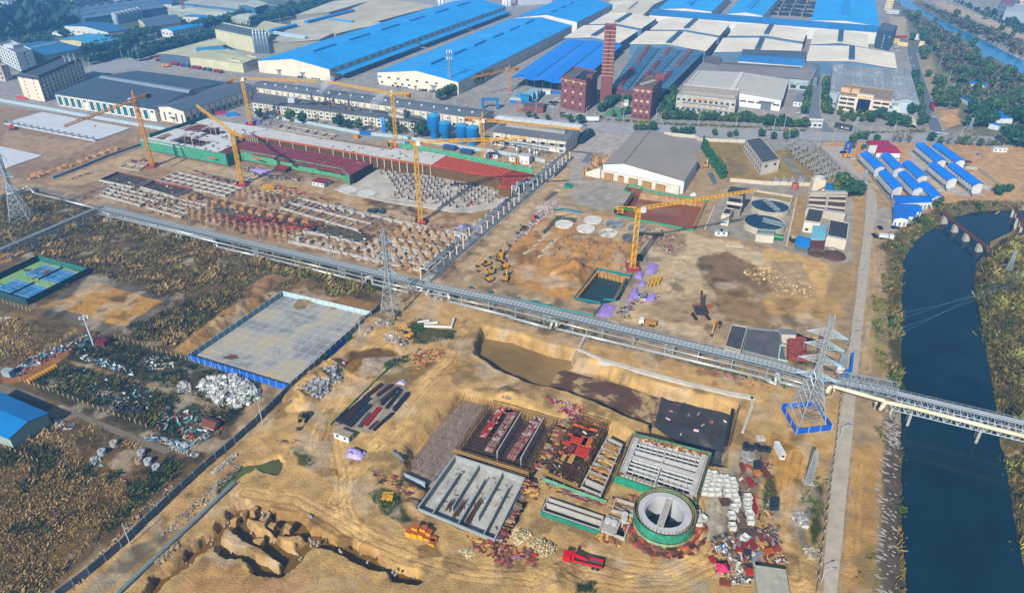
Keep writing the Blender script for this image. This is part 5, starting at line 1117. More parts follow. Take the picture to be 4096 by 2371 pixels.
for i,(a,b) in enumerate((((2060,60),(1380,170)),((1900,0),(1375,300)),((1960,0),(1380,400)),((1700,0),(1376,120)))):
 mb=MB();p0=G('C4',a[0]+900,a[1]-330,28);p1=G('C4',600+i*20,300+i*120,30)
 pr=None
 for k in range(13):
  f=k/12;p=p0.lerp(p1,f)-Z*(4*3*f*(1-f));
  if pr: mb.bar(pr,p,.035,3)
  pr=p
 SO('power_line',mb,M('6d97ad',.4),N(i)+' overhead power line from the rear crossing the river','power line','overhead power lines')
# upper building site
def cellslab(poly,holes,z0,z1,s=1.6):
 ps=[V((p[0],p[1],0)) for p in poly];U0=min(p.dot(UA) for p in ps);U1=max(p.dot(UA) for p in ps);V0=min(p.dot(VA) for p in ps);V1=max(p.dot(VA) for p in ps)
 nu=int((U1-U0)/s)+1;nv=int((V1-V0)/s)+1;I,J=np.meshgrid(np.arange(nu),np.arange(nv),indexing='ij')
 X=(U0+(I+.5)*s)*UA.x+(V0+(J+.5)*s)*VA.x;Y=(U0+(I+.5)*s)*UA.y+(V0+(J+.5)*s)*VA.y
 ok=sdist(poly,X.ravel(),Y.ravel()).reshape(X.shape)>-s*.2
 for h_ in holes: ok&=~(sdist(h_,X.ravel(),Y.ravel()).reshape(X.shape)>0)
 mb=MB();vid={}
 def vv(i,j,z):
  k=(i,j,z)
  if k not in vid:
   p=UA*(U0+i*s)+VA*(V0+j*s);vid[k]=len(mb.v);mb.v.append((p.x,p.y,z))
  return vid[k]
 for i in range(nu):
  for j in range(nv):
   if not ok[i,j]: continue
   fs=[(vv(i,j,z1),vv(i+1,j,z1),vv(i+1,j+1,z1),vv(i,j+1,z1)),(vv(i,j+1,z0),vv(i+1,j+1,z0),vv(i+1,j,z0),vv(i,j,z0))]
   for di,dj,a,b in ((-1,0,(i,j+1),(i,j)),(1,0,(i+1,j),(i+1,j+1)),(0,-1,(i,j),(i+1,j)),(0,1,(i+1,j+1),(i,j+1))):
    ii,jj=i+di,j+dj
    if not(0<=ii<nu and 0<=jj<nv and ok[ii,jj]): fs.append((vv(*a,z0),vv(*b,z0),vv(*b,z1),vv(*a,z1)))
   mb.f+=fs;mb.mi+=[0]*len(fs)
 return mb
SC='b58a50'
def scaff(path,z0,z1,step=1.3,rows=2,dep=1.1,lift=1.5,r=.09,jit=.1,ext=.6):
 mb=MB()
 for a,b in zip(path,path[1:]):
  a=V((a[0],a[1],0));b=V((b[0],b[1],0));L=(b-a).length;d=(b-a).normalized();n=Z.cross(d)
  for r_ in range(rows):
   o=n*dep*r_;k=int(L/step)
   for i in range(k+1):
    p=a+d*(L*i/max(1,k))+o+V((U(-jit,jit),U(-jit,jit),0));mb.bar(p+Z*z0,p+Z*(z1+U(-.2,1)*ext),r,3,cap=False)
   z=z0+.6
   while z<z1+.2: mb.bar(a+o+Z*(z+U(-.1,.1)),b+o+Z*(z+U(-.1,.1)),r,3,cap=False);z+=lift
 return mb
def netting(label,path,z0,z1,col='3f9a78',posts=True):
 t=TG('safety_netting',label,'safety netting',cen([V((p[0],p[1],0)) for p in path]),'green safety netting on the upper site')
 mb=MB();mb.W(path,z0,z1-z0,.12);o=mb.B('net',M(col,.8,.4,.5,0,'n',1.,.3),t)
 mb=MB()
 z=z0+.1
 while z<=z1+.1:
  for a,b in zip(path,path[1:]):
   d=(V((b[0]-a[0],b[1]-a[1],0))).normalized();n=V((d.y,-d.x,0))*.15;mb.bar(V((a[0],a[1],z))+n,V((b[0],b[1],z))+n,.06,3)
  z+=1.8
 mb.B('rails',M('a8c9ae'),t)
 mb=MB()
 if posts:
  for a,b in zip(path,path[1:]):
   L=(V((b[0]-a[0],b[1]-a[1],0))).length;k=max(1,int(L/3.4))
   for i in range(k+1):
    p=V((a[0],a[1],0)).lerp(V((b[0],b[1],0)),i/k);mb.bar(p,p+Z*(z1+.8),.09,4)
  mb.B('scaffold_poles',M('a59a78'),t)
 return t
HD=8.
dk=[G('E1',*p,HD) for p in ((0,372),(130,345),(480,232),(760,140),(830,110),(1640,240),(1300,300),(1180,330),(1205,430),(950,545),(700,500))]
holes=[[G('E1',*p,HD) for p in q] for q in (((375,388),(555,325),(935,402),(770,462)),((715,262),(880,215),(1150,268),(950,320)),((165,352),(375,285),(455,300),(280,372)),((500,240),(720,150),(935,185),(700,268)))]
c=cen(dk);t=TG('frame_building','unfinished concrete block with rectangular deck openings, green net on its front','building',V((c.x,c.y,0)))
cellslab(dk,holes,HD-.5,HD).B('deck',M('d5d8d8',.8,.18,.25),t)
mb=MB()
for hq,cl in ((holes[3],'7c3f45'),(holes[2],'4a4038')):
 mb=MB();mb.P([(p[0],p[1]) for p in hq],HD-2.2,HD-1.9);mb.B('formwork',M(cl,.8,.3,.5),t)
for k in (0,1):
 hq=[V((p.x,p.y,0)) for p in holes[k]];scaff([hq[1],hq[2]],0,HD,1.4,2).B('scaffolding',M('7c5f40'),t);scaff([hq[0],hq[1]],0,HD,1.4,1).B('scaffolding',M('7c5f40'),t)
 for i in range(5):
  mb=MB();p=hq[1].lerp(hq[2],i/4);mb.box(p,.7,.7,HD-.5,x=UA);mb.B('column',M('b8aa9c'),t)
mb=MB()
for i in range(70):
 e=random.random();p=G('E1',U(550,1400),U(250,520),HD)
 if sdist(dk,np.array([p.x]),np.array([p.y]))[0]<1 or any(sdist(h_,np.array([p.x]),np.array([p.y]))[0]>-1 for h_ in holes): continue
 mb.box(p,U(1,2.2),U(.8,1.4),U(.2,.6),rz=U(0,3))
mb.B('formwork_offcuts',M('6d564a',.8,.3,.5,0,'isl'),t)
netting('long green net along the front of the block with deck openings',[G('E1',0,372,HD),G('E1',700,500,HD),G('E1',1075,572,HD)],1.4,HD+1)
netting('green net in shade-darkened colour on the end of the block with deck openings',[G('E1',1085,575,HD),G('E1',1225,520,HD)],.6,HD+1,'2f7a62')  # net colour darker than on the front, shade put into the green
netting('green net on the far left side of the upper site',[G('E1',120,330,HD),G('E1',480,215,HD),G('E1',830,88,HD)],HD-2,HD+1.6,'4a8a72',False)
mb=MB();a=G('E1',860,598,5);b=G('E1',955,622,5);mb.W([a+V((-.1,-.5,0)),b+V((-.1,-.5,0))],5,1,.1);SO('banner',mb,M('d4562a'),'orange banner on the net of the block with deck openings','banner')
mb=MB();a=G('E1',1420,603,5);b=G('E1',1530,632,5);mb.W([a+V((-.1,-.5,0)),b+V((-.1,-.5,0))],5,1,.1);SO('banner',mb,M('d4562a'),'orange banner on the net below the purple-red formwork','banner')
st_=[G('E1',1300,300,HD),G('E1',1640,240,HD),G('E1',2280,368,HD),G('E2',0,30,HD),G('E2',430,95,HD),G('E2',465,82,HD),G('E2',775,130,HD),G('E2',680,190,HD),G('E2',370,142,HD),G('E1',2520,500,HD),G('E1',1480,330,HD)]
c=cen(st_);t=TG('frame_building','long pale strip deck on brown scaffolding running across the upper site','building',V((c.x,c.y,0)))
cellslab(st_,[],HD-.5,HD).B('deck',M('d2d1cc',.8,.2,.2),t)
fr=[G('E1',1300,305,HD),G('E1',1480,333,HD),G('E1',2520,505,HD),G('E2',370,146,HD),G('E2',680,193,HD)]
fr0=[V((p.x,p.y,0)) for p in fr]
scaff(fr0,0,HD-.3,1.1,2).B('scaffolding',M(SC),t)
mb=MB();mb.W(fr0,HD-1,1.1,.3);mb.B('edge_formwork',M('b5562c'),t)
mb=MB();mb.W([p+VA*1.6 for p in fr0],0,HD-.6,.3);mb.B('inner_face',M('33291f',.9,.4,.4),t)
n=26
for i in range(n):
 f=i/(n-1)*(len(fr0)-1);k=min(int(f),len(fr0)-2);p=fr0[k].lerp(fr0[k+1],f-k)-VA*.2;mb=MB();mb.box(p,.6,.5,HD-.6,x=UA);mb.B('column',M('cfc1ab'),t)
def isin(poly,p): return sdist(poly,np.array([p[0]]),np.array([p[1]]))[0]>.3
mb=MB()
for i in range(60):
 p=G('E2',U(0,760),U(30,180),HD)
 if isin(st_,p): mb.box(p,U(1,2),U(.7,1.2),U(.2,.5),rz=U(0,3))
mb.B('formwork_offcuts',M('7a5f50',.8,.3,.5,0,'isl'),t)
def reddeck(label,poly,h,col,nseam,scf,side=None,grid=True):
 c=cen(poly);t=TG('formwork_deck',label,'formwork deck',V((c.x,c.y,0)));cellslab(poly,[],h-.4,h,1.2).B('panels',M(col,.7,.35,.35),t)
 mb=MB();ps=[V((p.x,p.y,0)) for p in poly];U0=min(p.dot(UA) for p in ps);U1=max(p.dot(UA) for p in ps);V0=min(p.dot(VA) for p in ps);V1=max(p.dot(VA) for p in ps)
 for i in range(nseam):
  u=U0+(U1-U0)*(i+.5)/nseam;run=None;v=V0
  while v<=V1+.5:
   p=UA*u+VA*v;ins=isin(poly,p) and v<V1
   if ins and run is None: run=p
   if not ins and run is not None:
    if (p-run).length>1.5: mb.box((run+p)/2+Z*(h+.02),(p-run).length-1,.26,.12,x=VA)
    run=None
   v+=.5
 mb.B('beam_slots',M('2e2226'),t)
 if scf: scaff([V((p[0],p[1],0)) for p in scf],0,h-.2,1.1,3,1.3).B('scaffolding',M(SC),t)
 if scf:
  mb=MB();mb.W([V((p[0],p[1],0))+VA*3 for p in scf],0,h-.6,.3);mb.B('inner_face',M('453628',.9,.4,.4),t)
 return t
rp=[G('E1',*p,7) for p in ((1205,440),(1330,385),(2520,590))]+[G('E2',290,180,7),G('E2',160,255,7)]+[G('E1',*p,7) for p in ((1270,515),)]
t=reddeck('long purple-red formwork deck behind the green net',rp,7.,'943e4a',26,[G('E2',160,258,7),G('E2',288,184,7)])
mb=MB()
for i in range(420):
 p=G('E1',U(1250,2520),U(400,750),7)
 if isin(rp,p): mb.bar(p,p+Z*U(1,2.2),.07,3,cap=False)
for i in range(90):
 p=G('E1',U(1250,2900),U(400,780),7)
 if isin(rp,p): mb.box(p+Z*.1,U(1.5,3.5),.3,.25,rz=U(0,3))
mb.B('starter_bars',M('a2623c',.8,.3,.5,0,'isl'),t)
p2=[G('E1',*p,HD) for p in ((950,545),(1205,440),(1230,500),(1080,568))];reddeck('small rusty formwork corner at the right of the block with deck openings',p2,HD+.1,'8a4a38',6,None)
netting('long green net along the front of the purple-red formwork deck',[G('E1',1262,512,7),G('E1',2520,742,7),G('E2',155,262,7)],.9,7.6,'58a67a')
r1=[G('E2',*p,HD) for p in ((680,196),(775,135),(1225,232),(1105,274))];reddeck('orange-red formwork deck right of the pale strip deck',r1,HD,'cf5630',20,[G('E2',680,198,HD),G('E2',1105,276,HD),G('E2',1125,300,HD)])
r2=[G('E2',*p,HD) for p in ((1108,274),(1218,232),(1345,252),(1185,342),(1115,326),(1165,278))];reddeck('orange-red formwork corner deck beside the white pipe frames',r2,HD,'cc5230',16,[G('E2',1115,328,HD),G('E2',1185,344,HD),G('E2',1250,310,HD)])
netting('green net strip behind the orange-red formwork decks',[G('E2',475,68,7),G('E2',820,130,7),G('E2',1345,240,7)],6.,9.4,'5aa884',False)
fp=[G('E2',*p) for p in ((62,352),(120,322),(200,318),(330,228),(700,270),(1110,350),(1190,400),(1120,470),(960,500),(830,500),(640,470),(520,455),(420,440),(260,405),(140,385))]
mb=MB();mb.P([(p.x,p.y) for p in fp],.0,.75);ST('site_floor_slab',mb,M('c6bfb2',.85,.35,.12))
for i,(x,y) in enumerate(((152,350),(270,372))):
 mb=MB();mb.H(G('E2',x,y,.76),[(.01,.1),(5.2,.1),(5.5,0)],24);SO('round_pad',mb,M('dcdcd8',.6,.4,.4),['left round pad under white sheeting on the floor slab','right round pad on the floor slab'][i],'round pad')
k=0
gp=[G('E2',*p) for p in ((330,235),(620,262),(1140,360),(1120,450),(820,485),(560,440),(420,420),(440,330))]
for i in range(-60,60):
 for j in range(40,110):
  p=UA*(i*4.6)+VA*(j*4.6)
  if k<110 and isin(gp,p) and R()<.85:
   col=random.choice(['2a2a2c','2a2a2c','6b5438','4a4036']);mb=MB();mb.box(p+Z*.7,.55,.55,U(1.4,2.4),x=UA);
   for a,b in ((-.3,-.3),(.3,-.3),(.3,.3),(-.3,.3)): mb.bar(p+V((a,b,1)),p+V((a,b,U(3.6,4.4))),.06,3,cap=False)
   o=SO('column_stub',mb,M(col,.8),N(k)+' dark column stub with starter bars from the left on the floor slab','column stub','column stubs with starter bars on the floor slab');k+=1
def LI(name,label,cat,poly,n,cols,sz=(1,2.5),hz=(.2,.7),z=0.,kind='stuff',al=None):
 """many loose boards, boxes and sheets lying about"""
 xs=[p[0] for p in poly];ys=[p[1] for p in poly];mb=MB();k=0;tr=0
 while k<n and tr<n*8:
  tr+=1;p=V((U(min(xs),max(xs)),U(min(ys),max(ys)),z))
  if not isin(poly,p): continue
  mb.cur=random.randrange(len(cols));a=U(*sz)*.72;mb.box(p,a*1.15,a*U(.13,.5),U(*hz),rz=(al+U(-.15,.15)) if al is not None else U(0,3.14));k+=1
 if k: return SO(name,mb,[M(c,.8,.3,.8,0,'isl') for c in cols],label,cat,kind=kind)
AU=math.atan2(UA.y,UA.x)
LI('building_offcuts','boards and offcuts scattered over the pale floor slab of the upper site','offcuts',gp,260,['6d4a38','9a7a50','8a3a34','c9c4b8'],(1,2.6),(.1,.5),.76,al=AU)
for lb,t_,q,n,cols in (('red board heaps in front of the round pads','E2','200,375 300,385 420,430 300,420',50,['8a3438','6d3a34','a06a48']),
 ('dark steel and boards along the haul road of the upper site','E1','620,750 1100,860 1250,900 1100,930 800,830',90,['2e3238','6d3a30','4a3a30','8e9296']),
 ('dark mats and steel below the long green net','E1','1180,700 1400,700 2050,860 2050,930 1500,850',90,['30353c','4a4e54','23272c','b9b6b0']),
 ('red steel and boards beside the haul road','E1','1700,950 2050,990 2150,1080 1800,1040',60,['8a2e2c','6d4034','b0503a']),
 ('shuttering boards stacked along the foundation edge','E2','470,490 800,590 900,620 640,590',50,['8a3a34','b9b4ac','5a4a44','30353c']),
 ('red shuttering boards among the lower left foundations','E1','800,1300 1200,1330 1700,1350 2300,1450 2100,1560 1400,1500 900,1400',380,['8a2c2c','6d2a26','b44a34']),
 ('building materials below the tall crane behind the net','E2','620,70 1000,150 1330,200 1340,225 1000,165 640,100',120,['8e6a3c','b98a3a','6d5a48','c9c4bc','a83a2c']),
 ('rusty bars and boards all through the left foundations','B1','980,330 1300,250 2000,450 2520,600 2520,900 1700,700 1000,480',420,['5a3a2c','8a6a48','3a3634','b8b0a4','7a3a30']),
 ('rusty bars and boards all through the middle foundations','B2','0,400 430,500 1100,620 2050,850 1650,1230 1000,1100 0,850',700,['5a3a2c','8a6a48','3a3634','b8b0a4','7a3a30']),
 ('boards and bars between the second crane and the footings','E1','1300,950 2000,1050 2520,1150 2520,1300 1900,1250 1300,1080',260,['5a3a2c','3a3634','b8b0a4','7a3a30']),
 ('dark scrap by the left tower crane','E5','1070,400 1200,380 1230,410 1110,420',25,['3c3a48','5a3a44']),
 ('steel bundles beside the haul road at the left','E5','580,540 780,490 800,500 600,560',18,['5c5a50','3f3c38']),
 ('materials in the yard left of the second crane','E1','1350,100 1500,110 1780,150 1700,220 1400,190',50,['3a5a78','7c78b8','b04a50','4a4a44'])):
 LI('building_materials',lb,'building materials',PL(t_,q),n,cols,al=AU)
def sheetcover(label,t_,pts_,col='b3a2d8',h=1.2,name='tarpaulin',n=9):
 q=PL(t_,pts_);mb=MB();sd_=random.randint(0,999)
 for i in range(n+1):
  for j in range(n+1):
   a=q[0].lerp(q[1],i/n).lerp(q[3].lerp(q[2],i/n),j/n);e=min(i,j,n-i,n-j)
   z=.05 if e==0 else h*(.5+.9*R())*min(1,e/2)
   mb.v.append((a.x+U(-.15,.15),a.y+U(-.15,.15),a.z+z))
 for i in range(n):
  for j in range(n): mb.f.append((i*(n+1)+j,(i+1)*(n+1)+j,(i+1)*(n+1)+j+1,i*(n+1)+j+1));mb.mi.append(0)
 return SO(name,mb,M(col,.55,.2,.5),label,'tarpaulin',smooth=True)
sheetcover('lilac sheeting over stock below the long green net','E1','1330,750 1480,735 1700,770 1600,820',h=.8)
sheetcover('lilac sheeting behind the small red cabin roof row','E1','1310,130 1450,110 1540,160 1450,190',h=1.5,col='8a86d0')
sheetcover('long lilac sheet beside the white pipe frames','E2','830,600 880,572 1000,600 960,622',h=.5)
sheetcover('pale sheeting on the slab beside the black pipes of the upper site','E1','1330,880 1390,865 1420,890 1350,905',h=1,col='b8b0dc')
def cabin(label,t_,x,y,w_,d_,h_,wall,roof,rz=AU,name='site_cabin',grp=None,par=0,door_=True):
 p=G(t_,x,y);t=TG(name,label,'cabin',p,grp);ax=V((math.cos(rz),math.sin(rz),0));ay=Z.cross(ax)
 q=[p-ax*w_/2-ay*d_/2,p+ax*w_/2-ay*d_/2,p+ax*w_/2+ay*d_/2,p-ax*w_/2+ay*d_/2]
 mb=MB();mb.P(q,0,h_-.15);mb.B('body',M(wall,.6,.1,.4),t);mb=MB();e=[v+(v-p).normalized()*.3 for v in q];mb.P(e,h_-.15,h_+.1);mb.B('roof',M(roof,.6,.25,.5),t)
 wins(t,q[0],q[1],max(1,int(w_/3)),1.,1,1,'34546c');
 if door_: door(t,q[1],q[2],.5,.9,2,'4a6a80')
 return t
cabin('white cabin with flat red roof beside the haul road','E1',2290,940,9,7,2.8,'dfe2e2','8a3a3c')
cabin('red box roofed shelter against the long green net','E1',1810,760,9,6,2.6,'5c2426','a82a26')
cabin('white cabin at the left of the yard by the tall crane','E8',160,350,4,3.4,2.8,'e8eae8','b9c0c4')
cabin('red and white cabin second in the yard by the tall crane','E8',200,345,4,3.4,2.8,'b03a34','a83a34');cabin('dark blue roofed cabin third in the yard by the tall crane','E8',240,350,4.5,3.4,2.8,'e4e8ea','4a6070')
cabin('white site hut left of the two storey cabins','E8',408,380,5,4,3,'eceeec','aeb6ba');cabin('two storey white cabin by the pipe manifold','E8',520,400,7,5,5.6,'eceeec','c4c8c8')
for i,(x,y,c_) in enumerate(((1740,20,'2a5fa8'),(1905,60,'2a5fa8'))): cabin(['left','right'][i]+' dark blue roofed shelter with white lettering behind the net','B2',x+150,y,9,4,2.8,'3a4a58',c_)
mb=MB()
for k in range(14): mb.H(G('E8',425+(k%2)*22,420-(k//2)*6),[(.01,0),(.6,0),(.6,1.5+k%3),(.01,1.5)],8)
SO('yellow_machine_parts',mb,M('d89a20'),'stack of yellow machine parts between the white cabins','machine parts')
for i,(x,y) in enumerate(((440,310),(558,320),(600,335),(625,335))):
 mb=MB();mb.H(G('E8',x,y),[(1.5 if i<2 else 1,0),(1.5 if i<2 else 1,4.2 if i<2 else 3.2),(.2,4.8 if i<2 else 3.6)],14);SO('steel_tank',mb,M('b9b8b4',.35,.2,.3,.5),N(i)+' upright steel tank from the left on the plant hall forecourt','tank','steel tanks before the plant hall',smooth=True)
t=TG('pipe_manifold','grey steel pipe gantry in front of the plant hall','pipe gantry',G('E8',560,330))
a=G('E8',405,300);b=G('E8',720,350)
for i in range(7):
 p=a.lerp(b,i/6);mb=MB();mb.bar(p,p+Z*5.4,.2);mb.bar(p+VA*3,p+VA*3+Z*5.4,.2);mb.bar(p+Z*5.2,p+VA*3+Z*5.2,.18);mb.B('frame',M('66727a'),t)
for k in range(5):
 mb=MB();mb.tube([a+VA*(k*.75)+Z*(5.5+.1*(k%2)),b+VA*(k*.75)+Z*(5.5+.1*(k%2))],.16,6);mb.B('pipe',M('8b97a0',.4,.1),t)
mb=MB();a_=G('E8',200,175,7);b_=G('E8',895,278,7);mb.tube([a_-Z*6,a_,b_],.35,8);t=SO('blue_banded_pipe',mb,M('c9d6dc',.3,.1),'silver pipe with blue bands running along the plant hall wall','pipe',smooth=True)
WHT='c3bfb6'
def found(label,q,nu,nv,bw=.55,bh=1.1,z=.2,col=WHT,cap=1.3,skip=.0,capcol=None,only=None,vs=1):
 c=cen(q);t=TG('foundation_grid',label,'foundation',V((c.x,c.y,0)));mb=MB()
 P=lambda i,j:q[0].lerp(q[1],i/nu).lerp(q[3].lerp(q[2],i/nu),j/nv)
 B=MB()
 for j in range(nv+1):
  for i in range(nu):
   if R()>skip: a,b=P(i,j),P(i+1,j);B.box((a+b)/2+Z*z,(b-a).length,bw,bh,x=b-a)
 if only!='u':
  for i in range(nu+1):
   for j in range(nv):
    if R()>skip: a,b=P(i,j),P(i,j+1);B.box((a+b)/2+Z*(z-.04),(b-a).length,bw*.9,bh-.05,x=b-a)
 B.B('ground_beams',M(col,.85,.2,.6,0,'isl') if 0 else M(col,.85,.25,.5),t)
 n_=0
 for i in range(nu+1):
  for j in range(nv+1):
   if n_<96 and R()>skip*.4:
    p=P(i,j);b=MB();b.box(p+Z*(z-.1),cap,cap,bh+.35,x=UA)
    for a_,b_ in ((-.2,-.2),(.2,.2)): b.bar(p+V((a_,b_,z+bh)),p+V((a_,b_,z+bh+U(.8,1.6))),.05,3,cap=False)
    b.B('footing',M(capcol or col,.85,.25,.5),t);n_+=1
 return t
found('white foundation beam grid left of the second tower crane',[G('E1',*p) for p in ((235,905),(1075,1095),(1285,1000),(480,800))],9,3)
found('tangled white foundation grid at the left above the pipe rack',[G('B1',*p) for p in ((985,470),(1760,685),(2010,575),(1120,360))],10,4,skip=.2)
found('foundation grid with red shuttering in the middle of the site',[G('B2',*p) for p in ((265,600),(1000,815),(1240,690),(430,505))],7,2,skip=.05)
found('row of big white footings stepping down to the pylon',[G('B2',*p) for p in ((1000,640),(2010,885),(2040,860),(640,560))],9,1,cap=1.9,skip=.5)
found('lower right foundation strips before the white pipe frames',[G('B2',*p) for p in ((1290,945),(1790,1060),(2060,880),(1490,800))],5,3,only='u',cap=1.6,skip=.15)
found('lowest foundation strips between the slim pylon and the pipe frames',[G('B2',*p) for p in ((1110,1100),(1600,1205),(1790,1065),(1240,985))],5,3,only='u',cap=1.7,skip=.25)
found('white beam with capped footings beside the flooded foundation',[G('B2',*p) for p in ((490,830),(1045,950),(1050,942),(495,822))],5,1,cap=2.1,skip=.3)
found('white edge beam along the pipe rack road',[G('B2',*p) for p in ((340,925),(1240,1125),(1244,1118),(344,918))],9,1,cap=1.2,skip=.2)
found('foundation row behind the dormitory-side net near the long mill',[G('E1',*p) for p in ((1740,240),(2400,370),(2480,330),(1800,190))],6,1,skip=.1,col='b5aa9c')
found('shallow foundation frame left of the first tower crane',[G('B1',*p) for p in ((1160,200),(1350,230),(1400,190),(1230,165))],2,1,bw=.3,bh=.6,cap=.5)
for i,(x,y) in enumerate(((425,895),(530,922),(637,948),(745,972),(853,1000),(980,985),(1078,1005),(1120,968),(1190,922),(1240,995),(1190,1030),(1395,1078),(1495,1102),(1610,1120),(1540,1068),(1340,1022),(770,602),(840,590),(860,620),(700,575),(1060,668),(950,640))):
 mb=MB();p=G('B2',x,y);mb.box(p,2.3,2.3,1.6,x=UA);mb.box(p+Z*1.6,1.,1.,.3,x=UA);mb.bar(p+V((.2,.2,1.8)),p+V((.2,.2,3)),.05,3);mb.bar(p+V((-.2,-.2,1.8)),p+V((-.2,-.2,3)),.05,3)
 SO('concrete_footing',mb,M(WHT,.85,.2,.5),N(i)+' pale square footing block standing alone among the earth heaps','footing','lone square footings')
mb=MB()
for q,n in ((PL('B1','980,350 1450,280 2500,560 2520,900 1750,690 1000,470'),900),(PL('B2','0,420 430,500 1400,740 2060,860 1640,1200 1000,1090 0,840'),1500)):
 for i in range(n):
  p=V((U(min(v.x for v in q),max(v.x for v in q)),U(min(v.y for v in q),max(v.y for v in q)),0))
  if isin(q,p): mb.bar(p,p+V((U(-.2,.2),U(-.2,.2),U(1.2,2.6))),.07,3,cap=False)
SO('starter_bars',mb,M('6a4030',.8,.3,.5,0,'isl'),'rusty upright starter bars standing all over the foundation field','rebar',kind='stuff')
def openframe(label,q,h,col,z=0,div=()):
 t=TG('shuttered_pit',label,'shuttered pit',V((cen(q).x,cen(q).y,0)));mb=MB();mb.W(q,z,h,.35,True)
 for a,b,c,d in div: mb.W([q[a].lerp(q[b],c),q[a if 0 else (3 if a==0 else 0)].lerp(q[2 if a==0 else 3],d)],z,h,.3)
 mb.B('shutter_walls',M(col,.8,.3,.4),t);mb=MB();mb.P([(v-cen(q))*.98+cen(q) for v in q],0,.15);mb.B('floor',M('4c463c',.6,.5,.3),t)
 mb=MB();mb.W([v+(v-cen(q)).normalized()*.4 for v in q],z,h+.15,.25,True);mb.B('rim',M('c4c2ba'),t);return t
openframe('brown shuttered basin at the far left of the foundations',[G('B1',*p) for p in ((975,330),(1300,400),(1480,325),(1150,250))],1.4,'6d4430')
openframe('red-brown shuttered basin beside the white beam grid',[G('B1',*p) for p in ((1375,400),(1690,492),(1870,412),(1500,335))],1.5,'9a4a34')
EB=[(330,300),(385,285),(430,262),(480,240),(590,205),(640,185),(690,180),(785,140),(855,110),(930,85),(1005,55),(1070,30),(1130,20),(350,270),(405,245),(300,310),(800,125),(1190,10),(700,150),(600,170),(530,210)]
for i,(x,y) in enumerate(EB[:16]):
 mb=MB();p=G('B1',x,y);a=U(2.2,3.6);q=[p+UA*sx*a*U(.7,1)+VA*sy*a*.6*U(.8,1.1) for sx,sy in ((-1,-1),(1,-1),(1,1),(-1,1))];mb.X(q,[v.lerp(p,.25)+Z*U(1.,1.9) for v in q])
 SO('earth_block',mb,M('b88a58',.95,.3,.8,bump=.6),N(i)+' cut earth block in the trench line beside the haul road','earth block','cut earth blocks')
for i,(x,y) in enumerate(((600,1100),(700,1110),(850,1145),(950,1160),(1060,1180),(1190,1215),(1300,1245),(1410,1270),(1510,1290),(1660,1310),(1790,1345),(1930,1385),(2100,1410))):
 mb=MB();p=G('E1',x,y);a=U(2.2,3.2);q=[p+UA*sx*a*U(.8,1)+VA*sy*a*.7*U(.8,1.1)-Z for sx,sy in ((-1,-1),(1,-1),(1,1),(-1,1))];mb.X(q,[v.lerp(p,.3)+Z*U(1.6,2.2) for v in q])
 SO('earth_block',mb,M('b08457',.95,.3,.8,bump=.6),N(i)+' earth block from the left standing in the flooded foundation strip','earth block','earth blocks in the flooded strip')
q=[G('E5',*p) for p in ((35,95),(790,242),(1085,135),(350,2))]
mb=MB();mb.P(q,-.2,.7);ST('white_slab',mb,M('d3d9de',.8,.12,.2))
for i in range(14):
 p=q[0].lerp(q[1],i/13.5+.02);mb=MB()
 for a in range(4): mb.bar(p+V(((a%2)*1.2,(a//2)*.8,.7)),p+V(((a%2)*1.2,(a//2)*.8,3.4)),.09,3)
 for z in (1.4,2.2,3): mb.W([p,p+V((1.2,0,0))],z,.08,.9)
 SO('starter_cage',mb,M('5d666e'),N(i)+' rebar cage from the left along the front edge of the large white slab','rebar cage','rebar cages on the white slab edge')
q=[G('E5',*p) for p in ((-60,450),(60,462),(350,362),(-60,270))]
mb=MB();mb.P(q,-.2,.5);ST('white_slab',mb,M('d3d9de',.8,.12,.2))
mb=MB();mb.W([G('E5',*p) for p in ((445,548),(650,470),(900,365),(1165,275))],0,1.6,.7);SO('grey_barrier',mb,M('7d8c9a'),'long dark grey low wall beside the earth blocks at the upper left','low wall')
t=TG('excavator','small orange excavator at the corner of the large white slab','excavator',G('E5',110,135));mb=MB();mb.box(G('E5',110,140),4,2.6,2);mb.box(G('E5',95,125,1.),2,2,2.2);mb.B('body',M('d2532c'),t);mb=MB();mb.box(G('E5',110,142),4.6,3,.8);mb.B('tracks',M('333333'),t);mb=MB();mb.tube([G('E5',100,130,2),G('E5',85,120,4),G('E5',75,128,1)],.25,5);mb.B('boom',M('d2532c'),t)
# hoardings
def HO(label,path,h,col,post='b5c4cc',step=4,name='hoarding',th=.15,closed=False,inside=None):
 t=TG(name,label,'hoarding',cen([V((p[0],p[1],0)) for p in path]));mb=MB();mb.W(path,0,h,th,closed);mb.B('panels',M(col,.55,.12,.3),t)
 P=[V((p[0],p[1],0)) for p in path]+([V((path[0][0],path[0][1],0))] if closed else []);n_=0
 tot=sum((b-a).length for a,b in zip(P,P[1:]));step=max(step,tot/95)
 for a,b in zip(P,P[1:]):
  L=(b-a).length;k=max(1,round(L/step));d=(b-a).normalized()
  for i in range(k):
   p=a.lerp(b,i/k);mb=MB();mb.box(p,.28,th+.3,h+.15,x=d);mb.B('post',M(post),t)
 if inside:
  pass
 return t
HO('white hoarding along the street before the glass bay hall',PL('A1','0,985 400,1055 850,1140 1600,1268'),2.6,'b9cfd8')
HO('pale blue hoarding along the foot of the long cream mill',PL('A2','0,1118 500,1200 1000,1300 1480,1350')+PL('E8','-60,270 300,320 590,375 700,400'),2.4,'b9cfd6')
HO('dark blue hoarding at the end of the upper site beside the pipe frames',[G('E8',782,540),G('E8',900,425)],2.4,'24508e')
mb=MB()
t=TG('paved_pad_walls','pale grey and blue hoarding enclosing the paved pad','hoarding',V((-95,245,0)))
pc=[G('C2',275,2),G('C2',1125,200),G('C2',325,905),G('C1',1832,622)]
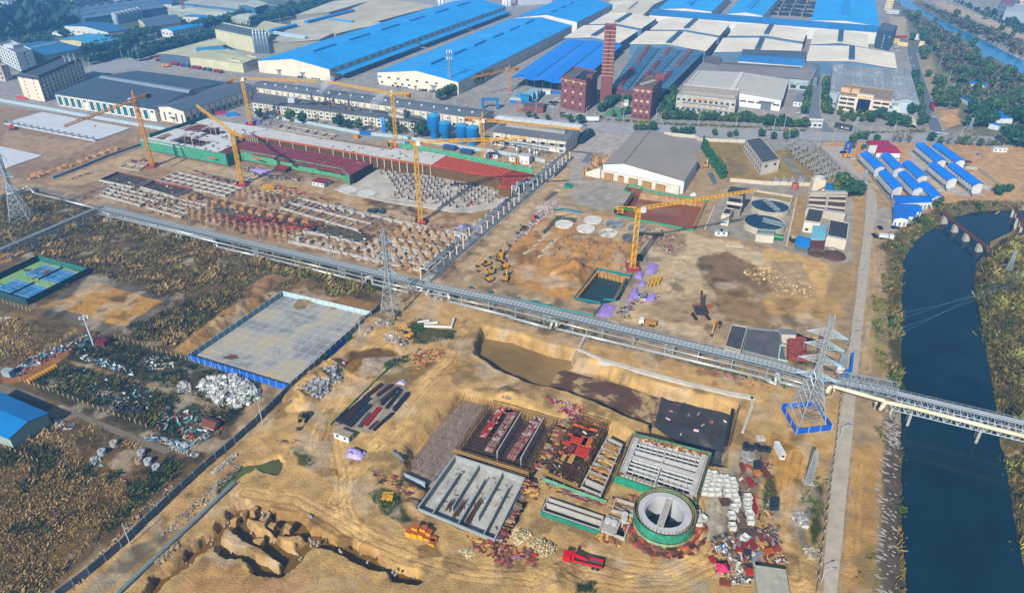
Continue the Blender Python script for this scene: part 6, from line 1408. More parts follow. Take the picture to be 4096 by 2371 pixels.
pc=[G('C2',275,8),G('C2',1128,208),G('C2',325,925),G('C1',1835,630)]
for (a,b),cl,nm in (((0,1),'c3dbe2','rear_panels'),((1,2),'7f8f98','right_panels'),((2,3),'1f66d0','front_panels'),((3,0),'86a6b8','left_panels')):
 mb=MB();mb.W([pc[a],pc[b]],0,2.7,.2);w_=mb.B(nm,M(cl,.6,.12,.4),t)
 L=(pc[b]-pc[a]).length;n_=int(L/3.3);d=(pc[b]-pc[a]).normalized()
 for i in range(n_):
  mb=MB();mb.box(pc[a].lerp(pc[b],(i+.5)/n_),.22,.45,2.85,x=d);mb.B('post',M('b4c2c8'),w_)
for x0,y0,x1,y1,cl in ((725,590,880,460,'1f56b4'),(665,655,722,605,'2a6a58'),(885,450,940,415,'2a6a58')):
 mb=MB();a=G('C2',x0,y0);b=G('C2',x1,y1);mb.W([a+V((.3,-.3,0)),b+V((.3,-.3,0))],0,2.8,.15);mb.B('painted_panel',M(cl),t)
mb=MB();mb.P([(p.x,p.y) for p in pc],-.1,.28);pad=ST('paved_pad',mb,M3(['84898c','a9aaa6','b3ab98','beb08c'],.06,(.4,.5,.56,.64)))
mk=MB()
for i in range(1,11):
 a=pc[0].lerp(pc[1],i/11);b=pc[3].lerp(pc[2],i/11);MK(mk,[a,b],.22,.3)
for i in range(1,13):
 a=pc[0].lerp(pc[3],i/13);b=pc[1].lerp(pc[2],i/13);MK(mk,[a,b],.22,.305)
ST('pad_joints',mk,M('cfcdc4',.8,.3,.5))
mb=MB();o=G('C1',2245,600,.31)
for k in range(9): mb.sheet([o+V((U(-4,-1),U(-1,1),0)),o+V((U(-1,1),U(-2,-1),0)),o+V((U(1,4),U(-1,1),0)),o+V((U(-1,1),U(1,2),0))],.31+k*.004)
ST('pad_stain',mb,M('6e4a2a',.9))
HO('blue hoarding round the foot of the largest pylon',[G('C4',165,1100),G('C4',310,1345),G('C4',650,1305),G('C4',490,1075),G('C4',330,1090)],2.4,'1f62d2','9fb4c4',4,closed=True)
wp=PL('D1','560,1500 870,1270 1180,1010 1650,560 2000,240 2280,0')+PL('C2','0,1262 325,930')+PL('C2','')[0:0] if 0 else PL('D1','560,1500 870,1270 1180,1010 1650,560 2000,240 2280,0')+PL('C2','20,1240 325,935')
HO('long dark grey panel wall from the pad down to the bottom left corner',wp,2.8,'5b6f80','8d9ba4',4.6)
HO('dark grey panel wall between the pad corner and the slim pylon',PL('C2','1130,215 1215,130'),2.8,'5b6f80','8d9ba4',4.6)
# pipe racks
def offs(path,d):
 r=[]
 for i,p in enumerate(path):
  a=path[max(0,i-1)];b=path[min(len(path)-1,i+1)];t_=V((b.x-a.x,b.y-a.y,0)).normalized();r.append(p+V((t_.y,-t_.x,0))*d)
 return r
def along(path,step,t0=0.):
 out=[];rem=t0
 for a,b in zip(path,path[1:]):
  L=(b-a).length;d=(b-a)/L;s=rem
  while s<L: out.append((a+d*s,d));s+=step
  rem=s-L
 return out
ZR=6.
rk=[G('B1',985,588,ZR),G('B1',2520,952,ZR),G('B2',900,1150,ZR),G('B2',1700,1340,ZR),G('C3',0,72,ZR),G('C3',1200,360,ZR),G('C3',2520,672,ZR),G('C4',620,832,ZR)]
t=TG('pipe_rack','long pipe and cable rack crossing the whole site on steel legs','pipe rack',V((rk[3].x,rk[3].y,0)))
for k in range(7):
 mb=MB();mb.tube([p+Z*.25 for p in offs(rk,-1.9+k*.62)],.17,5);mb.B('pipe',M(['c2cdd2','8f9ca4','d8dde0','7a8890','c2cdd2','a9b5ba','6d7c86'][k],.4,.1,.3,.2),t)
mb=MB();o1=offs(rk,-2.1);o2=offs(rk,2.5)
for i in range(len(rk)-1): mb.X([o1[i]-Z*.3,o1[i+1]-Z*.3,o2[i+1]-Z*.3,o2[i]-Z*.3],[o1[i],o1[i+1],o2[i+1],o2[i]])
mb.B('deck',M('4d5a62',.7,.3,.8),t)
mb=MB()
for p,d in along(rk,1.7):
 n=V((d.y,-d.x,0));mb.bar(p-n*2+Z*.42,p+n*2+Z*.42,.09,4)
mb.B('cross_ties',M('3f4a52',.6),t)
for s_ in (-2.3,2.8):
 mb=MB();o=offs(rk,s_);mb.tube([p+Z*1.1 for p in o],.06,4);mb.tube([p+Z*.1 for p in o],.14,4)
 for p,d in along(o,2.6): mb.bar(p,p+Z*1.15,.05,3)
 mb.B('railing',M('aab6bc',.5),t)
mb=MB();o=offs(rk,3.6);mb.tube([p-Z*1.6 for p in o],.32,8);mb.B('side_pipe',M('c9d2d4',.3,.1,.3,.4),t,True)
for i,(p,d) in enumerate(along(rk,13.,5)):
 n=V((d.y,-d.x,0));mb=MB()
 for s_ in (-2,2.4):
  b=p+n*s_;mb.bar(V((b.x,b.y,-1)),b-Z*.3,.2)
  if i%4==0:
   b2=b+d*3.2;mb.bar(V((b2.x,b2.y,-1)),b2-Z*.3,.2)
   for k in range(3):
    z0,z1=ZR*k/3,ZR*(k+1)/3-.3;mb.bar(V((b.x,b.y,z0)),V((b2.x,b2.y,z1)),.09,3);mb.bar(V((b2.x,b2.y,z0)),V((b.x,b.y,z1)),.09,3)
 mb.bar(p-n*2.1-Z*.4,p+n*4-Z*2.,.12);mb.B('support',M('b3bec4',.5,.1),t)
def pipe(label,path,r,col,name='steam_pipe',n=10,met=.35):
 mb=MB();mb.tube(path,r,n);return SO(name,mb,M(col,.3,.12,.3,met),label,'pipe',smooth=True)
def P3(t_,s): return [G(t_,*map(float,q.split(',')[:2]),float(q.split(',')[2])) for q in s.split()]
pipe('thick silver pipe with bent loops running below the pipe rack, upper half',P3('B1','-60,490,2 60,455,2 230,410,2 240,380,3 280,380,3 330,440,1.5 900,580,1.5')[0:]+P3('B1','1060,650,2 2080,895,2 2110,960,1.2 2520,1055,1.2')+P3('B2','0,1042,1.2 1070,1305,1.2 1080,1255,4 1130,1250,4 1140,1320,1.2 1490,1405,1.2'),.62,'c3c9c8')
pipe('thick silver pipe with bent loops running below the pipe rack, lower half',P3('C2','1870,-10,5 1880,60,1.5 2520,215,1.2')+P3('C3','0,215,1.2 390,320,1.2 415,250,4 445,245,4 455,325,1.2 1200,500,1.2 2520,815,1.2')+P3('C4','0,808,1.2 110,862,1.2 118,760,4 140,760,4 150,838,1.2 350,888,1.2 600,955,1.5'),.62,'cdd3d2')
pipe('white pipe loop over concrete posts at the rack junction','' or P3('B2','1490,1325,5 1640,1365,5 1600,1390,5')+P3('C2','1610,0,5 1660,20,5')[0:0],.5,'e8eae8')
pipe('fat white expansion loop beside the slim pylon',P3('B2','1660,1430,3 1690,1365,5 1860,1405,5 1885,1454,5')+P3('C2','1875,0,4.5'),.6,'eceeec')
pipe('cream pipe crossing the river beside the truss bridge',P3('C4','605,958,3 625,905,7 655,880,7 710,893,7 1090,1000,7 1160,1020,7 1158,1060,4 1130,1100,4 1165,1055,6 1180,1035,7 1400,1080,7 2620,1390,7'),.75,'efe6c6',met=0)
for i,(x,y,z) in enumerate(((655,980,5),(1065,1100,5),(1120,1105,3))):
 mb=MB();p=G('C4',x,y);mb.bar(p,G('C4',x+25,y-60,z+1),.4);SO('pipe_prop',mb,M('e2e0d4'),N(i)+' white raking prop from the left under the cream river pipe','prop','props under the cream river pipe')
br=[G('C4',660,845,6.5),G('C4',1270,965,6.5),G('C4',2700,1300,6.5)]
t=TG('pipe_bridge','steel truss pipe bridge crossing the dark river','bridge',V((br[1].x,br[1].y,-3)))
mb=MB();a,b=br[0],br[1];mb.T(a.lerp(b,.05)+Z*2,b+Z*2,4.2,4.2,9,.13);mb.B('approach_truss',M('8fa2b0',.5,.1),t)
mb=MB();n=V(((br[2]-br[1]).y,-(br[2]-br[1]).x,0)).normalized();mb.T(br[1]+n*1.5-Z*1.8,br[2]+n*1.5-Z*1.8,4.4,4.4,22,.13);mb.B('main_truss',M('c4d0d8',.5,.1),t)
for k in range(6):
 mb=MB();mb.tube([p+Z*.5 for p in offs([br[0],br[1],br[2]],-1.7+k*.55)],.17,5);mb.B('pipe',M(['c2cdd2','8f9ca4','d8dde0','7a8890','c2cdd2','5f6c76'][k],.4,.1,.3,.2),t)
mb=MB();o=offs(br,-2.1)
for p,d in along(o,2.6): mb.bar(p,p+Z*1.3,.06,3)
mb.tube([p+Z*1.2 for p in o],.06,4);mb.B('railing',M('aab6bc'),t)
for f in (.0,.14,.62):
 p=br[1].lerp(br[2],f);mb=MB();mb.bar(V((p.x,p.y,-6)),p-Z*3.6,.5,8);mb.bar(V((p.x+n.x*3,p.y+n.y*3,-6)),p+n*3-Z*3.6,.5,8);mb.B('pier',M('b8bcb4'),t)
t,q,h=BF('rack_cabin','pale grey plant cabin between the pylon and the blue gate','C4',(700,745),(765,765),(800,640),700,'dfe2e4','9aa6a6',cat='cabin',par=0)
mb=MB();mb.W([G('C4',785,810),G('C4',825,780),G('C4',840,640)],0,4.2,.8);SO('road_barrier',mb,M('1f78d8'),'tall bright blue panel beside the riverside road under the bridge end','gate')
cv=[G('B1',-60,1030,6),G('B1',985,582,6)]
t=TG('conveyor_bridge','narrow conveyor bridge climbing from the left edge to the pipe rack','conveyor',V((cen(cv).x,cen(cv).y,0)))
mb=MB();mb.T(cv[0],cv[1],2,2,30,.11);mb.B('truss',M('8c99a4',.5),t)
for k in (-.8,0,.8):
 mb=MB();o=offs(cv,k);mb.tube([p+Z*1.1 for p in o],.17,5);mb.B('pipe',M('b6c1c8',.4),t)
for i,(p,d) in enumerate(along(cv,13,6)):
 n=V((d.y,-d.x,0));mb=MB()
 for s_ in (-1,1):
  for e in (0,2):
   q=p+n*s_+d*e;mb.bar(V((q.x,q.y,0)),q-Z*.9,.14)
  mb.bar(V((p.x+n.x*s_,p.y+n.y*s_,0)),p+n*s_+d*2-Z*1,.09,3)
 mb.B('support',M('b3bec4'),t)
FZ=6.4
f1=[G('B2',1690,1290),G('B2',1960,1085),G('B2',2270,835),G('B2',2490,640),G('B3',60,600),G('B3',180,475),G('B3',380,290),G('B3',590,115)]
f1=[V((p.x,p.y,0)) for p in (G('B2',1640,1270),G('B2',1900,1180),G('B2',2270,835),G('B2',2500,620),G('B3',190,465),G('B3',575,125))]
a,b=G('B2',1690,1300),G('B3',575,135);fl_=[a.lerp(b,i/27) for i in range(28)]
t=TG('pipe_frame_line','line of white concrete portal frames carrying silver pipes up to the plant hall','pipe rack',V((a.x,a.y,0)));d=(b-a).normalized();n=V((-d.y,d.x,0))
for i,p in enumerate(fl_):
 z=FZ+(4.5 if i in (5,6,15,16) else 0)*1.;w_=4.6
 mb=MB();mb.bar(p,p+Z*z,.36);mb.bar(p+n*w_,p+n*w_+Z*z,.36);mb.bar(p+Z*z,p+n*w_+Z*z,.34)
 if z>FZ: mb.bar(p+Z*FZ*.6,p+n*w_+Z*FZ*.6,.3)
 mb.B('portal',M('dedcd2',.8,.1,.4),t)
for k,(o,r_,cl) in enumerate(((.9,.36,'c2d0da'),(2.,.3,'b0c0cc'),(3.1,.2,'9fb0bc'))):
 mb=MB();P=[]
 for f,z in ((0,FZ),(.17,FZ),(.175,FZ+4.7),(.235,FZ+4.7),(.24,FZ),(.54,FZ),(.545,FZ+4.7),(.605,FZ+4.7),(.61,FZ),(1,FZ)): P.append(a.lerp(b,f)+n*o+Z*(z+.5))
 mb.tube(P,r_,8);mb.B('pipe',M(cl,.25,.1,.3,.5),t,True)
for f0,f1_ in ((.32,.52),(.66,.9),(.02,.16)):
 mb=MB();mb.T(a.lerp(b,f0)+n*3.2+Z*(FZ-1.2),a.lerp(b,f1_)+n*3.2+Z*(FZ-1.2),1.8,1.8,12,.12);mb.B('cable_truss',M('2c3b48'),t)
mb=MB();q=[a+n*-1,b+n*-1,b+n*5.6,a+n*5.6];mb.P(q,-.2,.16);ST('frame_line_footpath',mb,M('b7b5ae',.85,.2,.4))
# tanks in the big excavation
CON='c3bfb6'
def tank(name,label,q,z0,zt,th,fz,col,floorcol,walls=(),cat='tank'):
 t=TG(name,label,cat,V((cen(q).x,cen(q).y,z0)))
 mb=MB();mb.W(q,z0,zt-z0,th,True);mb.B('outer_walls',M(col,.85,.2,.3),t)
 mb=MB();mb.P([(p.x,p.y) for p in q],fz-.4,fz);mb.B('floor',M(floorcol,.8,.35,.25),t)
 for (u0,v0,u1,v1,w_,dz) in walls:
  P=lambda u,v:q[0].lerp(q[1],u).lerp(q[3].lerp(q[2],u),v)
  mb=MB();mb.W([P(u0,v0),P(u1,v1)],fz,zt-fz+dz,w_);mb.B('inner_wall',M(col,.85,.2,.3),t)
 return t,(lambda u,v:q[0].lerp(q[1],u).lerp(q[3].lerp(q[2],u),v))
q=[G('D2',*p,.8) for p in ((1575,628),(1938,118),(2612,335),(2318,930))]
t,P=tank('serpentine_tank','pale open concrete tank with long baffle walls in the foreground',q,-4,.8,.5,-1.6,'a7adab','bcbcb4',[(.0,.19,.78,.19,.35,-.3),(.22,.36,1.,.36,.35,-.3),(.0,.53,.8,.53,.35,-.3),(.22,.7,1.,.7,.35,-.3),(0,.86,.8,.86,.35,-.3)])
mb=MB();mb.W([v+(v-cen(q)).normalized()*.8 for v in q],-4,3.6,.6,True);mb.B('base_ledge',M('4a6880',.8,.2),t)
for i,(u0,u1,v) in enumerate(((.15,.42,.42),(.12,.5,.6),(.2,.35,.3))):
 mb=MB()
 for k in range(16): mb.bar(P(u0+U(-.03,.03),v+U(-.035,.035))+Z*(-2.3+k*.05),P(u1+U(-.05,.05),v+U(-.035,.035))+Z*(-2.3+k*.05),.09,4)
 SO('pole_bundle',mb,M('6b4a36',.8,.3,.5,0,'isl'),N(i)+' heap of brown poles on the floor of the serpentine tank','pole heap','pole heaps in the serpentine tank')
LI('boards','small boards and steel lying in the serpentine tank','boards',[P(.05,.05),P(.95,.05),P(.95,.95),P(.05,.95)],70,['8a4a40','a07848','5a4a44'],(.5,2),(.05,.2),-1.6)
q=[G('E6',*p,-3.5) for p in ((75,610),(265,690),(615,190),(430,150))]
t=TG('rebar_pit','open pit full of upright rusty bars beside the scaffolded blocks','rebar pit',V((cen(q).x,cen(q).y,-4)))
mb=MB();mb.P([(p.x,p.y) for p in q],-4.2,-3.6);mb.B('floor',M('a39a94',.8,.4,.4),t)
mb=MB()
for i in range(34):
 for j in range(13):
  p=q[0].lerp(q[3],(i+.5)/34).lerp(q[1].lerp(q[2],(i+.5)/34),(j+.5)/13)+V((U(-.3,.3),U(-.3,.3),0));mb.bar(p,p+V((U(-.1,.1),U(-.1,.1),U(2.5,5))),.04,3,cap=False)
o=mb.B('bars',M('c79a62',.7,.3,.5,0,'isl'),t);o['kind']='stuff'
mb=MB()
for k in range(10):
 mb.bar(q[0].lerp(q[3],k/10)+Z*3,q[1].lerp(q[2],k/10)+Z*3,.07,3)
 mb.bar(q[0].lerp(q[1],k/10)+Z*2.4,q[3].lerp(q[2],k/10)+Z*2.4,.06,3)
mb.B('rails',M('b08550'),t)
q2=[G('E6',*p,-1) for p in ((62,600),(215,668))];mb=MB();mb.W(q2,-3.5,2.6,.6);mb.B('front_wall',M('a9bcc4'),t)
def scafblock(label,q,zt,rows=10,net=None):
 t=TG('scaffold_block',label,'scaffolding',V((cen(q).x,cen(q).y,-4)))
 mb=MB();mb.P([(p.x,p.y) for p in q],-4.2,-3.7);mb.B('floor',M('4a3f38',.9,.4,.4),t)
 scaff([V((p.x,p.y,0)) for p in q]+[V((q[0].x,q[0].y,0))],-4,zt,1.15,2,1.,1.5,.075).B('outer_scaffold',M('a8834e',.8,.3,.5),t)
 mb=MB()
 for i in range(1,rows):
  for j in range(0,26):
   a=q[0].lerp(q[3],i/rows);b=q[1].lerp(q[2],i/rows);p=a.lerp(b,j/25)+V((U(-.2,.2),U(-.2,.2),0));p.z=0;mb.bar(p-Z*3.8,p+Z*(zt+U(-.6,.5)),.06,3,cap=False)
  for z in (-2.2,-.6,zt-.3): mb.bar(V((a.x,a.y,z)),V((b.x,b.y,z)),.06,3,cap=False)
 for j in range(0,26,1):
  a=q[0].lerp(q[1],j/25);b=q[3].lerp(q[2],j/25);mb.bar(V((a.x,a.y,zt-.5)),V((b.x,b.y,zt-.5)),.055,3,cap=False)
 mb.B('inner_scaffold',M('6e5238',.8,.3,.5),t)
 for a,b in ((0,1),(2,3)):
  for z in (zt+.1,zt-.7):
   mb=MB();mb.bar(V((q[a].x,q[a].y,z)),V((q[b].x,q[b].y,z)),.16,4);mb.B('timber_rail',M('c29a5c'),t)
 return t
q=[G('E6',*p,1) for p in ((392,465),(862,608),(1042,275),(612,158))]
t=scafblock('large brown scaffolded block with three red formwork strips',q,1.2,9)
for (x0,y0,x1,y1,w_,cl,z) in ((700,205,575,388,2.6,'b23a26',.5),(770,230,612,475,3,'a68478',.2),(920,268,750,522,3,'a67a70',.2),(748,222,735,232,2,'b8402a',.6)):
 a=G('E6',x0,y0,z);b=G('E6',x1,y1,z);mb=MB();mb.box((a+b)/2,(b-a).length,w_,.3,x=b-a);o=mb.B('formwork_strip',M(cl,.8,.45,.5),t)
 mb=MB()
 for k in range(26):
  p=a.lerp(b,R())+V((U(-1.2,1.2),U(-.4,.4),.32));mb.cur=k%2;mb.box(p,U(.6,2),U(.4,.9),.12,rz=U(0,3))
 mb.B('boards',[M('9a2c28',.8,.3),M('d0c8c0',.8,.3)],o)
for x0,y0,x1,y1 in ((816,228,667,472),(955,265,815,512)):
 a=G('E6',x0,y0,.8);b=G('E6',x1,y1,.8);mb=MB();mb.W([a,b],-3.8,4.7,.3);mb.B('wall',M('cfc9bf'),t)
q=[G('E6',*p,1.5) for p in ((952,600),(1168,690),(1352,292),(1160,232))]
t=scafblock('brown scaffolded block with bright orange formwork in the middle',q,1.8,10)
for x,y,w_,d_,cl in ((1175,405,5.5,4,'c24218'),(1225,420,3,4.5,'cf6a20'),(1195,480,4.5,4,'c23e1a'),(1145,375,5,.8,'d05a22'),(1100,425,3,1.2,'c64a20'),(1085,485,4,1,'c64a20'),(1190,320,6,.9,'d66a28'),(1250,335,5,.9,'d66a28'),(1130,455,2,3,'82363a'),(1085,505,1.4,4,'c09a5a'),(1130,520,1.6,4,'c09a5a')):
 mb=MB();mb.box(G('E6',x,y,1.6),w_,d_,.35,x=UA);mb.B('formwork_panel',M(cl,.7,.35,.6),t)
LI('boards','offcuts on the block with orange formwork','boards',[v*1. for v in q],90,['82363a','b98a4c','8a3a2c','c9c2ba'],(.5,2.2),(.1,.3),1.6)
netting('pale green net hung low on the front of the orange formwork block',[G('E6',950,655,0),G('E6',1150,730,0),G('E6',1345,800,0)],-2.,1.5,'6aa98a')
q=[G('E6',*p,1) for p in ((1165,705),(1320,750),(1420,330),(1340,320))]
q=[G('D3',*p,1) for p in ((690,415),(880,495),(1090,10),(945,-60))]
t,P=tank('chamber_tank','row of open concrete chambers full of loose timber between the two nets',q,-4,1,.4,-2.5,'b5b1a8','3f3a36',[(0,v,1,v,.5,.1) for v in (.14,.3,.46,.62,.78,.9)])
for i,v in enumerate((.22,.38,.55,.7,.84)):
 mb=MB()
 for k in range(22):
  p=P(U(.2,.8),v+U(-.05,.05))+Z*U(-.2,.4);an=U(-.5,.5)+AU;d=V((math.cos(an),math.sin(an),0))*U(1,2.2);mb.bar(p-d,p+d,.1,4)
 SO('timber_heap',mb,M(['c29a5c','b98a4c','c9a060'][i%3],.8,.3,.5,0,'isl'),N(i)+' loose timber heap from the front in the chamber row','timber heap','timber heaps in the chamber row')
mb=MB();q=[G('D3',*p,-1) for p in ((900,560),(960,540),(1190,0),(1110,-20))]
for i in range(30):
 a=q[0].lerp(q[1],R());b=q[3].lerp(q[2],R());f=U(0,.6);p0=a.lerp(b,f);p1=a.lerp(b,f+.35);mb.bar(p0+Z*U(-.5,.4),p1+Z*U(-.5,.4),.11,4)
SO('plank_run',mb,M('8a7258',.8,.3,.5,0,'isl'),'long run of weathered planks in the gap beside the gridded tank','planks')
ZT=3.6
q=[G('D3',*p,ZT) for p in ((1130,275),(1745,520),(1875,165),(1232,-10))]
q=[G('D3',*p,ZT) for p in ((1090,290),(1765,515),(1890,120),(1225,-50))]
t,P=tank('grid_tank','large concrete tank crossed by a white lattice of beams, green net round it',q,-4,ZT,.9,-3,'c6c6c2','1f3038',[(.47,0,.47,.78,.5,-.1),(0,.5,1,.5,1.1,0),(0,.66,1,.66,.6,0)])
mb=MB();
for i in (0,1):
 a,b=(P(0,0),P(0,1)) if i==0 else (P(1,0),P(1,1));mb=MB();x=(b-a).normalized();mb.box((a+b)/2+Z*(0),(b-a).length,2.2,.3,x=x);mb.B('walkway',M('c3c2be',.8,.3,.4),t)
for v in (.12,.22,.32,.42):
 for u0,u1 in ((.04,.45),(.5,.96)):
  mb=MB();mb.W([P(u0,v),P(u1,v)],ZT-.6,.5,.32);mb.B('beam',M('d2d3d0',.8,.15),t)
for u in [.04+.092*i for i in range(1,10)]:
 mb=MB();mb.W([P(u,.06),P(u,.44)],ZT-.9,.4,.2);mb.B('cross_beam',M('c6c8c6',.8,.15),t)
for v in (.76,.87):
 mb=MB();mb.W([P(.04,v),P(.96,v)],ZT-.6,.5,.3);mb.B('beam',M('d2d3d0',.8,.15),t)
for u in [.09*i for i in range(1,11)]:
 mb=MB();mb.W([P(u,.68),P(u,.96)],ZT-.6,.5,.2);mb.B('cross_beam',M('c6c8c6',.8,.15),t)
LI('boards','red and tan boards on the far walkway of the gridded tank','boards',[P(0,.93),P(1,.93),P(1,1.06),P(0,1.06)],80,['93383c','b98a4c','c9a878','8a4a4a'],(.5,2.4),(.1,.4),ZT)
LI('boards','boards on the left walkway of the gridded tank','boards',[P(-.04,0),P(.02,0),P(.02,1),P(-.04,1)],40,['a0606a','b98a4c','c9b8a8'],(.4,1.6),(.1,.3),ZT)
sc4=[V((p.x,p.y,0)) for p in [v+(v-cen(q)).normalized()*2 for v in q]];t=TG('perimeter_scaffold','poles and green netting standing round the gridded tank','scaffolding',V((cen(q).x,cen(q).y,-2)))
scaff(sc4+[sc4[0]],-4,ZT+.6,1.2,2,.9,1.5,.075).B('poles',M('a8834e',.8,.3,.5),t)
for a,b,z0,z1 in ((3,0,-3,ZT-.3),(0,1,-.8,ZT-.3),(1,2,1.8,ZT),(2,3,1.6,ZT+.6)):
 mb=MB();c_=cen(sc4);mb.W([sc4[a]+(sc4[a]-c_).normalized()*.4,sc4[b]+(sc4[b]-c_).normalized()*.4],z0,z1-z0,.08);mb.B('net',M('2f9a78',.8,.5,.7),t)
CT=G('D3',1502,665,5);c=V((CT.x,CT.y,0))
t=TG('round_tank','round concrete tank with a central footbridge, wrapped in green netting','round tank',c)
mb=MB();mb.H(c,[(7.7,0),(7.7,5),(5.9,5),(5.9,4.3),(5.5,4.3),(5.5,-2)],48);mb.B('ring_wall',M('c3c6c8',.8,.12,.3),t)
mb=MB();mb.H(c,[(.01,-1.9),(5.6,-1.9)],48);mb.B('tank_floor',M('26363c',.5,.4,.4),t)
ax=(G('D3',1550,530,5)-G('D3',1455,800,5));ax.z=0;ax.normalize()
mb=MB();mb.box(c+Z*4.1,12.4,1.9,.5,x=ax);bb=mb.B('footbridge',M('b9b2aa',.85,.25,.6),t)
for s_ in (-1,1):
 mb=MB();mb.box(c+Z*4.6+Z.cross(ax)*s_*.85,12.4,.2,.55,x=ax);mb.B('kerb',M('cfd0ce'),bb)
mb=MB()
for k in range(46):
 a=6.2832*k/46
 for r_ in (8.1,8.9): p=c+V((r_*math.cos(a),r_*math.sin(a),0));mb.bar(p-Z*.5,p+Z*(5+U(.3,1.2)),.075,3,cap=False)
for r_ in (8.1,8.9):
 for z in (1,2.5,4,5.3): mb.H(c,[(r_,z),(r_+.09,z+.08)],46)
mb.B('scaffold',M('b08d52',.8,.3,.5),t)
mb=MB();mb.H(c,[(8.95,1.9),(9.,5.2)],46);mb.B('net',M('3d9c7c',.8,.55,.45),t)
mb=MB();mb.H(c,[(9.,0.2),(9.02,1.6)],46);mb.B('lower_net',M('9db88a',.8,.6,.5),t)
mb=MB()
for k in range(170):
 a=U(2.6,6.6)+.2;r_=U(9.3,12.5);p=c+V((r_*math.cos(a),r_*math.sin(a),0));mb.cur=k%4;mb.box(p,U(1,2.8),U(.3,1.3),U(.2,.7),rz=a+U(1,2))
SO('board_heaps',mb,[M(x,.8,.3,.8,0,'isl') for x in ('82363a','b98a4c','6d4a3c','a84a34')],'red panels and timber heaped round the foot of the round tank','boards',kind='stuff')
q=[G('D3',*p,1.6) for p in ((312,648),(868,835),(905,708),(368,528))]
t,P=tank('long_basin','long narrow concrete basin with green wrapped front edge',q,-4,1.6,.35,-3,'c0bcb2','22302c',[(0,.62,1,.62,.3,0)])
mb=MB();mb.W([q[3]+V((-.5,.2,0)),q[0]+V((-.5,-.5,0)),q[1]+V((0,-.6,0))],-1.5,3.2,.12);mb.B('green_wrap',M('2f8a72',.7,.35,.5),t)
q=[G('D3',*p,1.2) for p in ((868,832),(1108,915),(1160,768),(948,695))]
t,P=tank('pump_pit','small concrete pump pit with round hatches at the end of the long basin',q,-3,1.2,.4,-2,'bdb9b0','26302e',[(.62,0,.62,1,.4,0)])
mb=MB();mb.P([(p.x,p.y) for p in (q[0],P(.62,0),P(.62,1),q[3])],.9,1.25);mb.B('deck',M('b0aca4'),t)
for i,(u,v) in enumerate(((.15,.6),(.42,.6),(.7,1.3),(.75,1.0))):
 mb=MB();mb.H(P(u,v),[(1,0),(1,.9),(.01,.95)],16);mb.B('hatch',M('cfcdc8'),t)
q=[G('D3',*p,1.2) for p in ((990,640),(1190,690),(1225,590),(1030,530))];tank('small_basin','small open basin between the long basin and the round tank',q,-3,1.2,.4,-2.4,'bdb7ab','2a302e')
for lb,tt,q,n in (('boards packed into the gap between the two scaffolded blocks','E6','1040,280 1160,235 960,590 870,610',170),('boards and bars in front of the green hung block','D3','310,330 720,450 960,560 900,620 380,470',150),('boards between the round tank and the gridded tank','D3','960,540 1240,480 1240,640 1180,700 960,640',110),('boards round the serpentine tank rim','D2','2340,940 2560,560 2620,330 2680,380 2420,980',110),('boards left of the rebar pit','D2','1120,250 1400,330 1560,430 1500,560 1350,420 1130,330',60)): LI('boards',lb,'boards',PL(tt,q),n,['82363a','b98a4c','6d4a3c','a8854e','8f8a84'],(.8,3),(.1,.4),al=AU)
for i,(x,y,a_,b_) in enumerate(((120,780,2,2.4),(185,850,2.4,1.8),(330,880,2.6,2),(10,700,2,2),(-100,730,1.6,1.8),(-180,800,1.8,1.6),(60,1000,2.4,2))):
 mb=MB();p=G('D2',x,y,-3);q=[p+UA*sx*a_*U(.5,.65)+VA*sy*b_*U(.5,.65) for sx,sy in ((-1,-1),(1,-1),(1,1),(-1,1))];mb.X(q,[v.lerp(p,.22)+Z*U(2.6,3.3)+V((U(-.3,.3),U(-.3,.3),0)) for v in q]);SO('earth_block',mb,M('b8935a',.95,.35,.9,bump=.8),N(i)+' steep earth block left standing in the foreground trench water','earth block','earth blocks in the foreground trenches')
t=TG('retaining_wall','long pale concrete retaining wall above the flooded excavation','retaining wall',G('C3',1400,760))
w0=[G('C3',*p,.6) for p in ((750,345),(665,520),(890,620),(1300,740),(1750,860),(2100,940),(2345,985),(2345,1080),(2260,1310))]
mb=MB();mb.W(w0[:3],-2,2.8,1);mb.B('head_wall',M('cbc6ba',.85,.25,.4),t);mb=MB();mb.W(w0[2:7],-1.5,2.1,2.);mb.B('long_wall',M('d2cdbf',.85,.2,.3),t);mb=MB();mb.W(w0[6:],-1.5,2.1,.9);mb.B('end_wall',M('c9c6bc'),t)
mb=MB();mb.tube([G('C3',2225,1060,.5),G('C3',2130,1454,.5)],.15,4);mb.tube([G('C3',2175,1040,-3),G('C3',2090,1450,-3)],.9,4);SO('dark_beam',mb,M('1f2629'),'dark beam along the right end of the excavation','beam')
def piles(label,path,z0,z1,col):
 mb=MB()
 for a,b in zip(path,path[1:]):
  L=(b-a).length;n_=max(2,int(L/1.0));d=(b-a).normalized();y=Z.cross(d)
  for i in range(n_): mb.box(a.lerp(b,(i+.5)/n_)+y*(.22 if i%2 else -.22)+Z*z0,L/n_*.96,.5,z1-z0,x=d)
 return SO('sheet_piling',mb,M(col,.7,.35,.8),label,'sheet piling')
pA=PL('B3','1190,445 1250,450 1130,425 1140,385 1280,400 1265,440 1895,530 1772,800 1040,662 1190,445')
piles('rust brown sheet piles lining the brown flooded pit',[pA[0],pA[9-1]] if 0 else [G('B3',1270,440),G('B3',1890,530),G('B3',1770,795)],-5,.4,'b57a3c')
piles('dark sheet piles on the left side of the brown flooded pit',[G('B3',1040,662),G('B3',1205,445),G('B3',1215,500)],-5,.3,'6b4a30');piles('short brown sheet piles round the notch of the flooded pit',[G('B3',1140,400),G('B3',1165,385),G('B3',1280,405)],-5,.3,'8a5a34')
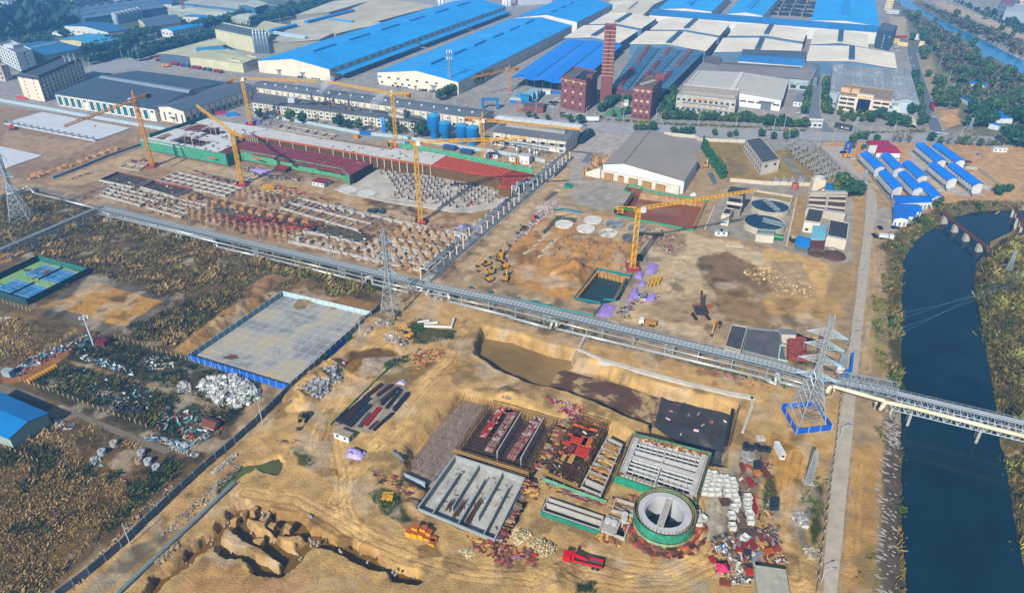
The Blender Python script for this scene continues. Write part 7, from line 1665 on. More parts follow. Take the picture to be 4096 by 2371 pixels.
piles('tan sheet piles lining the green water pool',[G('C3',640,30),G('B3',850,1200),G('B3',1125,1270)],-4,.4,'b98c4e');piles('sheet piles on the right of the green water pool',[G('B3',1120,1275),G('C3',1010,45)],-4,.4,'8a6a40')
t=HO('green net fence round the brown flooded pit',PL('B3','1270,400 1300,420 1910,525 1780,810 1030,670 1180,450 1105,425 1145,370 1290,390'),1.1,'3f9f7a','3f8f70',5)
HO('teal fence round the green water pool',PL('B3','1165,1250 840,1185')+PL('C3','622,38 870,85 905,50 1020,60')+PL('B3','1195,1230'),1.2,'2f7f88','2f7f88',5)
HO('teal strip fence along the far side of the pipe rack',PL('C3','110,60 500,150 805,210 900,90'),1.2,'3f8f94','3f8f94',5);HO('teal strip fence behind the round water hole',PL('B3','430,620 520,605 700,640'),1.2,'2f7f90','2f7f90',5)
HO('slanting green strip fence beside the steel stockyard',PL('C2','735,1260 980,1020 1345,665'),.8,'3f8a68','3f8a68',6)
for i,(x,y,c_) in enumerate(((525,750,'e2ded4'),(735,793,'e4e0d8'),(805,710,'dfdbd2'),(1020,748,'8f9496'),(952,835,'ddd6c6'),(1235,790,'8f9496'),(1180,880,'6f7478'))):
 mb=MB();p=G('B3',x,y);mb.H(p,[(5.,-.5),(5.,.9),(.01,1.0)],32);o=SO('tank_plinth',mb,M(c_,.8,.25 if i<3 else .8,.25),['white round tank base at the left of the cluster','white round tank base in front centre','white round tank base with a small red box, rear centre','grey and white speckled round base, rear right','cream round tank base nearest the starter columns','speckled round base behind the big crane mast','dark speckled round base left of the big crane mast'][i],'tank base','round tank bases')
mb=MB();mb.H(G('B3',597,697),[(5.6,-1.5),(5.6,.5),(5.2,.5),(5.2,-1.5)],32);SO('ring_wall',mb,M('b9a988'),'hollow concrete ring filled with brown water','ring')
k=0
for x,y in ((590,835),(717,860),(840,880),(963,905),(1088,940),(545,885),(672,905),(797,935),(922,960),(1047,990),(510,930),(632,958),(760,985),(885,1015),(1015,1045),(465,985),(592,1010),(720,1040),(848,1070),(985,1100),(418,1050),(545,1075),(672,1105),(803,1135),(933,1160),(1067,1190),(1130,940),(1252,965),(395,1060),(1105,1120)):
 mb=MB();p=G('B3',x,y);mb.box(p-Z*.3,.9,.9,1.2,x=UA)
 for a,b in ((-.3,-.3),(.3,-.3),(.3,.3),(-.3,.3)): mb.bar(p+V((a,b,.8)),p+V((a+U(-.1,.1),b,U(3.,4.))),.05,3,cap=False)
 SO('column_starter',mb,M('9c8f80'),N(k)+' white footed column starter with upright bars from the back in the sandy pit','column starter','column starters in the sandy pit');k+=1
for i,(x,y) in enumerate(((330,860),(290,900),(240,950),(190,1000),(150,1020),(330,990),(290,1050),(440,890),(400,925),(370,960))):
 mb=MB();p=G('B3',x,y);mb.box(p-Z*.6,2.6,1.6,.7,rz=.9);mb.box(p-Z*.5+V((1.8,1.2,0)),2.6,.8,.6,rz=.9);SO('footing_slab',mb,M('cfc8ba'),N(i)+' white footing slab in the dug holes left of the column starters','footing','footing slabs in dug holes')
# stock, boxes, pipes in the foreground
k=0
for x0,y0,x1,y1,cl,w_ in ((790,1235,1110,990,'2f343e',3),(830,1255,1010,1080,'4a2c24',2.4),(900,1275,1110,1060,'2c3440',2.6),(1050,1010,1240,860,'3c2a28',1.6),(1180,980,1330,870,'4a2c28',1.6),(1210,1040,1400,890,'2a2d38',1.6),(1220,1070,1350,950,'3a2824',1.4),(1270,1105,1420,915,'262b38',1.5),(1335,1120,1490,940,'262b38',1.3),(1350,1135,1500,950,'2c2f3c',1.2),(1060,1270,1210,1090,'a8282a',1.8),(1140,1315,1340,1140,'2a2f3c',1.6),(1010,1285,1110,1150,'4a4440',1.6),(1100,1300,1190,1220,'5a2c28',1.)):
 a=G('C2',x0,y0);b=G('C2',x1,y1);mb=MB();d=(b-a).normalized();y=Z.cross(d);n_=int(w_/.28)
 for i in range(n_): mb.box((a+b)/2+y*(i-n_/2)*.28+Z*.1,(b-a).length*U(.86,1),.24,U(.35,.75),x=d)
 SO('steel_stack',mb,M(cl,.6,.35,.6,0,'isl'),N(k)+(' red' if cl=='a8282a' else ' dark')+' steel bundle counted from the left in the stockyard','steel bundle','steel bundles in the stockyard');k+=1
cabin('dirty white container cabin at the lower left end of the steel stockyard','C2',862,1385,6.2,2.6,2.6,'dfe4e6','a89c84',rz=-.45)
for i,(x,y,z) in enumerate(((1500,890,0),(1500,890,1),(1557,905,0),(1557,905,1),(1615,915,0),(1615,915,1),(1565,868,1.9),(1670,925,0),(1684,893,1.),(1730,945,0),(1722,975,0),(1640,880,1.9))):
 mb=MB();mb.box(G('D2',x,y)+Z*z*.95,1.9,1.9,.93,x=UA);mb.cur=1;mb.box(G('D2',x,y)+Z*(z*.95+.93),1.85,1.85,.05,x=UA)
 SO('yellow_crate',mb,[M('e8b21c',.6,.15,.8),M('b8602a',.7,.3)],N(i)+' yellow sided stack box in the block heap before the serpentine tank','crate','yellow crates before the serpentine tank')
mb=MB()
for i in range(9): mb.bar(G('D2',1240,470,.2+.15*(i//3))+V((0,-.4*i,0)),G('D2',1345,480,.2+.15*(i//3))+V((0,-.4*i,0)),.2,5)
SO('yellow_beams',mb,M('d9a51f'),'bundle of yellow beams on the grass left of the serpentine tank','beams')
bx=[(112,243),(110,258),(108,275),(104,293),(98,312),(94,332),(145,248),(143,267),(140,285),(133,308),(128,335),(172,290),(163,310),(160,335),(180,268),(203,290),(203,268),(212,315),(210,340),(236,280),(243,298),(243,318),(240,340),(250,363),(258,390),(245,415),(232,452),(314,362),(312,385),(311,407),(322,445),(326,478),(235,508),(298,566),(60,470),(88,470),(65,490),(58,445)]
for i,(x,y) in enumerate(bx):
 p=G('E7',x,y+8);t=TG('precast_box',N(i)+' open white precast box from the back left of the precast yard','precast box',p,'white precast boxes');rz=U(-.12,.2)+(.5 if i in(15,14,34,35,33) else 0)
 ax=V((math.cos(rz),math.sin(rz),0));ay=Z.cross(ax);w_=.98
 q=[p-ax*w_-ay*w_,p+ax*w_-ay*w_,p+ax*w_+ay*w_,p-ax*w_+ay*w_];mb=MB();mb.W(q,0,1.7,.14,True);mb.B('walls',M('dcdcd4',.8,.12,.8),t)
 iq=[v.lerp(p,.35) for v in q];mb=MB();mb.add([v.lerp(p,.1)+Z*1.6 for v in q]+[v+Z*.9 for v in iq],[(0,1,5,4),(1,2,6,5),(2,3,7,6),(3,0,4,7),(4,5,6,7)]);mb.B('hopper',M('cfd2d0',.8,.12),t)
for i,(x,y,w_,d_,h_,cl,r_) in enumerate(((360,200,2.2,1.6,1.4,'2c3a48',0),(360,222,2.2,1.6,1.4,'2c3a48',0),(358,243,2.2,1.6,1.2,'c07a2c',0),(398,230,1.6,7,.5,'6b3a2e',.1),(448,380,2.6,1.1,1.2,'2c3a44',0),(446,400,2.6,1.1,1.2,'2c3a44',0),(444,420,2.6,1.1,1.2,'2c3a44',0),(325,290,1.4,3.4,1.,'9a2c28',.1),(345,400,1.,7.5,.8,'9c2a26',-.15),(285,215,1.2,3.4,1,'7a3c2c',0),(375,72,3,1.8,1.5,'ccc4b4',0),(315,210,2.4,.9,.6,'b04a34',-.8),(270,330,.9,4,.4,'4a4440',0),(200,385,3,3,.4,'5a4438',.1),(320,540,5,2.6,.5,'5c4a3e',0),(382,570,1.1,2.2,.7,'8a3434',0),(420,635,2.4,1.5,1,'c0601f',.1),(460,625,1.6,1.6,.7,'a04a3c',0),(320,740,1.3,2.2,1.2,'c23a24',0),(275,630,2.4,1.4,.7,'9a2c34',-.3),(295,600,1.6,1.6,.8,'8a2c34',0),(325,590,2,1.6,.8,'8f2c34',.2),(345,615,2,1.3,.8,'8a2a38',.8),(310,645,2.2,1.6,1,'2c3444',-.3),(300,570,2,2,.4,'6d5a4c',0),(200,790,3,2,.6,'8a4c28',-.2),(135,675,1.6,2.2,.7,'a8321f',.3))):
 mb=MB();mb.box(G('E7',x,y),w_,d_,h_,rz=r_);mb.box(G('E7',x,y)+V((U(-.3,.3),U(-.3,.3),h_)),w_*.7,d_*.7,.18,rz=r_+.15)
 SO('stock_stack',mb,M(cl,.7,.35,.9),N(i)+' counted stack of panels or coils in the cluttered yard right of the round tank','stock','stacks in the cluttered yard')
for i,(x,y) in enumerate(((303,105),(303,120),(330,122),(357,112),(374,124),(397,125),(415,130))):
 mb=MB();p=G('E7',x,y);mb.H(p,[(.5,.1),(1,.1),(1,1.3),(.5,1.3)],14,closed=True);SO('cable_coil',mb,M('2c343c',.6,.3,2),N(i)+' black coil from the left at the top of the cluttered yard','coil','black coils')
mb=MB()
for i in range(5): mb.box(G('E7',340,668)+V((i*.35,i*.1,.1+.1*i)),.8,5,.12,rz=-.75)
SO('silver_sheets',mb,M('b4bcc4',.3,.1,.3,.5),'bundle of silver roofing sheets in the cluttered yard','sheets')
cabin('slim white portable unit with blue ends above the cluttered yard','E7',470,140,1.6,6,2.4,'eceeec','dfe2e2',rz=.05,door_=False)
t=cabin('pale grey panel roofed shed at the bottom edge','E7',432,860,8,14,3,'c3bfae','b5b2a2',rz=-.18)
mb=MB();c_=G('E7',182,735);q=[c_+V(p) for p in ((-1.5,-1.5,0),(1.5,-1.5,0),(1.5,1.5,0),(-1.5,1.5,0))]
t=TG('canopy_tent','pink pop-up canopy tent in the cluttered yard','tent',c_)
mb.add([v+Z*2.1 for v in q]+[c_+Z*3.3]+[v+Z*1.8 for v in q],[(0,1,4),(1,2,4),(2,3,4),(3,0,4),(5,6,1,0),(6,7,2,1),(7,8,3,2),(8,5,0,3)]);mb.B('canopy',M('e2386a',.6,.1),t)
for v in q: mb=MB();mb.bar(v,v+Z*2,.06,4);mb.B('leg',M('dfe2e4'),t)
yd=[G('E7',*p) for p in ((130,560),(470,480),(520,700),(390,690),(330,800),(180,800),(120,680))]
LI('yard_clutter','dense mix of boards, sheets and steel in the cluttered yard right of the round tank','clutter',yd,420,['6d4a3c','82363a','b98a4c','c9c4bc','3a4048','8a8f94','4a3a30'],(.6,2.4),(.1,.6))
LI('yard_clutter','sparser boards and steel at the back of the cluttered yard','clutter',[G('E7',*p) for p in ((270,160),(440,150),(470,480),(360,480),(240,520),(190,400),(260,330))],150,['6d4a3c','82363a','b98a4c','c9c4bc','4a4440'],(.6,2.6),(.1,.4))
LI('drums','white and blue drums by the pink tent','drums',[G('E7',*p) for p in ((140,610),(215,590),(210,640),(150,650))],34,['c9ccd0','3a6ea8','dfe2e4'],(.7,.8),(.7,1))
LI('white_rubbish','white sacks and rubbish below the pink tent','rubbish',[G('E7',*p) for p in ((210,750),(330,700),(330,800),(230,800))],70,['e4e6e6','b4c4d4','dfe2e2','3a7a60'],(.5,1.4),(.2,.5))
for lb,t_,q,n,cols,sz in (('boards and timber scattered along the front of the serpentine tank','D2','2000,880 2520,1000 2520,1240 2200,1080',120,['82363a','b98a4c','6d4a3c'],(.8,2.6)),
 ('red panels and timber beside the stone heaps','D3','-80,1000 250,1020 260,1260 0,1320',150,['a8321f','82363a','b98a4c','6d4a3c','8a5a70'],(1,2.8)),
 ('timber stacks in front of the long basin','D3','820,850 1080,930 1060,1000 850,930',90,['c29a5c','b98a4c','8a5a3c'],(1.5,3)),
 ('loose timber left of the long basin','D3','160,430 290,450 260,560 150,560',60,['c29a5c','b98a4c'],(1,2.6)),
 ('tan board stacks behind the red truck','D3','320,1140 580,1160 560,1230 340,1210',60,['c9a45c','b98a4c'],(1.2,2.8)),
 ('red boards and steel along the far edge of the scaffolded block','E6','960,130 1190,190 1200,280 1050,240',120,['a8283a','82363a','b98a4c','b9a0c0'],(.8,2.6)),
 ('boards on the earth right of the tennis of planks above the stockyard','C2','1540,520 1860,520 1860,560 1650,700 1540,780',70,['8a6a48','b98a4c','a8502a'],(1.2,2.8)),
 ('rubble flecks along the bottom access road','D1','1500,900 2300,200 2400,170 2100,500 1700,900',160,['b9b4a8','a39a8a','8f8a80'],(.4,1.1)),
 ('white stones beside the wall of the pad','D1','600,1454 1300,700 1650,380 1700,420 1200,880 700,1454',160,['b9ab90','a3906e','8f7c5a'],(.4,1.4)),
 ('black drums and steel parts at the foot of the drilling rig yard','B3','1260,780 1640,800 1700,960 1560,1020 1380,960 1310,900',110,['8a3a34','b06a4a','c9b8a0','3a4048','6d5a4c'],(.8,2.2)),
 ('scattered steel, boards and sacks below the big crane','C3','1000,180 1230,0 1400,-60 1460,20 1250,130 1080,190',60,['3a4048','8a3434','dcdcd8','2a6ab4'],(.8,2.6)),
 ('red boards below the lower pipe near the retaining wall','C3','1750,680 2520,860 2520,900 2300,870 1760,720',14,['b04a50','c0605a'],(1.4,2.4)),
 ('board pieces floating on the dark excavation floor','C3','1500,1000 2150,1080 2100,1400 1500,1350 1200,850',18,['c9b0b4','b04a50','d4c8c4'],(.8,2.6))):
 if n: LI('loose_material',lb.replace('right of the tennis of planks ',''),'loose material',PL(t_,q,-4.85 if 'excavation' in lb else 0),n,cols,sz,(.1,.5),-4.85 if 'excavation' in lb else 0)
for a in (('bundle of lilac and white sheeting below the container cabin','D2','860,140 900,50 1090,90 1030,170','b0a4d4',1.5),('lilac striped sheeting at the top end of the steel stock','C2','1360,860 1400,830 1480,840 1450,875','b4b0dc',1),('white and blue bundle beside the pale rubble','C2','830,700 830,655 880,650 885,680','c4cce4',1),
 ('lilac sheet folded over boards beside the green pool','C3','835,205 900,80 1045,105 965,225','a48ed0',.8),('lilac sheet over a skip above the drill yard road','B3','1310,1220 1340,1120 1450,1130 1390,1230','a690d4',1),('lilac sheeting at the foot of the big crane','B3','1200,1260 1240,1200 1300,1210 1280,1290','a48ed0',1),
 ('lilac sheet beside the dark pipes in the drill yard','B3','1230,1350 1260,1290 1330,1300 1300,1350','a48ed0',.8),('lilac sheet at the rack end of the drill yard','C3','1140,70 1170,-60 1230,-80 1255,20','a690d4',1),('small lilac sheet right of the dark pipes','C3','1300,70 1340,-10 1430,-20 1400,50','a890d8',.8),
 ('black sheeting heap at the foot of the big crane','B3','1215,1090 1220,1040 1300,1045 1290,1110','20262a',1.4),('white sack heap behind the brown flooded pit','B3','1740,470 1750,450 1810,455 1805,470','e2e2e0',1.2),('grey tarpaulin hanging at the edge of the rebar pit','D2','1310,80 1340,60 1450,160 1440,180','6f7c80',.8),
 ('green sheeting on the rubble strip by the haul road','B3','520,390 535,345 620,370 590,400','1f8a6a',1.2),('grey and white heap beside the storage lane trees','B3','1910,250 1960,240 2010,350 1970,360','5f7480',1.2)):
 sheetcover(a[0],a[1],a[2],a[3],a[4])
def rubble(label,t_,q,n,col,sz,h=1.2,name='rubble_heap',cat='rubble'):
 ps=PL(t_,q);c_=cen(ps);mb=MB();k=0;tr=0;R0=max((p-c_).length for p in ps);xs=[p.x for p in ps];ys=[p.y for p in ps]
 while k<n and tr<n*9:
  tr+=1;p=V((U(min(xs),max(xs)),U(min(ys),max(ys)),0))
  d=sdist(ps,np.array([p.x]),np.array([p.y]))[0]
  if d<0: continue
  r=U(*sz);z=min(1,d/2.2)*h*U(.3,1);a=U(0,3);vs=[]
  for sx,sy,sz_ in ((-1,-1,0),(1,-1,0),(1,1,0),(-1,1,0),(-1,-1,1),(1,-1,1),(1,1,1),(-1,1,1)):
   vs.append(p+V(((sx*math.cos(a)-sy*math.sin(a))*r*U(.5,1),(sx*math.sin(a)+sy*math.cos(a))*r*U(.5,1),z+sz_*r*U(.6,1.3)-.2)))
  mb.X(vs[:4],vs[4:]);k+=1
 return SO(name,mb,M(col,.9,.3,1.2,0,'isl'),label,cat,kind='stuff')
for a in (('long grey white rubble ridge beside the pad wall','C2','690,690 780,640 850,690 840,830 700,960 610,1010 360,1110 310,1030 440,920',1100,'a9abad',(.25,.8),3.2),
 ('rubble heap by the yellow excavator with raised arm','C2','1255,400 1340,370 1480,470 1450,520 1300,540',380,'b0a49c',(.25,.7),2.4),('pinkish rubble below the slim pylon','C2','1080,340 1150,260 1330,230 1330,290 1180,340 1090,390',300,'a89a92',(.25,.7),1.8),
 ('broken brick strip along the haul road','B3','60,880 300,600 470,540 480,570 330,680 180,830 30,930',420,'b9a4a0',(.2,.6),.9),('pale rubble heap beside the ditch','B3','290,570 380,520 470,560 400,600',160,'b4aaa4',(.2,.6),1.3),
 ('crushed stone heap behind the red truck, left lobe','D3','0,900 50,810 200,850 230,900 130,940 160,970 60,990',520,'cdbb8e',(.12,.3),1.6),('crushed stone heap behind the red truck, right lobe','D3','140,960 320,910 470,1000 480,1080 400,1130 250,1080',620,'cdbb8e',(.12,.3),1.7),
 ('small crushed stone heap before the serpentine tank','D2','1950,1040 2050,1000 2150,1070 2060,1130',260,'c9ba94',(.12,.3),1.1),('grey stone heap above the scaffolded block','E6','620,90 740,80 820,120 740,150 640,110',260,'a89878',(.15,.4),1.2),
 ('white scrap heap in the waste yard','C1','1900,900 2000,800 2300,770 2500,900 2520,1000 2300,1110 2100,1060 2000,980',900,'c9ccc8',(.3,.9),1.8),('light rubble around the pale scrap heap','C1','1720,850 1790,820 1860,880 1850,940 1720,940',120,'b9b9b4',(.3,.7),.8),
 ('grey rubble beside the east dirt lane','D4','280,660 420,700 420,820 300,780',160,'b4b0a8',(.2,.7),.6),('broken slabs lower down the east dirt lane','D4','390,1000 540,1040 520,1120 430,1110',90,'b0a690',(.2,.7),.5),
 ('pale broken stone along the foot of the roadside pond','D1','2080,250 2280,90 2300,110 2120,290 2060,290',160,'b0aaa0',(.2,.5),.5),('broken rock by the trench edge','D1','1480,1160 1700,960 1750,1000 1560,1180',160,'a08c68',(.2,.6),.6),
 ('earth clods tipped along the upper edge of the rough sand','B3','2280,1180 2520,1150 2520,1330 2260,1300',120,'c9ab78',(.2,.7),.4),('pale clay clods beside the riverside wall','B4','0,1100 400,1130 500,1300 480,1454 100,1454',260,'cfae78',(.15,.5),.4)):
 rubble(*a)
mb=MB()
for k in range(200):
 p=G('C4',1180+U(0,150),1130+U(-20,330)) if k<110 else G('D4',1110+U(0,190)-(k%7)*4,U(0,1450));L=U(.5,2.4);an=-.75+U(-.3,.3)+1.57;d=V((math.cos(-an*.9),math.sin(-an*.9),0));y=Z.cross(d)*U(.15,.4)
 aa=min(1,max(0,(sdist(RIVER,np.array([p.x]),np.array([p.y]))[0]+7)/8));p=p-Z*(5*aa*aa*(3-2*aa)+0);
 q=[p-d*L/2-y*.3,p-y,p+d*L/2,p+y];mb.add([v+Z*(.18+U(0,.1)) for v in q]+[v+Z*.02 for v in q],[(0,1,2,3),(0,4,5,1),(1,5,6,2),(2,6,7,3),(3,7,4,0)])
SO('torn_bank_sheeting',mb,M('a8a29c',.8,.25,.5),'torn whitish sheeting streaked over the river bank','bank sheeting',kind='stuff')
for lb,q,n,cols,sz in (('mixed scrap around the flood light mast','660,460 760,360 900,340 1080,430 1140,500 900,540 640,540',130,['c4ccc8','3f9a84','8a3a2c','b9b4a8','3f8fb0','4a4440'],(.6,2)),
 ('scrap line beside the red earth track','40,760 300,600 640,480 700,500 420,660 160,800',150,['8fa4b4','2a3440','c9ccc8','b03a34','5f8fa8'],(.6,2.8)),('white and blue scrap along the middle path','780,580 1040,620 1300,740 1280,790 1000,700 780,620',120,['b9ccd4','5f8f9c','dfe4e2','8a7060'],(.6,2.2)),
 ('scattered scrap below the brown field','1340,600 1700,580 1700,720 1400,740',80,['c9d4d4','dfe4e2','5f8fa8','b9a070'],(.6,1.8)),('scrap among the dark scrub of the waste yard','660,680 1300,860 1550,950 1400,1150 900,950 600,900',170,['c4ccc8','5f8fa8','8a4a34','dfe4e2','3f9a8a'],(.5,2)),
 ('scrap beside the panel wall corner','1560,1060 2150,1160 2250,1300 1900,1454 1500,1300',190,['9db4bc','c9ccc8','3f8a80','a8502a','4a4a4c'],(.6,2.6)),('household rubbish at the end of the service path','1350,1340 1600,1380 1900,1454 1800,1500 1400,1400',150,['8fb4d4','dfe4e6','3a8fc0','b9a070'],(.5,1.5)),
 ('scrap and pipes behind the blue shed','500,1180 700,1240 740,1300 560,1310',50,['c9ccc8','8a8f94','5a3a30'],(.8,2.8)),('white sacks at the far left edge','0,220 110,215 100,250 10,245',16,['e2e4e6'],(.8,1.4)),
 ('scrap near the concrete rings','D',0,[],(1,1))):
 if n: LI('scrap',lb,'scrap',PL('C1',q),n,cols,sz,(.15,.7))
LI('scrap','blue and white rubbish by the concrete rings','scrap',PL('D1','1560,-10 1750,40 1950,110 1900,150 1700,80'),90,['8fb4d4','dfe4e6','3a8fc0','b9a070','c9b080'],(.5,1.5),(.1,.5));LI('scrap','pale scrap in the scrub left of the concrete rings','scrap',PL('D1','880,140 990,140 1000,230 880,220'),30,['8fb0b4','c9d4d4'],(.6,1.8),(.2,.7))
a=G('C1',275,835,1);b=G('C1',540,690,1);t=TG('yellow_pipe','big yellow ribbed pipe lying beside the red earth track','pipe',V((a.x,a.y,0)))
mb=MB();mb.bar(a,b,1.05,16);mb.B('shell',M('dca718',.5,.1,.6),t)
for i in range(10): p=a.lerp(b,i/9);d=(b-a).normalized();mb=MB();mb.bar(p-d*.12,p+d*.12,1.2,16);mb.B('rib',M('d29a14',.5,.1),t)
for i,(t_,x,y) in enumerate((('D1',993,105),('D1',1110,22),('D1',1375,115),('D1',1352,185),('D1',1440,195),('D1',1522,255))):
 p=G(t_,x,y);mb=MB();mb.H(p,[(1.25,0),(1.25,1.7),(.45,1.75),(.4,1.2),(1,1.2),(1,0)],18);SO('concrete_ring',mb,M(['aeb8ba','b4b4ac','aab4b8','a88f7c','b4bcc0','b9bfc0'][i],.8,.3,.8),N(i)+' concrete well ring counted from the left in the brown scrub','well ring','concrete well rings')
for i,x in enumerate((2330,2385,2440)):
 p=G('C1',x,1000+(x-2330)*.12);mb=MB();mb.bar(p+Z*1-UA*.8,p+Z*1+UA*.8,.7,14);mb.bar(p+Z*1-UA*.9,p+Z*1-UA*.75,1.3,16);mb.bar(p+Z*1+UA*.75,p+Z*1+UA*.9,1.3,16);SO('cable_drum',mb,M('6d8a5c',.7,.3),['left','middle','right'][i]+' green cable drum beside the white scrap heap','cable drum','green cable drums')
for i,(x,y) in enumerate(((1155,1110),(1275,1125),(1355,1112))):
 p=G('C1',x,y);mb=MB();mb.H(p,[(.8,0),(1.6,.1),(1.6,1.1),(.8,1.2)],18,closed=True);SO('hose_coil',mb,M('3c3a40',.7,.4,2),['left','middle','right'][i]+' black hose coil in the dark scrub','hose coil','black hose coils')
mb=MB();mb.box(G('C1',1000,480),6,3.4,2.4,rz=-.35);mb.box(G('C1',1000,480)+Z*2.4,5,2.6,.3,rz=-.35);SO('rust_skip',mb,M('6d2a24',.8,.4,.5),'dark red rusty box near the flood light mast','skip')
q=[G('C1',*p,1.6) for p in ((1965,1250),(2065,1285),(2125,1225),(2000,1180))];shed('rusty_hut','small rusty roofed hut in the scrap by the panel wall',q,1.6,.8,'7a4630','b9a08c',cat='hut',side=True)
q=[G('C1',*p,5) for p in ((-260,1290),(85,1385),(455,1150),(0,962))];q=[G('C1',90,1385,5.),G('C1',455,1148,5.),G('C1',-80,920,5.),G('C1',-445,1150,5.)]
shed('blue_shed','bright blue roofed shed at the left edge of the waste ground',q,5,1.6,'1f7cc0','9fb0a4',ov=.5)
mb=MB();mb.box(G('C1',250,1395),3.2,3,2.6,rz=.5);SO('concrete_kiosk',mb,M('a89f90'),'small concrete kiosk beside the blue shed','kiosk')
mb=MB();mb.box(G('C1',90,775),3.4,2.4,2.4,rz=-.2);mb.box(G('C1',90,775)+Z*2.4,3.8,2.8,.2,rz=-.2);SO('guard_cabin',mb,M('9fb0bc'),'blue grey guard cabin by the red earth track','cabin')
p=G('C1',912,497);h=HT(p,'C1',215);t=TG('flood_light_mast','tall white flood light mast in the waste yard','light mast',p);mb=MB();mb.bar(p,p+Z*h,.32,8,.2);mb.B('mast',M('e6eaec'),t)
mb=MB();mb.H(p+Z*h,[(1.4,0),(1.5,.2)],12);
for k in range(6): mb.bar(p+Z*h,p+Z*h+V((1.5*math.cos(k),1.5*math.sin(k),0)),.08,4)
mb.B('ring',M('dfe4e8'),t)
for k in range(6): mb=MB();mb.box(p+Z*(h-.3)+V((1.6*math.cos(k*1.047),1.6*math.sin(k*1.047),0)),.7,.5,.5,rz=k);mb.B('lamp',M('f0f2f2'),t)
k=0
for t_,q in (('C1','0,60 330,170'),('C1','1120,410 1840,640'),('C1','200,830 700,1010 1450,1290'),('C1','1840,640 2500,830'),('C1','390,590 740,355'),('D1','60,60 380,190')):
 pts_=PL(t_,q)
 for p,d in along(pts_,2.6):
  if k<150: mb=MB();mb.box(p,.2,.2,1.8);SO('fence_post',mb,M('cfc08c'),N(k)+' pale fence post following the wire lines of the waste ground','fence post','fence posts on the waste ground');k+=1
t=TG('tennis_court_fence','tall dark green mesh fence round the tennis courts','fence',G('B1',385,1095))
fb=[G('B1',385,1098),G('B1',868,1222),G('C1',272,100)];fb.append(fb[0]+fb[2]-fb[1])
for i,cl in enumerate(('2f6f68','1f4a48','1f4a48','24302f')):
 mb=MB();mb.W([fb[i],fb[(i+1)%4]],0,3.2,.08);w_=mb.B('mesh_panel',M(cl,.8,.4,.3),t)
 L=(fb[(i+1)%4]-fb[i]).length;n_=int(L/3)
 for k in range(n_): mb=MB();p=fb[i].lerp(fb[(i+1)%4],k/n_);mb.bar(p,p+Z*3.4,.07,4);mb.B('post',M('3a6a62'),w_)
mb=MB();mb.P([(p.x,p.y) for p in [v.lerp(cen(fb),.01) for v in fb]],0,.12);ST('court_surround',mb,M('86b074',.8,.2,.15))
mb=MB();o=G('B1',570,1325);lu=V((.911,-.411,0));
def court(c0,nm,k):
 u=(G('B1',570,1325)-G('B1',230,1230)).normalized();v=V((-u.y,u.x,0));L,W_=23.8,10.97
 mb=MB();q=[c0,c0+u*L,c0+u*L+v*W_,c0+v*W_];mb.sheet(q,.14);ST('court_surface',mb,M('3f86ba',.7,.2,.15))
 mk=MB()
 for a,b in ((0,0,),):
  pass
 ln=lambda a,b,c_,d:MK(mk,[c0+u*a+v*b,c0+u*c_+v*d],.16,.16)
 for b in (0,1.37,W_-1.37,W_): ln(0,b,L,b)
 for a in (0,L): ln(a,0,a,W_)
 for a in (L/2-6.4,L/2+6.4): ln(a,1.37,a,W_-1.37)
 ln(L/2-6.4,W_/2,L/2+6.4,W_/2);ST('court_lines',mk,M('e8ecec'))
 t=TG('tennis_net',nm,'net',c0+u*L/2+v*W_/2);mb=MB();mb.W([c0+u*L/2-v*.9,c0+u*L/2+v*(W_+.9)],.14,1.,.05);mb.B('mesh',M('3a6478',.8),t)
 for s_ in (-.9,W_+.9): mb=MB();p=c0+u*L/2+v*s_;mb.bar(p,p+Z*1.2,.06,4);mb.B('post',M('3a4a44'),t)
court(G('B1',230,1230),'tennis net on the rear court',0);court(G('B1',-60,1378),'tennis net on the front court',1)
for i,(x,y,x1,y1) in enumerate(((285,1280,240,1185),(388,1310,350,1215),(492,1338,460,1245),(50,1400,45,1350),(165,1440,150,1390))):
 p=G('B1',x,y);h=max(4,HT(p,'B1',y1));mb=MB();mb.bar(p,p+Z*h,.1,5);mb.box(p+Z*h-UA*.9,1,.5,.2);mb.box(p+Z*h+UA*.9,1,.5,.2);mb.bar(p+Z*h-UA,p+Z*h+UA,.05,3);SO('court_lamp',mb,M('2f4440'),N(i)+' dark twin headed lamp beside the tennis courts','lamp','court lamps')
# street lamps and poles
def pole(name,label,cat,t_,x,y,yt,r=.16,arm=None,col='c9d0d2',grp=None,tip='2f6fd0'):
 p=G(t_,x,y);h=max(5,HT(p,t_,yt));t=TG(name,label,cat,p,grp);mb=MB();mb.bar(p,p+Z*h,r,6,r*.6);mb.B('pole',M(col),t)
 if arm:
  mb=MB();e=p+V(arm)+Z*(h+.5);mb.bar(p+Z*h*.97,e,.08,4);mb.B('arm',M(col),t);mb=MB();mb.box(e,.9,.35,.15);mb.B('lamp',M(tip),t)
 return t
LP_=[('D4',555,1350,1250),('C4',735,1380,1280),('C4',838,430,380),('B4',975,740,692),('B4',900,1250,1165),('A4',540,1375,1325)]
for i,(t_,x,y,yt) in enumerate(LP_): pole('street_lamp',N(i)+' riverside road street lamp counted from the bottom of the picture','street lamp',t_,x,y,yt,.13,(2.6,.4,0),grp='street lamps on the riverside road')
for i,(t_,x,y,yt) in enumerate((('D1',1264,982,775),('C2',75,1247,1040),('C2',1022,392,215),('B1',1227,598,505),('B1',1845,748,650),('B2',55,905,810),('B2',765,1065,970),('C4',1200,870,740),('D1',790,1240,1200))):
 if i<7: pole('utility_pole',N(i)+' pale utility pole along the panel wall and rack road','utility pole',t_,x,y,yt,.17,col='d2d8d8',grp='utility poles')
k=0
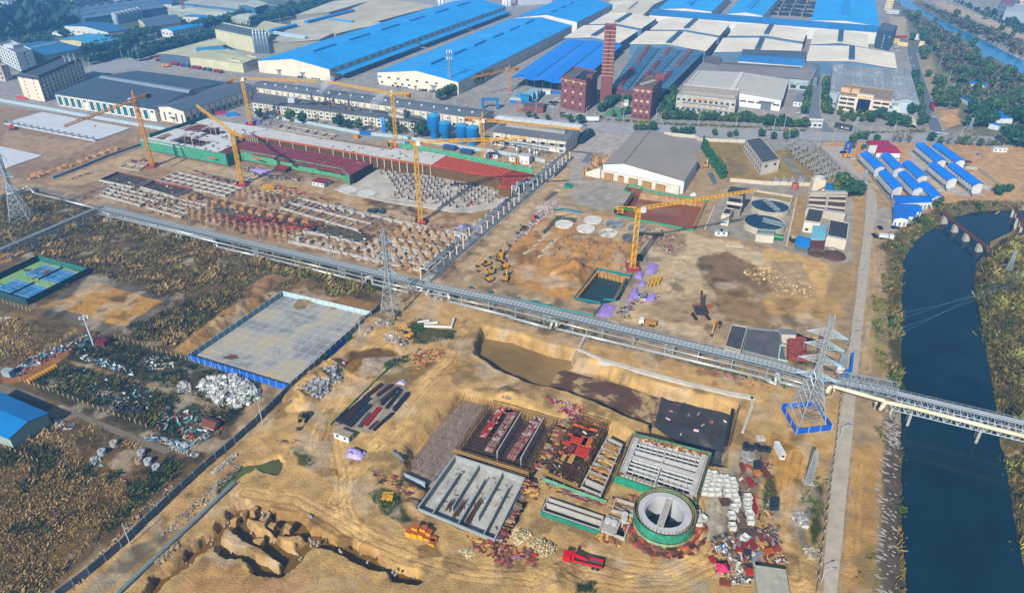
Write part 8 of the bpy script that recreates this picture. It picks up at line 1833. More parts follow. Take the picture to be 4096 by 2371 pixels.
for t_,l in (('A3',((735,1165,1040),(410,1135,1010),(1095,1180,1060),(1455,1210,1090),(1410,1190,1050),(1820,1225,1110),(2190,1235,1130),(252,1100,960))),('A4',((90,1270,1145),(190,1260,1110),(465,1280,1160),(665,1375,1245),(855,1290,1165),(1255,1300,1180),(1880,1395,1240),(1960,1240,1110),(2205,1395,1320),(2400,1290,1190),(1700,640,560),(1790,780,690),(1905,905,835),(1615,500,445),(2250,220,130),(2380,270,180),(2130,160,95),(2440,240,180),(1810,50,-20),(2015,130,40),(1960,70,0),(2070,100,45),(2190,150,90),(2320,190,130),(1490,375,320),(1510,375,322))),('A1',((890,700,570),(880,695,565),(965,610,515),(1185,565,460),(1265,595,485),(1390,505,410),(1945,370,285),(2110,300,250),(2250,745,590),(2025,740,650),(2075,745,660),(1820,680,610),(60,890,770),(1360,655,450),(1770,410,330))),('A2',((245,230,160),(365,150,80),(490,100,50),(90,230,150),(1640,970,910),(1735,985,890),(1940,1010,940)))):
 for x,y,yt in l: pole('street_light',N(k)+' slender grey light pole along the factory streets','light pole',t_,x,y,yt,.2,(1.5,0,0),grp='light poles of the factory streets',tip='c9d0d2');k+=1
# water treatment works
def rtank(label,x,y,r,z,br):
 c=G('E4',x,y,z);c.z=0;t=TG('settling_tank',label,'settling tank',c,'round settling tanks')
 mb=MB();mb.H(c,[(r,0),(r,z),(r-.5,z),(r-.5,z-1)],44);mb.B('wall',M('cfc4ae',.85,.2,.3),t)
 mb=MB();mb.H(c,[(.01,z-.7),(r-.5,z-.7)],44);mb.B('water',M('12384c',.08,.3,.1),t)
 a=G('E4',*br[0],z+1);b=G('E4',*br[1],z+1);mb=MB();mb.T(a,b,1.6,1.6,9,.1);mb.B('bridge',M('a9b8b8',.5),t)
 mb=MB();mb.H(c,[(r,z+1),(r+.08,z+1.08)],44)
 for k in range(36): p=c+V((r*math.cos(k*.1745),r*math.sin(k*.1745),z));mb.bar(p,p+Z,.05,3)
 mb.B('railing',M('7f8a88'),t)
rtank('rear round settling tank with a diagonal scraper bridge',765,268,10.8,3.2,((715,215),(830,312)));rtank('front round settling tank with a half span scraper bridge',722,393,11,3.4,((710,378),(865,418)))
def eq(z,*p): return [G('E4',*a,z) for a in p]
q=eq(3,(630,200),(920,248),(940,195),(655,150));tank('settling_basin','rectangular basin behind the round settling tanks',q,0,3,.6,1.8,'c9bea8','a08a5c',[(.5,0,.5,1,.4,0)])
q=eq(4.5,(1045,292),(1335,332),(1355,168),(1065,170));t,P=tank('aeration_basin','large brown aeration basin with pale rim and pipe across',q,0,4.5,.7,3.3,'cbc0ae','5a4038',[(.5,0,.5,1,1.2,.2),(0,.28,1,.28,.5,0),(0,.6,1,.6,.5,0),(0,.85,1,.85,.5,0)])
mb=MB();mb.W([v for v in q],4.5,1,.06,True);mb.B('railing',M('8fa0a4'),t)
def eb(name,label,fl,fr,bk,ty,wall,roof,**k): return BF(name,label,'E4',fl,fr,bk,ty,wall,roof,**k)
t,q,h=eb('open_tower','open floored concrete tower with dark slab roof at the crane jib tip',(418,345),(530,362),(555,320),185,'8f8a80','3f4448',cat='tower',par=0,ro=1.2)
for z in (.35,.62): wins(t,q[0],q[1],1,h*z,(q[1]-q[0]).length*.86,h*.16,'2b2e30',name='opening')
mb=MB();mb.W([q[0]+V((0,-.3,0)),q[1]+V((.2,-.3,0))],h*.5,h*.12,.3);mb.B('parapet_band',M('d9cfbc'),t)
t,q,h=eb('pump_house','cream pump house with dark flat roof left of the settling tanks',(382,418),(442,428),(470,380),345,'e8dcc6','3c4448',par=.4);wins(t,q[0],q[1],1,1.2,3,1,'5fb0d0',name='sign_board')
for x in (368,410): cabin(['left','right'][x>400]+' white cabin of the pair before the pump house','E4',x,492,3.6,3.6,2.6,'e4e6e4','a9b0b4',rz=-.25)
t,q,h=eb('service_building','cream building with blotchy dark roof and tan hoods beside the brown basins',(1008,470),(1130,488),(1158,385),408,'ecdfca','43484c',par=.4);wins(t,q[0],q[1],2,1,1.6,1.4,'3a5048')
t,q,h=eb('press_house','building with the largest blotchy dark roof near the riverside wall',(1180,578),(1330,610),(1346,480),533,'e2d6c4','3c4145',par=.3)
q=eq(4.5,(1082,525),(1176,530),(1186,430),(1100,420));shed('blue_lean_to','pale blue patched roof between the two dark roofs',q,4.5,.5,'7cc0d4','e4d9c4',side=True,cat='shed');q=eq(3.5,(1072,588),(1170,592),(1176,540),(1085,536));shed('red_lean_to','dark maroon roof in front of the pale blue one',q,3.5,.4,'6d343c','5c5248',side=True,cat='shed')
q=eq(3,(962,570),(1058,592),(1070,524),(982,506));shed('blue_shelter','bright blue shelter roof by the parked loader',q,3,.5,'1f8ae0','5f6a70',side=True,cat='shelter')
q=eq(4,(1180,140),(1275,152),(1262,105),(1190,100));shed('blue_shelter','blue roof behind the cream water tower',q,4,.6,'1f78c8','8a9090',side=True,cat='shelter')
p=G('E4',1112,178);h=HT(p,'E4',50);t=TG('water_tower','cream square tower with a round top and rusty stair by the basins','tower',p);mb=MB();mb.box(p,7,5.5,h-1.5,rz=-.1);mb.B('shaft',M('e6d9c0',.85,.15),t);mb=MB();mb.H(p+Z*(h-1.5),[(2.6,0),(2.8,1.4),(2.3,1.4),(.1,1)],18);mb.B('top_ring',M('dfe0dc'),t);mb=MB();mb.bar(p+V((-3,-3,1)),p+V((3.8,-3,h*.55)),.5);mb.B('stair',M('a4604a'),t)
mb=MB();mb.H(G('E4',1290,365),[(3.6,0),(3.6,2.6),(3.1,2.6),(3.1,1.9),(.01,1.9)],22);SO('small_round_tank',mb,M('8a7f78'),'small round tank with mixer beside the largest dark roof','tank')
mb=MB();mb.H(G('E4',950,148),[(2,0),(2,4),(1.6,4.2)],14);SO('rusty_tank',mb,M('a4644a'),'rusty upright tank at the substation wall','tank',smooth=True)
t,q,h=eb('low_basin','low pale basin with railing in front of the round tanks',(648,545),(785,558),(795,525),500,'ddd2be','7d8a86',cat='basin',par=.8,parc='8fa0a0');mb=MB();mb.bar(G('E4',785,505,1.6),G('E4',865,518,1.6),1.6,12);SO('green_vessel',mb,M('0f7a4c',.5,.1),'dark green horizontal vessel beside the low basin','vessel')
for i,(x,y,r_) in enumerate(((1110,640,4),(1250,655,6))): mb=MB();mb.ball(G('E4',x,y),r_,12,6,.35);SO('sludge_heap',mb,M('5a4032',.95,.3,.5,bump=.6),['smaller','larger'][i]+' dark brown sludge heap under the maroon and dark roofs','heap')
mb=MB();mb.box(G('E4',490,578)-Z*.2,9,3,.6,rz=-.2);SO('buried_slab',mb,M('d0c4ae'),'pale slab lying in the dug hole before the low basin','slab')
for x0,y0,x1,y1,nm in ((268,450,340,278,'left'),(890,575,968,212,'right')): mb=MB();mb.W([G('E4',x0,y0),G('E4',x1,y1)],0,.5,.6);SO('kerb_wall',mb,M('d9d3c6'),nm+' white kerb line of the treatment works','kerb')
mb=MB();mb.box(G('E4',1030,575)+Z*.1,1,1,.5)
q=PL('C3','2080,500 2235,545 2300,310 2150,285',2.6);q=[V((p.x,p.y,2.6)) for p in q];t,Q_=block('sludge_bunker','dark topped bunker at the rack beside the loader','' or q,2.6,'c9bfae','4a4c50',cat='bunker',par=.5)
q=[G('C3',2250,545,2)]+[G('C4',215,655,2),G('C4',150,350,2)]+[G('C3',2300,320,2)];t,Q_=block('filter_bed','broad dark filter bed with railing beside the pipe rack',q,2,'8f8a80','5f6062',cat='basin',par=.7,parc='8a9498')
cabin('grey roofed little house on the filter bed','C4',215,440,5.5,3.6,4.4,'d4ccbc','7c8084',rz=-.1)
mb=MB()
for k in range(6): mb.box(G('C4',310,640-k*35)+Z*1,7,2.6,1.6,rz=-.15)
SO('rusty_filters',mb,M('9a4a3c',.7,.4,.5),'row of rusty red filter vessels near the largest pylon','filters');mb=MB();mb.tube([G('C4',230,640,3),G('C4',140,620,3),G('C4',160,480,3),G('C4',215,495,3)],.3,6);SO('mint_pipe',mb,M('b9dccc'),'pale mint pipe frame on the filter bed','pipe')
HO('grey riverside boundary wall from the trees to the bottom edge',PL('B4','985,460 950,780 905,1050 870,1454')+PL('C4','820,500 780,600')+PL('C4','740,950 690,1454')+PL('D4','600,700 500,1454'),2.2,'6d675c','b9b2a2',4.5)
HO('pale substation wall along the treatment works',PL('B4','-330,330 0,360 455,375'),2.4,'ddd0bc','b9ad9a',5);HO('pale wall along the main road behind the substation','' or PL('A3','1490,1310 1790,1340')+PL('A3','1850,1370 2290,1385'),2.4,'d9cfbe','b9ad9a',6);HO('grey wall between the substation and the dormitory road',PL('B4','470,0 640,130 790,280'),2.2,'9a958c','b4ae a2'.replace(' ',''),5)
HO('pale fence in front of the dormitory yard',PL('B4','890,95 1000,250 1250,570'),1.8,'b9b2a4','8f8a80',3);HO('white garden fence with posts along the main road','' or PL('A3','1480,1190 2450,1240')+PL('A4','0,1245 420,1262'),1,'6d7a68','f0f0ea',7);HO('white garden fence before the cream office',PL('A4','860,1275 1400,1285 1560,1250'),1,'6d7a68','f0f0ea',7)
HO('pale wall round the bare plot by the long dormitories',PL('B4','1950,205 2070,215 2300,395'),1.8,'b9b6ac','a29e94',5)
q=[G('O',*p,8) for p in ((1876,402),(1920,392),(1872,338),(1834,344))];t,Q_=block('control_building','pale two storey control building with a dark roof beside the substation',q,8,'d9d2c4','50555c',cat='building',par=.3)
wins(t,Q_[3],Q_[0],9,1.2,2,1.8,'6f7478');wins(t,Q_[3],Q_[0],9,5,2,1.8,'6f7478');wins(t,Q_[0],Q_[1],2,4.6,2,1.8,'3c4448')
def frame0():
 t=TG('switchgear_frame','x','switchgear',V((0,0,0)),'switchgear frames of the substation')
 for s_ in (-1.6,1.6): mb=MB();mb.bar(V((s_,0,0)),V((s_*.8,0,3.2)),.22,5);mb.B('leg',M('a4a49c'),t)
 mb=MB();mb.box(V((0,0,3.2)),4.4,.8,.5);mb.B('beam',M('8f979c'),t)
 for s_ in (-1.6,0,1.6): mb=MB();mb.H(V((s_,0,3.7)),[(.25,0),(.35,.4),(.2,.8),(.35,1.2),(.15,1.7)],6);mb.B('insulator',M('a9a4a8',.4),t)
 return t
f0=frame0();k=0;qs=[G('B4',*p) for p in ((200,30),(560,330),(720,270),(330,-60))]
for i in range(9):
 for j in range(6):
  p=qs[0].lerp(qs[1],i/8).lerp(qs[3].lerp(qs[2],i/8),j/5)+V((U(-1,1),U(-1,1),0))
  if (i,j) in ((0,0),(0,1),(1,0)): continue
  f0.scale=(.8,.8,.72);l=f'switchgear frame {N(j)} from the lawn side in the {N(i)} row of the substation'
  if k==0: f0.location=p;f0.rotation_euler=(0,0,-.3);f0['label']=l
  else: dup(f0,p,-.3+U(-.1,.1),l)
  k+=1
for i in range(4):
 p=G('B4',105+i*80,335);mb=MB();mb.box(p,2.6,2,2);mb.H(p+Z*2,[(.3,0),(.5,1),(.2,1.8)],8);mb.box(p+V((1.7,0,.2)),.6,1.8,1.8);SO('transformer',mb,M('a4a8ac',.5),N(i)+' grey transformer from the left along the substation wall','transformer','transformers along the wall')
for i in range(8): mb=MB();p=G('B4',480+i*38,10+i*35);mb.bar(p,p+Z*11,.22,5,.1);SO('lightning_rod',mb,M('b4b8bc'),N(i)+' tall thin mast from the top along the substation wall','mast','thin masts along the substation wall')
DM=[((540,450),(597,441),(505,356),(450,361),'left dormitory of the rear left trio'),((657,457),(715,449),(627,362),(574,368),'middle dormitory of the rear left trio'),((800,507),(860,497),(757,410),(705,418),'right dormitory of the rear left trio'),
 ((915,410),(975,402),(842,302),(787,305),'left rear dormitory beyond the concrete yard'),((1033,410),(1090,403),(947,304),(889,308),'right rear dormitory beyond the concrete yard'),((650,576),(708,563),(612,467),(560,475),'left dormitory of the front trio'),
 ((775,580),(835,572),(732,474),(680,481),'middle dormitory of the front trio'),((889,632),(950,622),(862,538),(805,545),'short dormitory at the right of the front trio'),((985,522),(1043,513),(917,420),(866,426),'front left dormitory facing the concrete yard'),((1142,554),(1202,545),(1037,425),(983,431),'front right dormitory, the longest of all')]
for a,b,c_,d,lb in DM:
 q=[G('E3',*p,5.6) for p in (a,b,c_,d)];t,g=shed('dormitory',lb+', with bright blue roof and white end',q,5.6,1.2,'1a86f2','eceff0',cat='dormitory',group='blue roofed dormitories',ov=.5)
 n=int((q[0]-q[3]).length/3.2)
 wins(t,q[3],q[0],n,1,1,1.2,'3c5a70');wins(t,q[3],q[0],n,3.9,1,1.2,'3c5a70');mb=MB();x=(q[0]-q[3]).normalized();y=Z.cross(x)
 a_=V((q[3].x,q[3].y,2.8))-y*1.1;b_=V((q[0].x,q[0].y,2.8))-y*1.1;mb.box((a_+b_)/2,(b_-a_).length,1.1,.15,x=x);mb.bar(a_+Z,b_+Z,.06,3);wk=mb.B('walkway',M('a9b8c4'),t)
 mb=MB();mb.bar(b_+x*.5,V((b_.x,b_.y,0))+x*4,.3,4);mb.B('stair',M('2a4a8a'),t)
for a,b,c_,d,lb,w_ in (((672,664),(884,655),(862,622),(648,617),'long low blue roofed block with a row of white doors','dfe4e6'),((652,702),(822,716),(796,674),(655,670),'low blue roof behind the entrance hall','cfd8dc'),((655,762),(738,764),(740,704),(655,700),'blue roofed entrance hall of the camp with a tall white end','eceff0'),((735,742),(782,745),(790,715),(742,710),'small blue roof beside the entrance hall','dfe4e6')):
 q=[G('E3',*p,4) for p in (a,b,c_,d)];t,g=shed('camp_block',lb,q,4 if 'entrance' not in lb[:30] else 4.2,1,'1a74d8',w_,side='entrance hall of' not in lb,cat='camp block',ov=.4);wins(t,q[0],q[1],10 if 'doors' in lb else 3,.3,1,2,'6f8494',name='door')
q=[G('E3',*p,6) for p in ((547,352),(694,356),(625,300),(560,302))];t,g=shed('canteen','white camp hall with a crimson roof behind the dormitories',q,6,1,'b01f4c','eceeee',side=True,cat='hall');wins(t,q[0],q[1],7,1.5,1.6,1.3,'7a8c98')
q=[G('E3',*p,6.2) for p in ((505,302),(625,302),(612,279),(494,279))];shed('canteen_wing','rear crimson roofed wing of the white camp hall',q,6,.8,'b01f4c','dfe2e2',side=True,cat='hall')
mb=MB();a=G('B4',780,45);b=G('B4',825,55)
for p in (a,b): mb.box(p,1.2,1.2,6)
mb.box((a+b)/2+Z*6,(b-a).length+1.5,1.4,1.3,x=b-a);SO('site_portal',mb,M('1f62d4'),'bright blue portal frame over the road by the yellow truck','gate')
cabin('long white cabin on the sandy plot at the right edge','B4',2270,35,9,4,3,'e2e6e4','c4c8c4',rz=-.1)
t=TG('blue_river_shed','long bright blue roof strips between the trees by the canal','shed',G('A4',2100,1120))
for x0,y0,x1,y1,w_ in ((1950,985,2180,1110,8),(2190,1130,2310,1195,14),(2180,1240,2270,1262,3)): mb=MB();a=G('A4',x0,y0);b=G('A4',x1,y1);mb.box((a+b)/2,(b-a).length,w_,4,x=b-a);o=mb.B('building_wall',M('dfe4e6'),t);mb=MB();mb.box((a+b)/2+Z*4,(b-a).length+1,w_+1,.4,x=b-a);mb.B('roof',M('1a7ee8'),t)
mb=MB();mb.box(G('A4',2070,840),12,7,3,rz=-.6);mb.cur=1;mb.box(G('A4',2070,840)+Z*3,14,9,.4,rz=-.6);SO('blue_hut',mb,[M('e4e6e6'),M('1f86d8')],'small hut with blue roof alone in the canal scrub','hut')
q=[G('A4',1400,1120,3),G('A4',1485,1215,3),G('A4',1450,1130,3)];mb=MB();mb.X([G('A4',*p,3) for p in ((1415,1200),(1485,1222),(1450,1130),(1395,1118))],[G('A4',*p,3.3) for p in ((1415,1200),(1485,1222),(1450,1130),(1395,1118))]);SO('carport',mb,M('e4dcc4'),'cream carport roof beside the grey mill','carport')
for lb,t_,x0,y0,x1,y1,ps in (('rusty pipe crossing on four pale piers over the river bend','B4',1710,620,2215,1015,(.12,.34,.56,.8)),('short rusty pipe crossing at the right edge','B4',2425,575,2560,860,(.1,.4,.7))):
 t=TG('old_pipe_crossing',lb,'pipe crossing',G(t_,x0,y0));a=G(t_,x0,y0,1.5);b=G(t_,x1,y1,1.5);mb=MB();mb.tube([a,b],.45,6);x=(b-a).normalized();mb.tube([a+Z.cross(x)*1.2,b+Z.cross(x)*1.2],.35,6);mb.B('pipe',M('6d3a34',.8,.4,.5),t)
 for f in ps: mb=MB();p=a.lerp(b,f);mb.box(V((p.x,p.y,-5)),2,3,6,x=x);mb.B('pier',M('b9b4a8',.8,.3,.5),t)
# vehicles
def car0(col):
 t=TG('parked_car','x','car');mb=MB();mb.X([V(p) for p in ((-2.2,-.9,.35),(2.2,-.9,.35),(2.2,.9,.35),(-2.2,.9,.35))],[V(p) for p in ((-2.2,-.85,.85),(2.15,-.85,.9),(2.15,.85,.9),(-2.2,.85,.85))]);mb.B('body',M(col,.3,.05),t)
 mb=MB();mb.X([V(p) for p in ((-1.9,-.8,.85),(1.1,-.8,.88),(1.1,.8,.88),(-1.9,.8,.85))],[V(p) for p in ((-1.3,-.65,1.4),(.3,-.65,1.42),(.3,.65,1.42),(-1.3,.65,1.4))]);g=mb.B('windows',M('1f2a34',.1),t);mb=MB();mb.box(V((-.5,0,1.41)),1.6,1.3,.05);mb.B('roof',M(col,.3,.05),t)
 for x in (-1.4,1.4):
  for y in (-.85,.85): mb=MB();mb.bar(V((x,y-.1,.34)),V((x,y+.1,.34)),.34,10);mb.B('wheel',M('1a1a1c'),t)
 return t
CP={c:car0(v) for c,v in (('white','e8eaea'),('black','1c1e22'),('silver','a8b0b8'),('red','8a2428'))};used={}
def cars(where,t_,l,grp):
 for i,(x,y,c_,r_) in enumerate(l):
  lb=f'{N(i)} car from the left {where}, {c_}';p=G(t_,x,y)+Z*.12
  if c_ not in used: o=CP[c_];o.location=p;o.rotation_euler=(0,0,r_);o['label']=lb;o['group']=grp;used[c_]=1
  else: dup(CP[c_],p,r_,lb,grp)
w,b,s,r='white','black','silver','red'
cars('along the foot of the first blue warehouse','A2',[(x,y,c_,1.3) for x,y,c_ in ((430,750,r),(460,752,b),(490,757,w),(560,765,w),(590,770,w),(620,773,w),(760,790,w),(790,778,b),(815,770,r),(845,757,b),(920,735,w),(945,725,w),(990,710,w),(1020,692,w),(1050,684,w),(1070,676,w))],'cars before the first blue warehouse')
cars('along the foot of the windowed cream warehouse','A2',[(x,y,c_,1.2) for x,y,c_ in ((1205,815,b),(1345,835,b),(1385,845,b),(1412,850,s),(1435,855,w),(1465,858,w),(1550,850,b),(1595,875,w),(1630,880,b),(1660,880,b),(1700,886,w),(1735,890,b),(1775,898,w))],'cars before the windowed cream warehouse')
cars('in the yard beside the left brick dormitory','A3',[(330,1045,b,.3),(355,1025,b,.4),(375,1040,w,.4),(390,1055,w,.4),(400,1000,b,.2),(415,975,w,.2),(425,1020,b,.4),(440,965,w,.2),(445,1000,b,.2),(465,985,w,.2),(510,1108,b,.2),(560,1110,w,.2),(605,1113,w,.2),(640,1115,w,.2),(685,1120,w,.2),(830,1105,w,1.2),(1620,1090,w,0),(880,1140,b,1)],'cars by the brick dormitories')
cars('on the side road and its car park','A4',[(1275,460,w,0),(1285,485,s,0),(1285,497,w,0),(1385,565,w,1.5),(1415,567,w,1.5),(1440,640,w,1.5),(315,1100,w,0),(370,1130,w,0)],'cars by the side road')
cars('on the camp forecourt by the river','B4',[(1068,862,b,1.5),(1122,785,b,1.5),(1270,785,b,-.15),(1975,185,s,0),(1975,148,r,0),(2085,75,s,0),(845,120,w,0),(765,55,b,.2)],'cars by the camp')
cars('in the car park behind the dark hall','A1',[(880+i*22,760-i*5,w,.9) for i in range(9)],'cars behind the dark hall');cars('in the upper left streets','A1',[(1480,560,w,0),(1520,390,w,.5),(1680,400,w,.5),(1370,490,w,.3),(975,700,w,.2),(1820,390,b,0)],'cars in the upper left streets')
def truck(label,t_,x,y,x1,y1,L,cabc,bedc,boxh=0,crane_=False,col2=None):
 a=G(t_,x,y);b=G(t_,x1,y1);d=(a-b);d.z=0;d.normalize();y_=Z.cross(d);t=TG('truck',label,'truck',(a+b)/2);c=(a+b)/2;P=lambda u,v,z:c+d*u+y_*v+Z*z
 def bx(u,v,z,l,w_,h,nm,cl,par=t): mb=MB();mb.box(P(u,v,z),l,w_,h,x=d);return mb.B(nm,M(cl,.45,.12,.8),par)
 cb=bx(L/2-1.1,0,.6,2.1,2.4,2.1,'cab',cabc);bx(L/2-.2,0,1.5,.5,2.1,.9,'windscreen','1e2a34',cb);bx(-.6,0,.7,L-1.2,1.1,.4,'chassis','2a2628')
 if boxh: bx(-1.2,0,1.1,L-2.9,2.45,boxh,'cargo_box',bedc)
 else:
  o=bx(-1.3,0,1.1,L-3.2,2.4,.2,'bed',bedc)
  for v in (-1.15,1.15): bx(-1.3,v,1.3,L-3.2,.12,.8,'side_board',col2 or cabc,o)
  bx(-L/2+.3,0,1.3,.12,2.3,.8,'tail_board',col2 or bedc,o)
 if crane_: mb=MB();mb.box(P(L/2-2.8,0,1.2),.8,1.6,2.6,x=d);mb.bar(P(L/2-2.8,.5,3.6),P(-L*.1,.9,3.),.32,5);mb.B('loader_crane',M(cabc,.4),t)
 for u in (L/2-1.5,-L/2+1.4,-L/2+2.7):
  for v in (-1.05,1.05): mb=MB();mb.bar(P(u,v-.18,.5),P(u,v+.18,.5),.5,12);mb.B('wheel',M('1c1c1e'),t)
 return t
truck('red lorry with a folded loader crane parked in the foreground','D3',515,1120,905,1215,11.3,'d0232c','6a5a54',crane_=True,col2='c8202c')
truck('dusty tipper truck with cream cab beside the pipe rack','C3',1245,270,1425,300,7.6,'e8e6da','b98a54',boxh=1.3);truck('white box lorry on the main road','A3',715,1180,850,1180,13,'eceeee','eceeec',boxh=2.9)
truck('white tank lorry on the riverside forecourt','B4',1232,890,1115,878,7.5,'e8ecec','dfe4e0',boxh=1.5);truck('orange yellow truck by the blue portal frame','B4',768,98,850,100,6.5,'e89a1c','e89a1c',boxh=1);truck('red trailer truck on the side road','A4',1600,1010,1645,1095,13,'e4e6e8','a8283c',boxh=2.4)
truck('red flat lorry at the end of the side road','A4',1385,365,1255,365,16,'c82c34','8a5a54');truck('red lorry at the end of the lorry yard','A1',1510,600,1640,575,14,'c82430','d04048',boxh=2.6);truck('blue container lorry in the loading lane','A2',1290,590,1430,560,14,'2458a8','2458a8',boxh=2.6);truck('yellow lorry in the lorry yard','A1',1585,650,1640,650,7,'e8a020','e8a020',boxh=1.5)
for i in range(5): truck(N(i)+' red lorry from the left parked in the shaded lorry yard','A1',1650+i*105,628+i*18,1740+i*105,640+i*18,12,'a8283a',['8a2434','2a4a70'][i%2],boxh=2)
for lb,t_,x,y,cl in (('magenta container at the annexe end wall','A1',2130,1110,'a03a60'),('blue container beside the magenta one','A1',2250,1125,'2f86d0'),('green and blue container by the annexe trees','A2',160,1115,'1f4a70'),('row of blue portable toilets by the long hoarding','A2',1075,1305,'2468b8'),('orange box cabin on the earth below the long mill','A2',985,1340,'d8902c')): mb=MB();mb.box(G(t_,x,y),9 if 'orange' not in lb else 3.5,2.6,2.6,rz=.3 if 'A1' in t_ else -.25);SO('container',mb,M(cl),lb,'container')
def digger(label,t_,x,y,dx,dy,col='dca01c',s=1.):
 p=G(t_,x,y);e=G(t_,dx,dy)-p;L=e.length;d=e.normalized();y_=Z.cross(d);t=TG('excavator',label,'excavator',p,'excavators');P=lambda u,v,z:p+d*u+y_*v+Z*z
 for v in (-1.1,1.1): mb=MB();mb.box(P(0,v,0),3.8*s,.6,.85,x=d);mb.B('track',M('2e2a28'),t)
 mb=MB();mb.box(P(-.5,0,.95),3*s,2.5,1.1,x=d);mb.B('body',M(col,.45,.1,.8),t);mb=MB();mb.box(P(.7,.75,1.5),1.3,1.,1.5,x=d);mb.B('cab',M('2c3438',.3),t);L=max(L,5)
 mb=MB();mb.bar(P(.8,-.2,1.6),P(L*.45,-.2,4.6*s),.3,4);mb.bar(P(L*.45,-.2,4.6*s),P(L*.72,-.2,4.2*s),.27,4);mb.B('boom',M(col,.45,.1),t);mb=MB();mb.bar(P(L*.7,-.2,4.5*s),P(L*.95,-.2,1.3),.22,4);mb.B('stick',M(col,.45,.1),t);mb=MB();mb.box(P(L,-.2,.3),1,1.1,1,x=d);mb.B('bucket',M('4a443c'),t)
for a in (('yellow excavator with raised arm at the pad corner','C2',1490,405,1385,360),('dark excavator digging by the bottom left pond','C2',470,1200,425,1310,'8a7a4a'),('yellow excavator pointing down beside the filter bed','C3',2010,300,1955,405,'c8901c'),('red-orange excavator on the brick rubble','B3',240,700,225,735,'d2461f'),('dull yellow excavator on the rubble edge','B3',130,800,75,840,'8a7a3c'),
 ('leftmost yellow excavator of the parked group','B2',2240,1140,2200,1150),('yellow excavator at the top of the parked group','B2',2390,1050,2460,960),('excavator with dark body in the parked group','B2',2370,1090,2290,1080,'a8882c'),('rightmost yellow excavator of the parked group','B2',2420,1160,2340,1100),('front yellow excavator with long arm in the parked group','B2',2270,1285,2160,1210),('cream armed excavator in the parked group','B2',2290,1220,2390,1190,'c8a850'),('single yellow excavator at the right of the parked group','B2',2430,1280,2450,1230,'c8901c'),('yellow loader in the lane beside the cypress row','B3',1900,190,1910,170)): digger(*a)
p=G('C3',1850,190);t=TG('drilling_rig','dark drilling rig with twin tracks and raised mast on the wet ground','drilling rig',p)
for x in (1785,1910): mb=MB();mb.box(G('C3',x,215),1.1,5,1,rz=.15);mb.B('track',M('3a2422'),t)
mb=MB();mb.box(p+V((0,1,1)),5,5,1.6);mb.B('body',M('3c3a38',.6,.3),t);mb=MB();mb.T(p+V((.6,2,2)),p+V((.9,7,8)),1,.6,6,.14);mb.B('mast',M('4a3428'),t)
for x in (1800,1930): mb=MB();mb.box(G('C3',x,120),2.6,2.2,1.2,rz=.1);mb.B('counter_block',M('a4603c'),t)
mb=MB();mb.box(G('E4',932,545),2,3.6,2.2,rz=.1);mb.cur=1;mb.box(G('E4',932,545)+Z*2.2,1.6,1.6,.8);SO('loader',mb,[M('3a3830'),M('c4bfae')],'dark wheel loader parked by the blue shelter','loader')
mb=MB()
for k in range(3): mb.T(G('B3',1350+k*35,1350-k*12,.9),G('B3',1380+k*38,1265-k*5,1.2),1.6,1.6,4,.14)
SO('mast_sections',mb,M(YEL),'stack of yellow crane mast sections in the drill yard','mast sections');mb=MB();mb.T(G('E1',1550,965,1),G('E1',1690,965,1),1.7,1.7,5,.15);mb.T(G('E1',1560,985,.9),G('E1',1690,990,.9),1.6,1.6,5,.15);SO('mast_sections',mb,M(YEL),'yellow crane mast sections beside the second tower crane','mast sections')
mb=MB()
for k in range(30): a=G('E2',270+U(0,100),485+U(-12,12),.5+U(0,.9));mb.bar(a,a+UA*2.2+V((0,U(-.6,.6),0)),.5,8)
SO('black_pipe_heap',mb,M('22343c',.5,.3),'heap of black pipes behind the lower foundations','pipe heap',kind='stuff')
for lb,a,b in (('fat white pipe section on the grass beside the raised arm excavator',(1575,262),(1690,245)),('second white pipe lying below the first',(1640,275),(1770,265)),('bent white pipe at the right of the pile',(1640,300),(1910,310)),('short upright white pipe end beside the pile',(1905,305),(1930,225))): mb=MB();mb.bar(G('C2',*a,.6),G('C2',*b,.6),.5,10);SO('white_pipe',mb,M('e2e4e2',.4),lb,'pipe')
for i,(x,y) in enumerate(((545,955),(570,975),(600,995),(620,970),(540,1000),(545,720),(525,710),(840,1060),(825,1050),(430,1130),(1085,1160),(1330,1255),(1350,1280),(80,685),(70,720),(125,710))): mb=MB();p=G('D2',x,y,.4);mb.bar(p,p+V((U(-.9,.9),.9,0)),.32,8);SO('concrete_pile_end',mb,M('b4b0a4'),N(i)+' short grey pile offcut lying by the foreground trenches','pile offcut','pile offcuts by the trenches')
for i,(t_,x,y) in enumerate((('D1',2210,765),('D1',2175,800),('D1',2230,797),('D1',2060,932),('D1',2005,957),('D1',2047,975),('D1',1805,1155),('D1',1848,1175),('D1',2435,866),('D1',2280,1020),('D1',2240,1063),('D2',302,788),('D2',293,830),('D2',143,948),('D2',187,958),('D2',557,880),('D2',522,918),('D2',372,1060),('D2',416,1077),('D2',32,1122),('D2',262,1225),('D2',222,1268),('D2',754,1015),('D2',1024,1071),('D2',1265,1170),('D2',1237,1218),('D2',1490,1276),('D2',1540,1296))): mb=MB();p=G(t_,x,y,-2.5);mb.H(p-Z*2,[(.3,0),(.3,2.1),(.18,2.1),(.18,1.6)],10);SO('foundation_pile',mb,M('c9ccca'),N(i)+' hollow round pile head standing in the trench water','pile','pile heads in the trenches')
mb=MB();a=G('D1',1130,1454,.2);b=G('D1',2270,375,.2);mb.box((a+b)/2+Z*-.2,(b-a).length,.9,.5,x=b-a);mb.box((a+b)/2+UA*1.1-Z*.2,(b-a).length,.35,.9,x=b-a);SO('drain_channel',mb,M('7d8c8c'),'long straight concrete drain edge beside the bottom access road','drain')
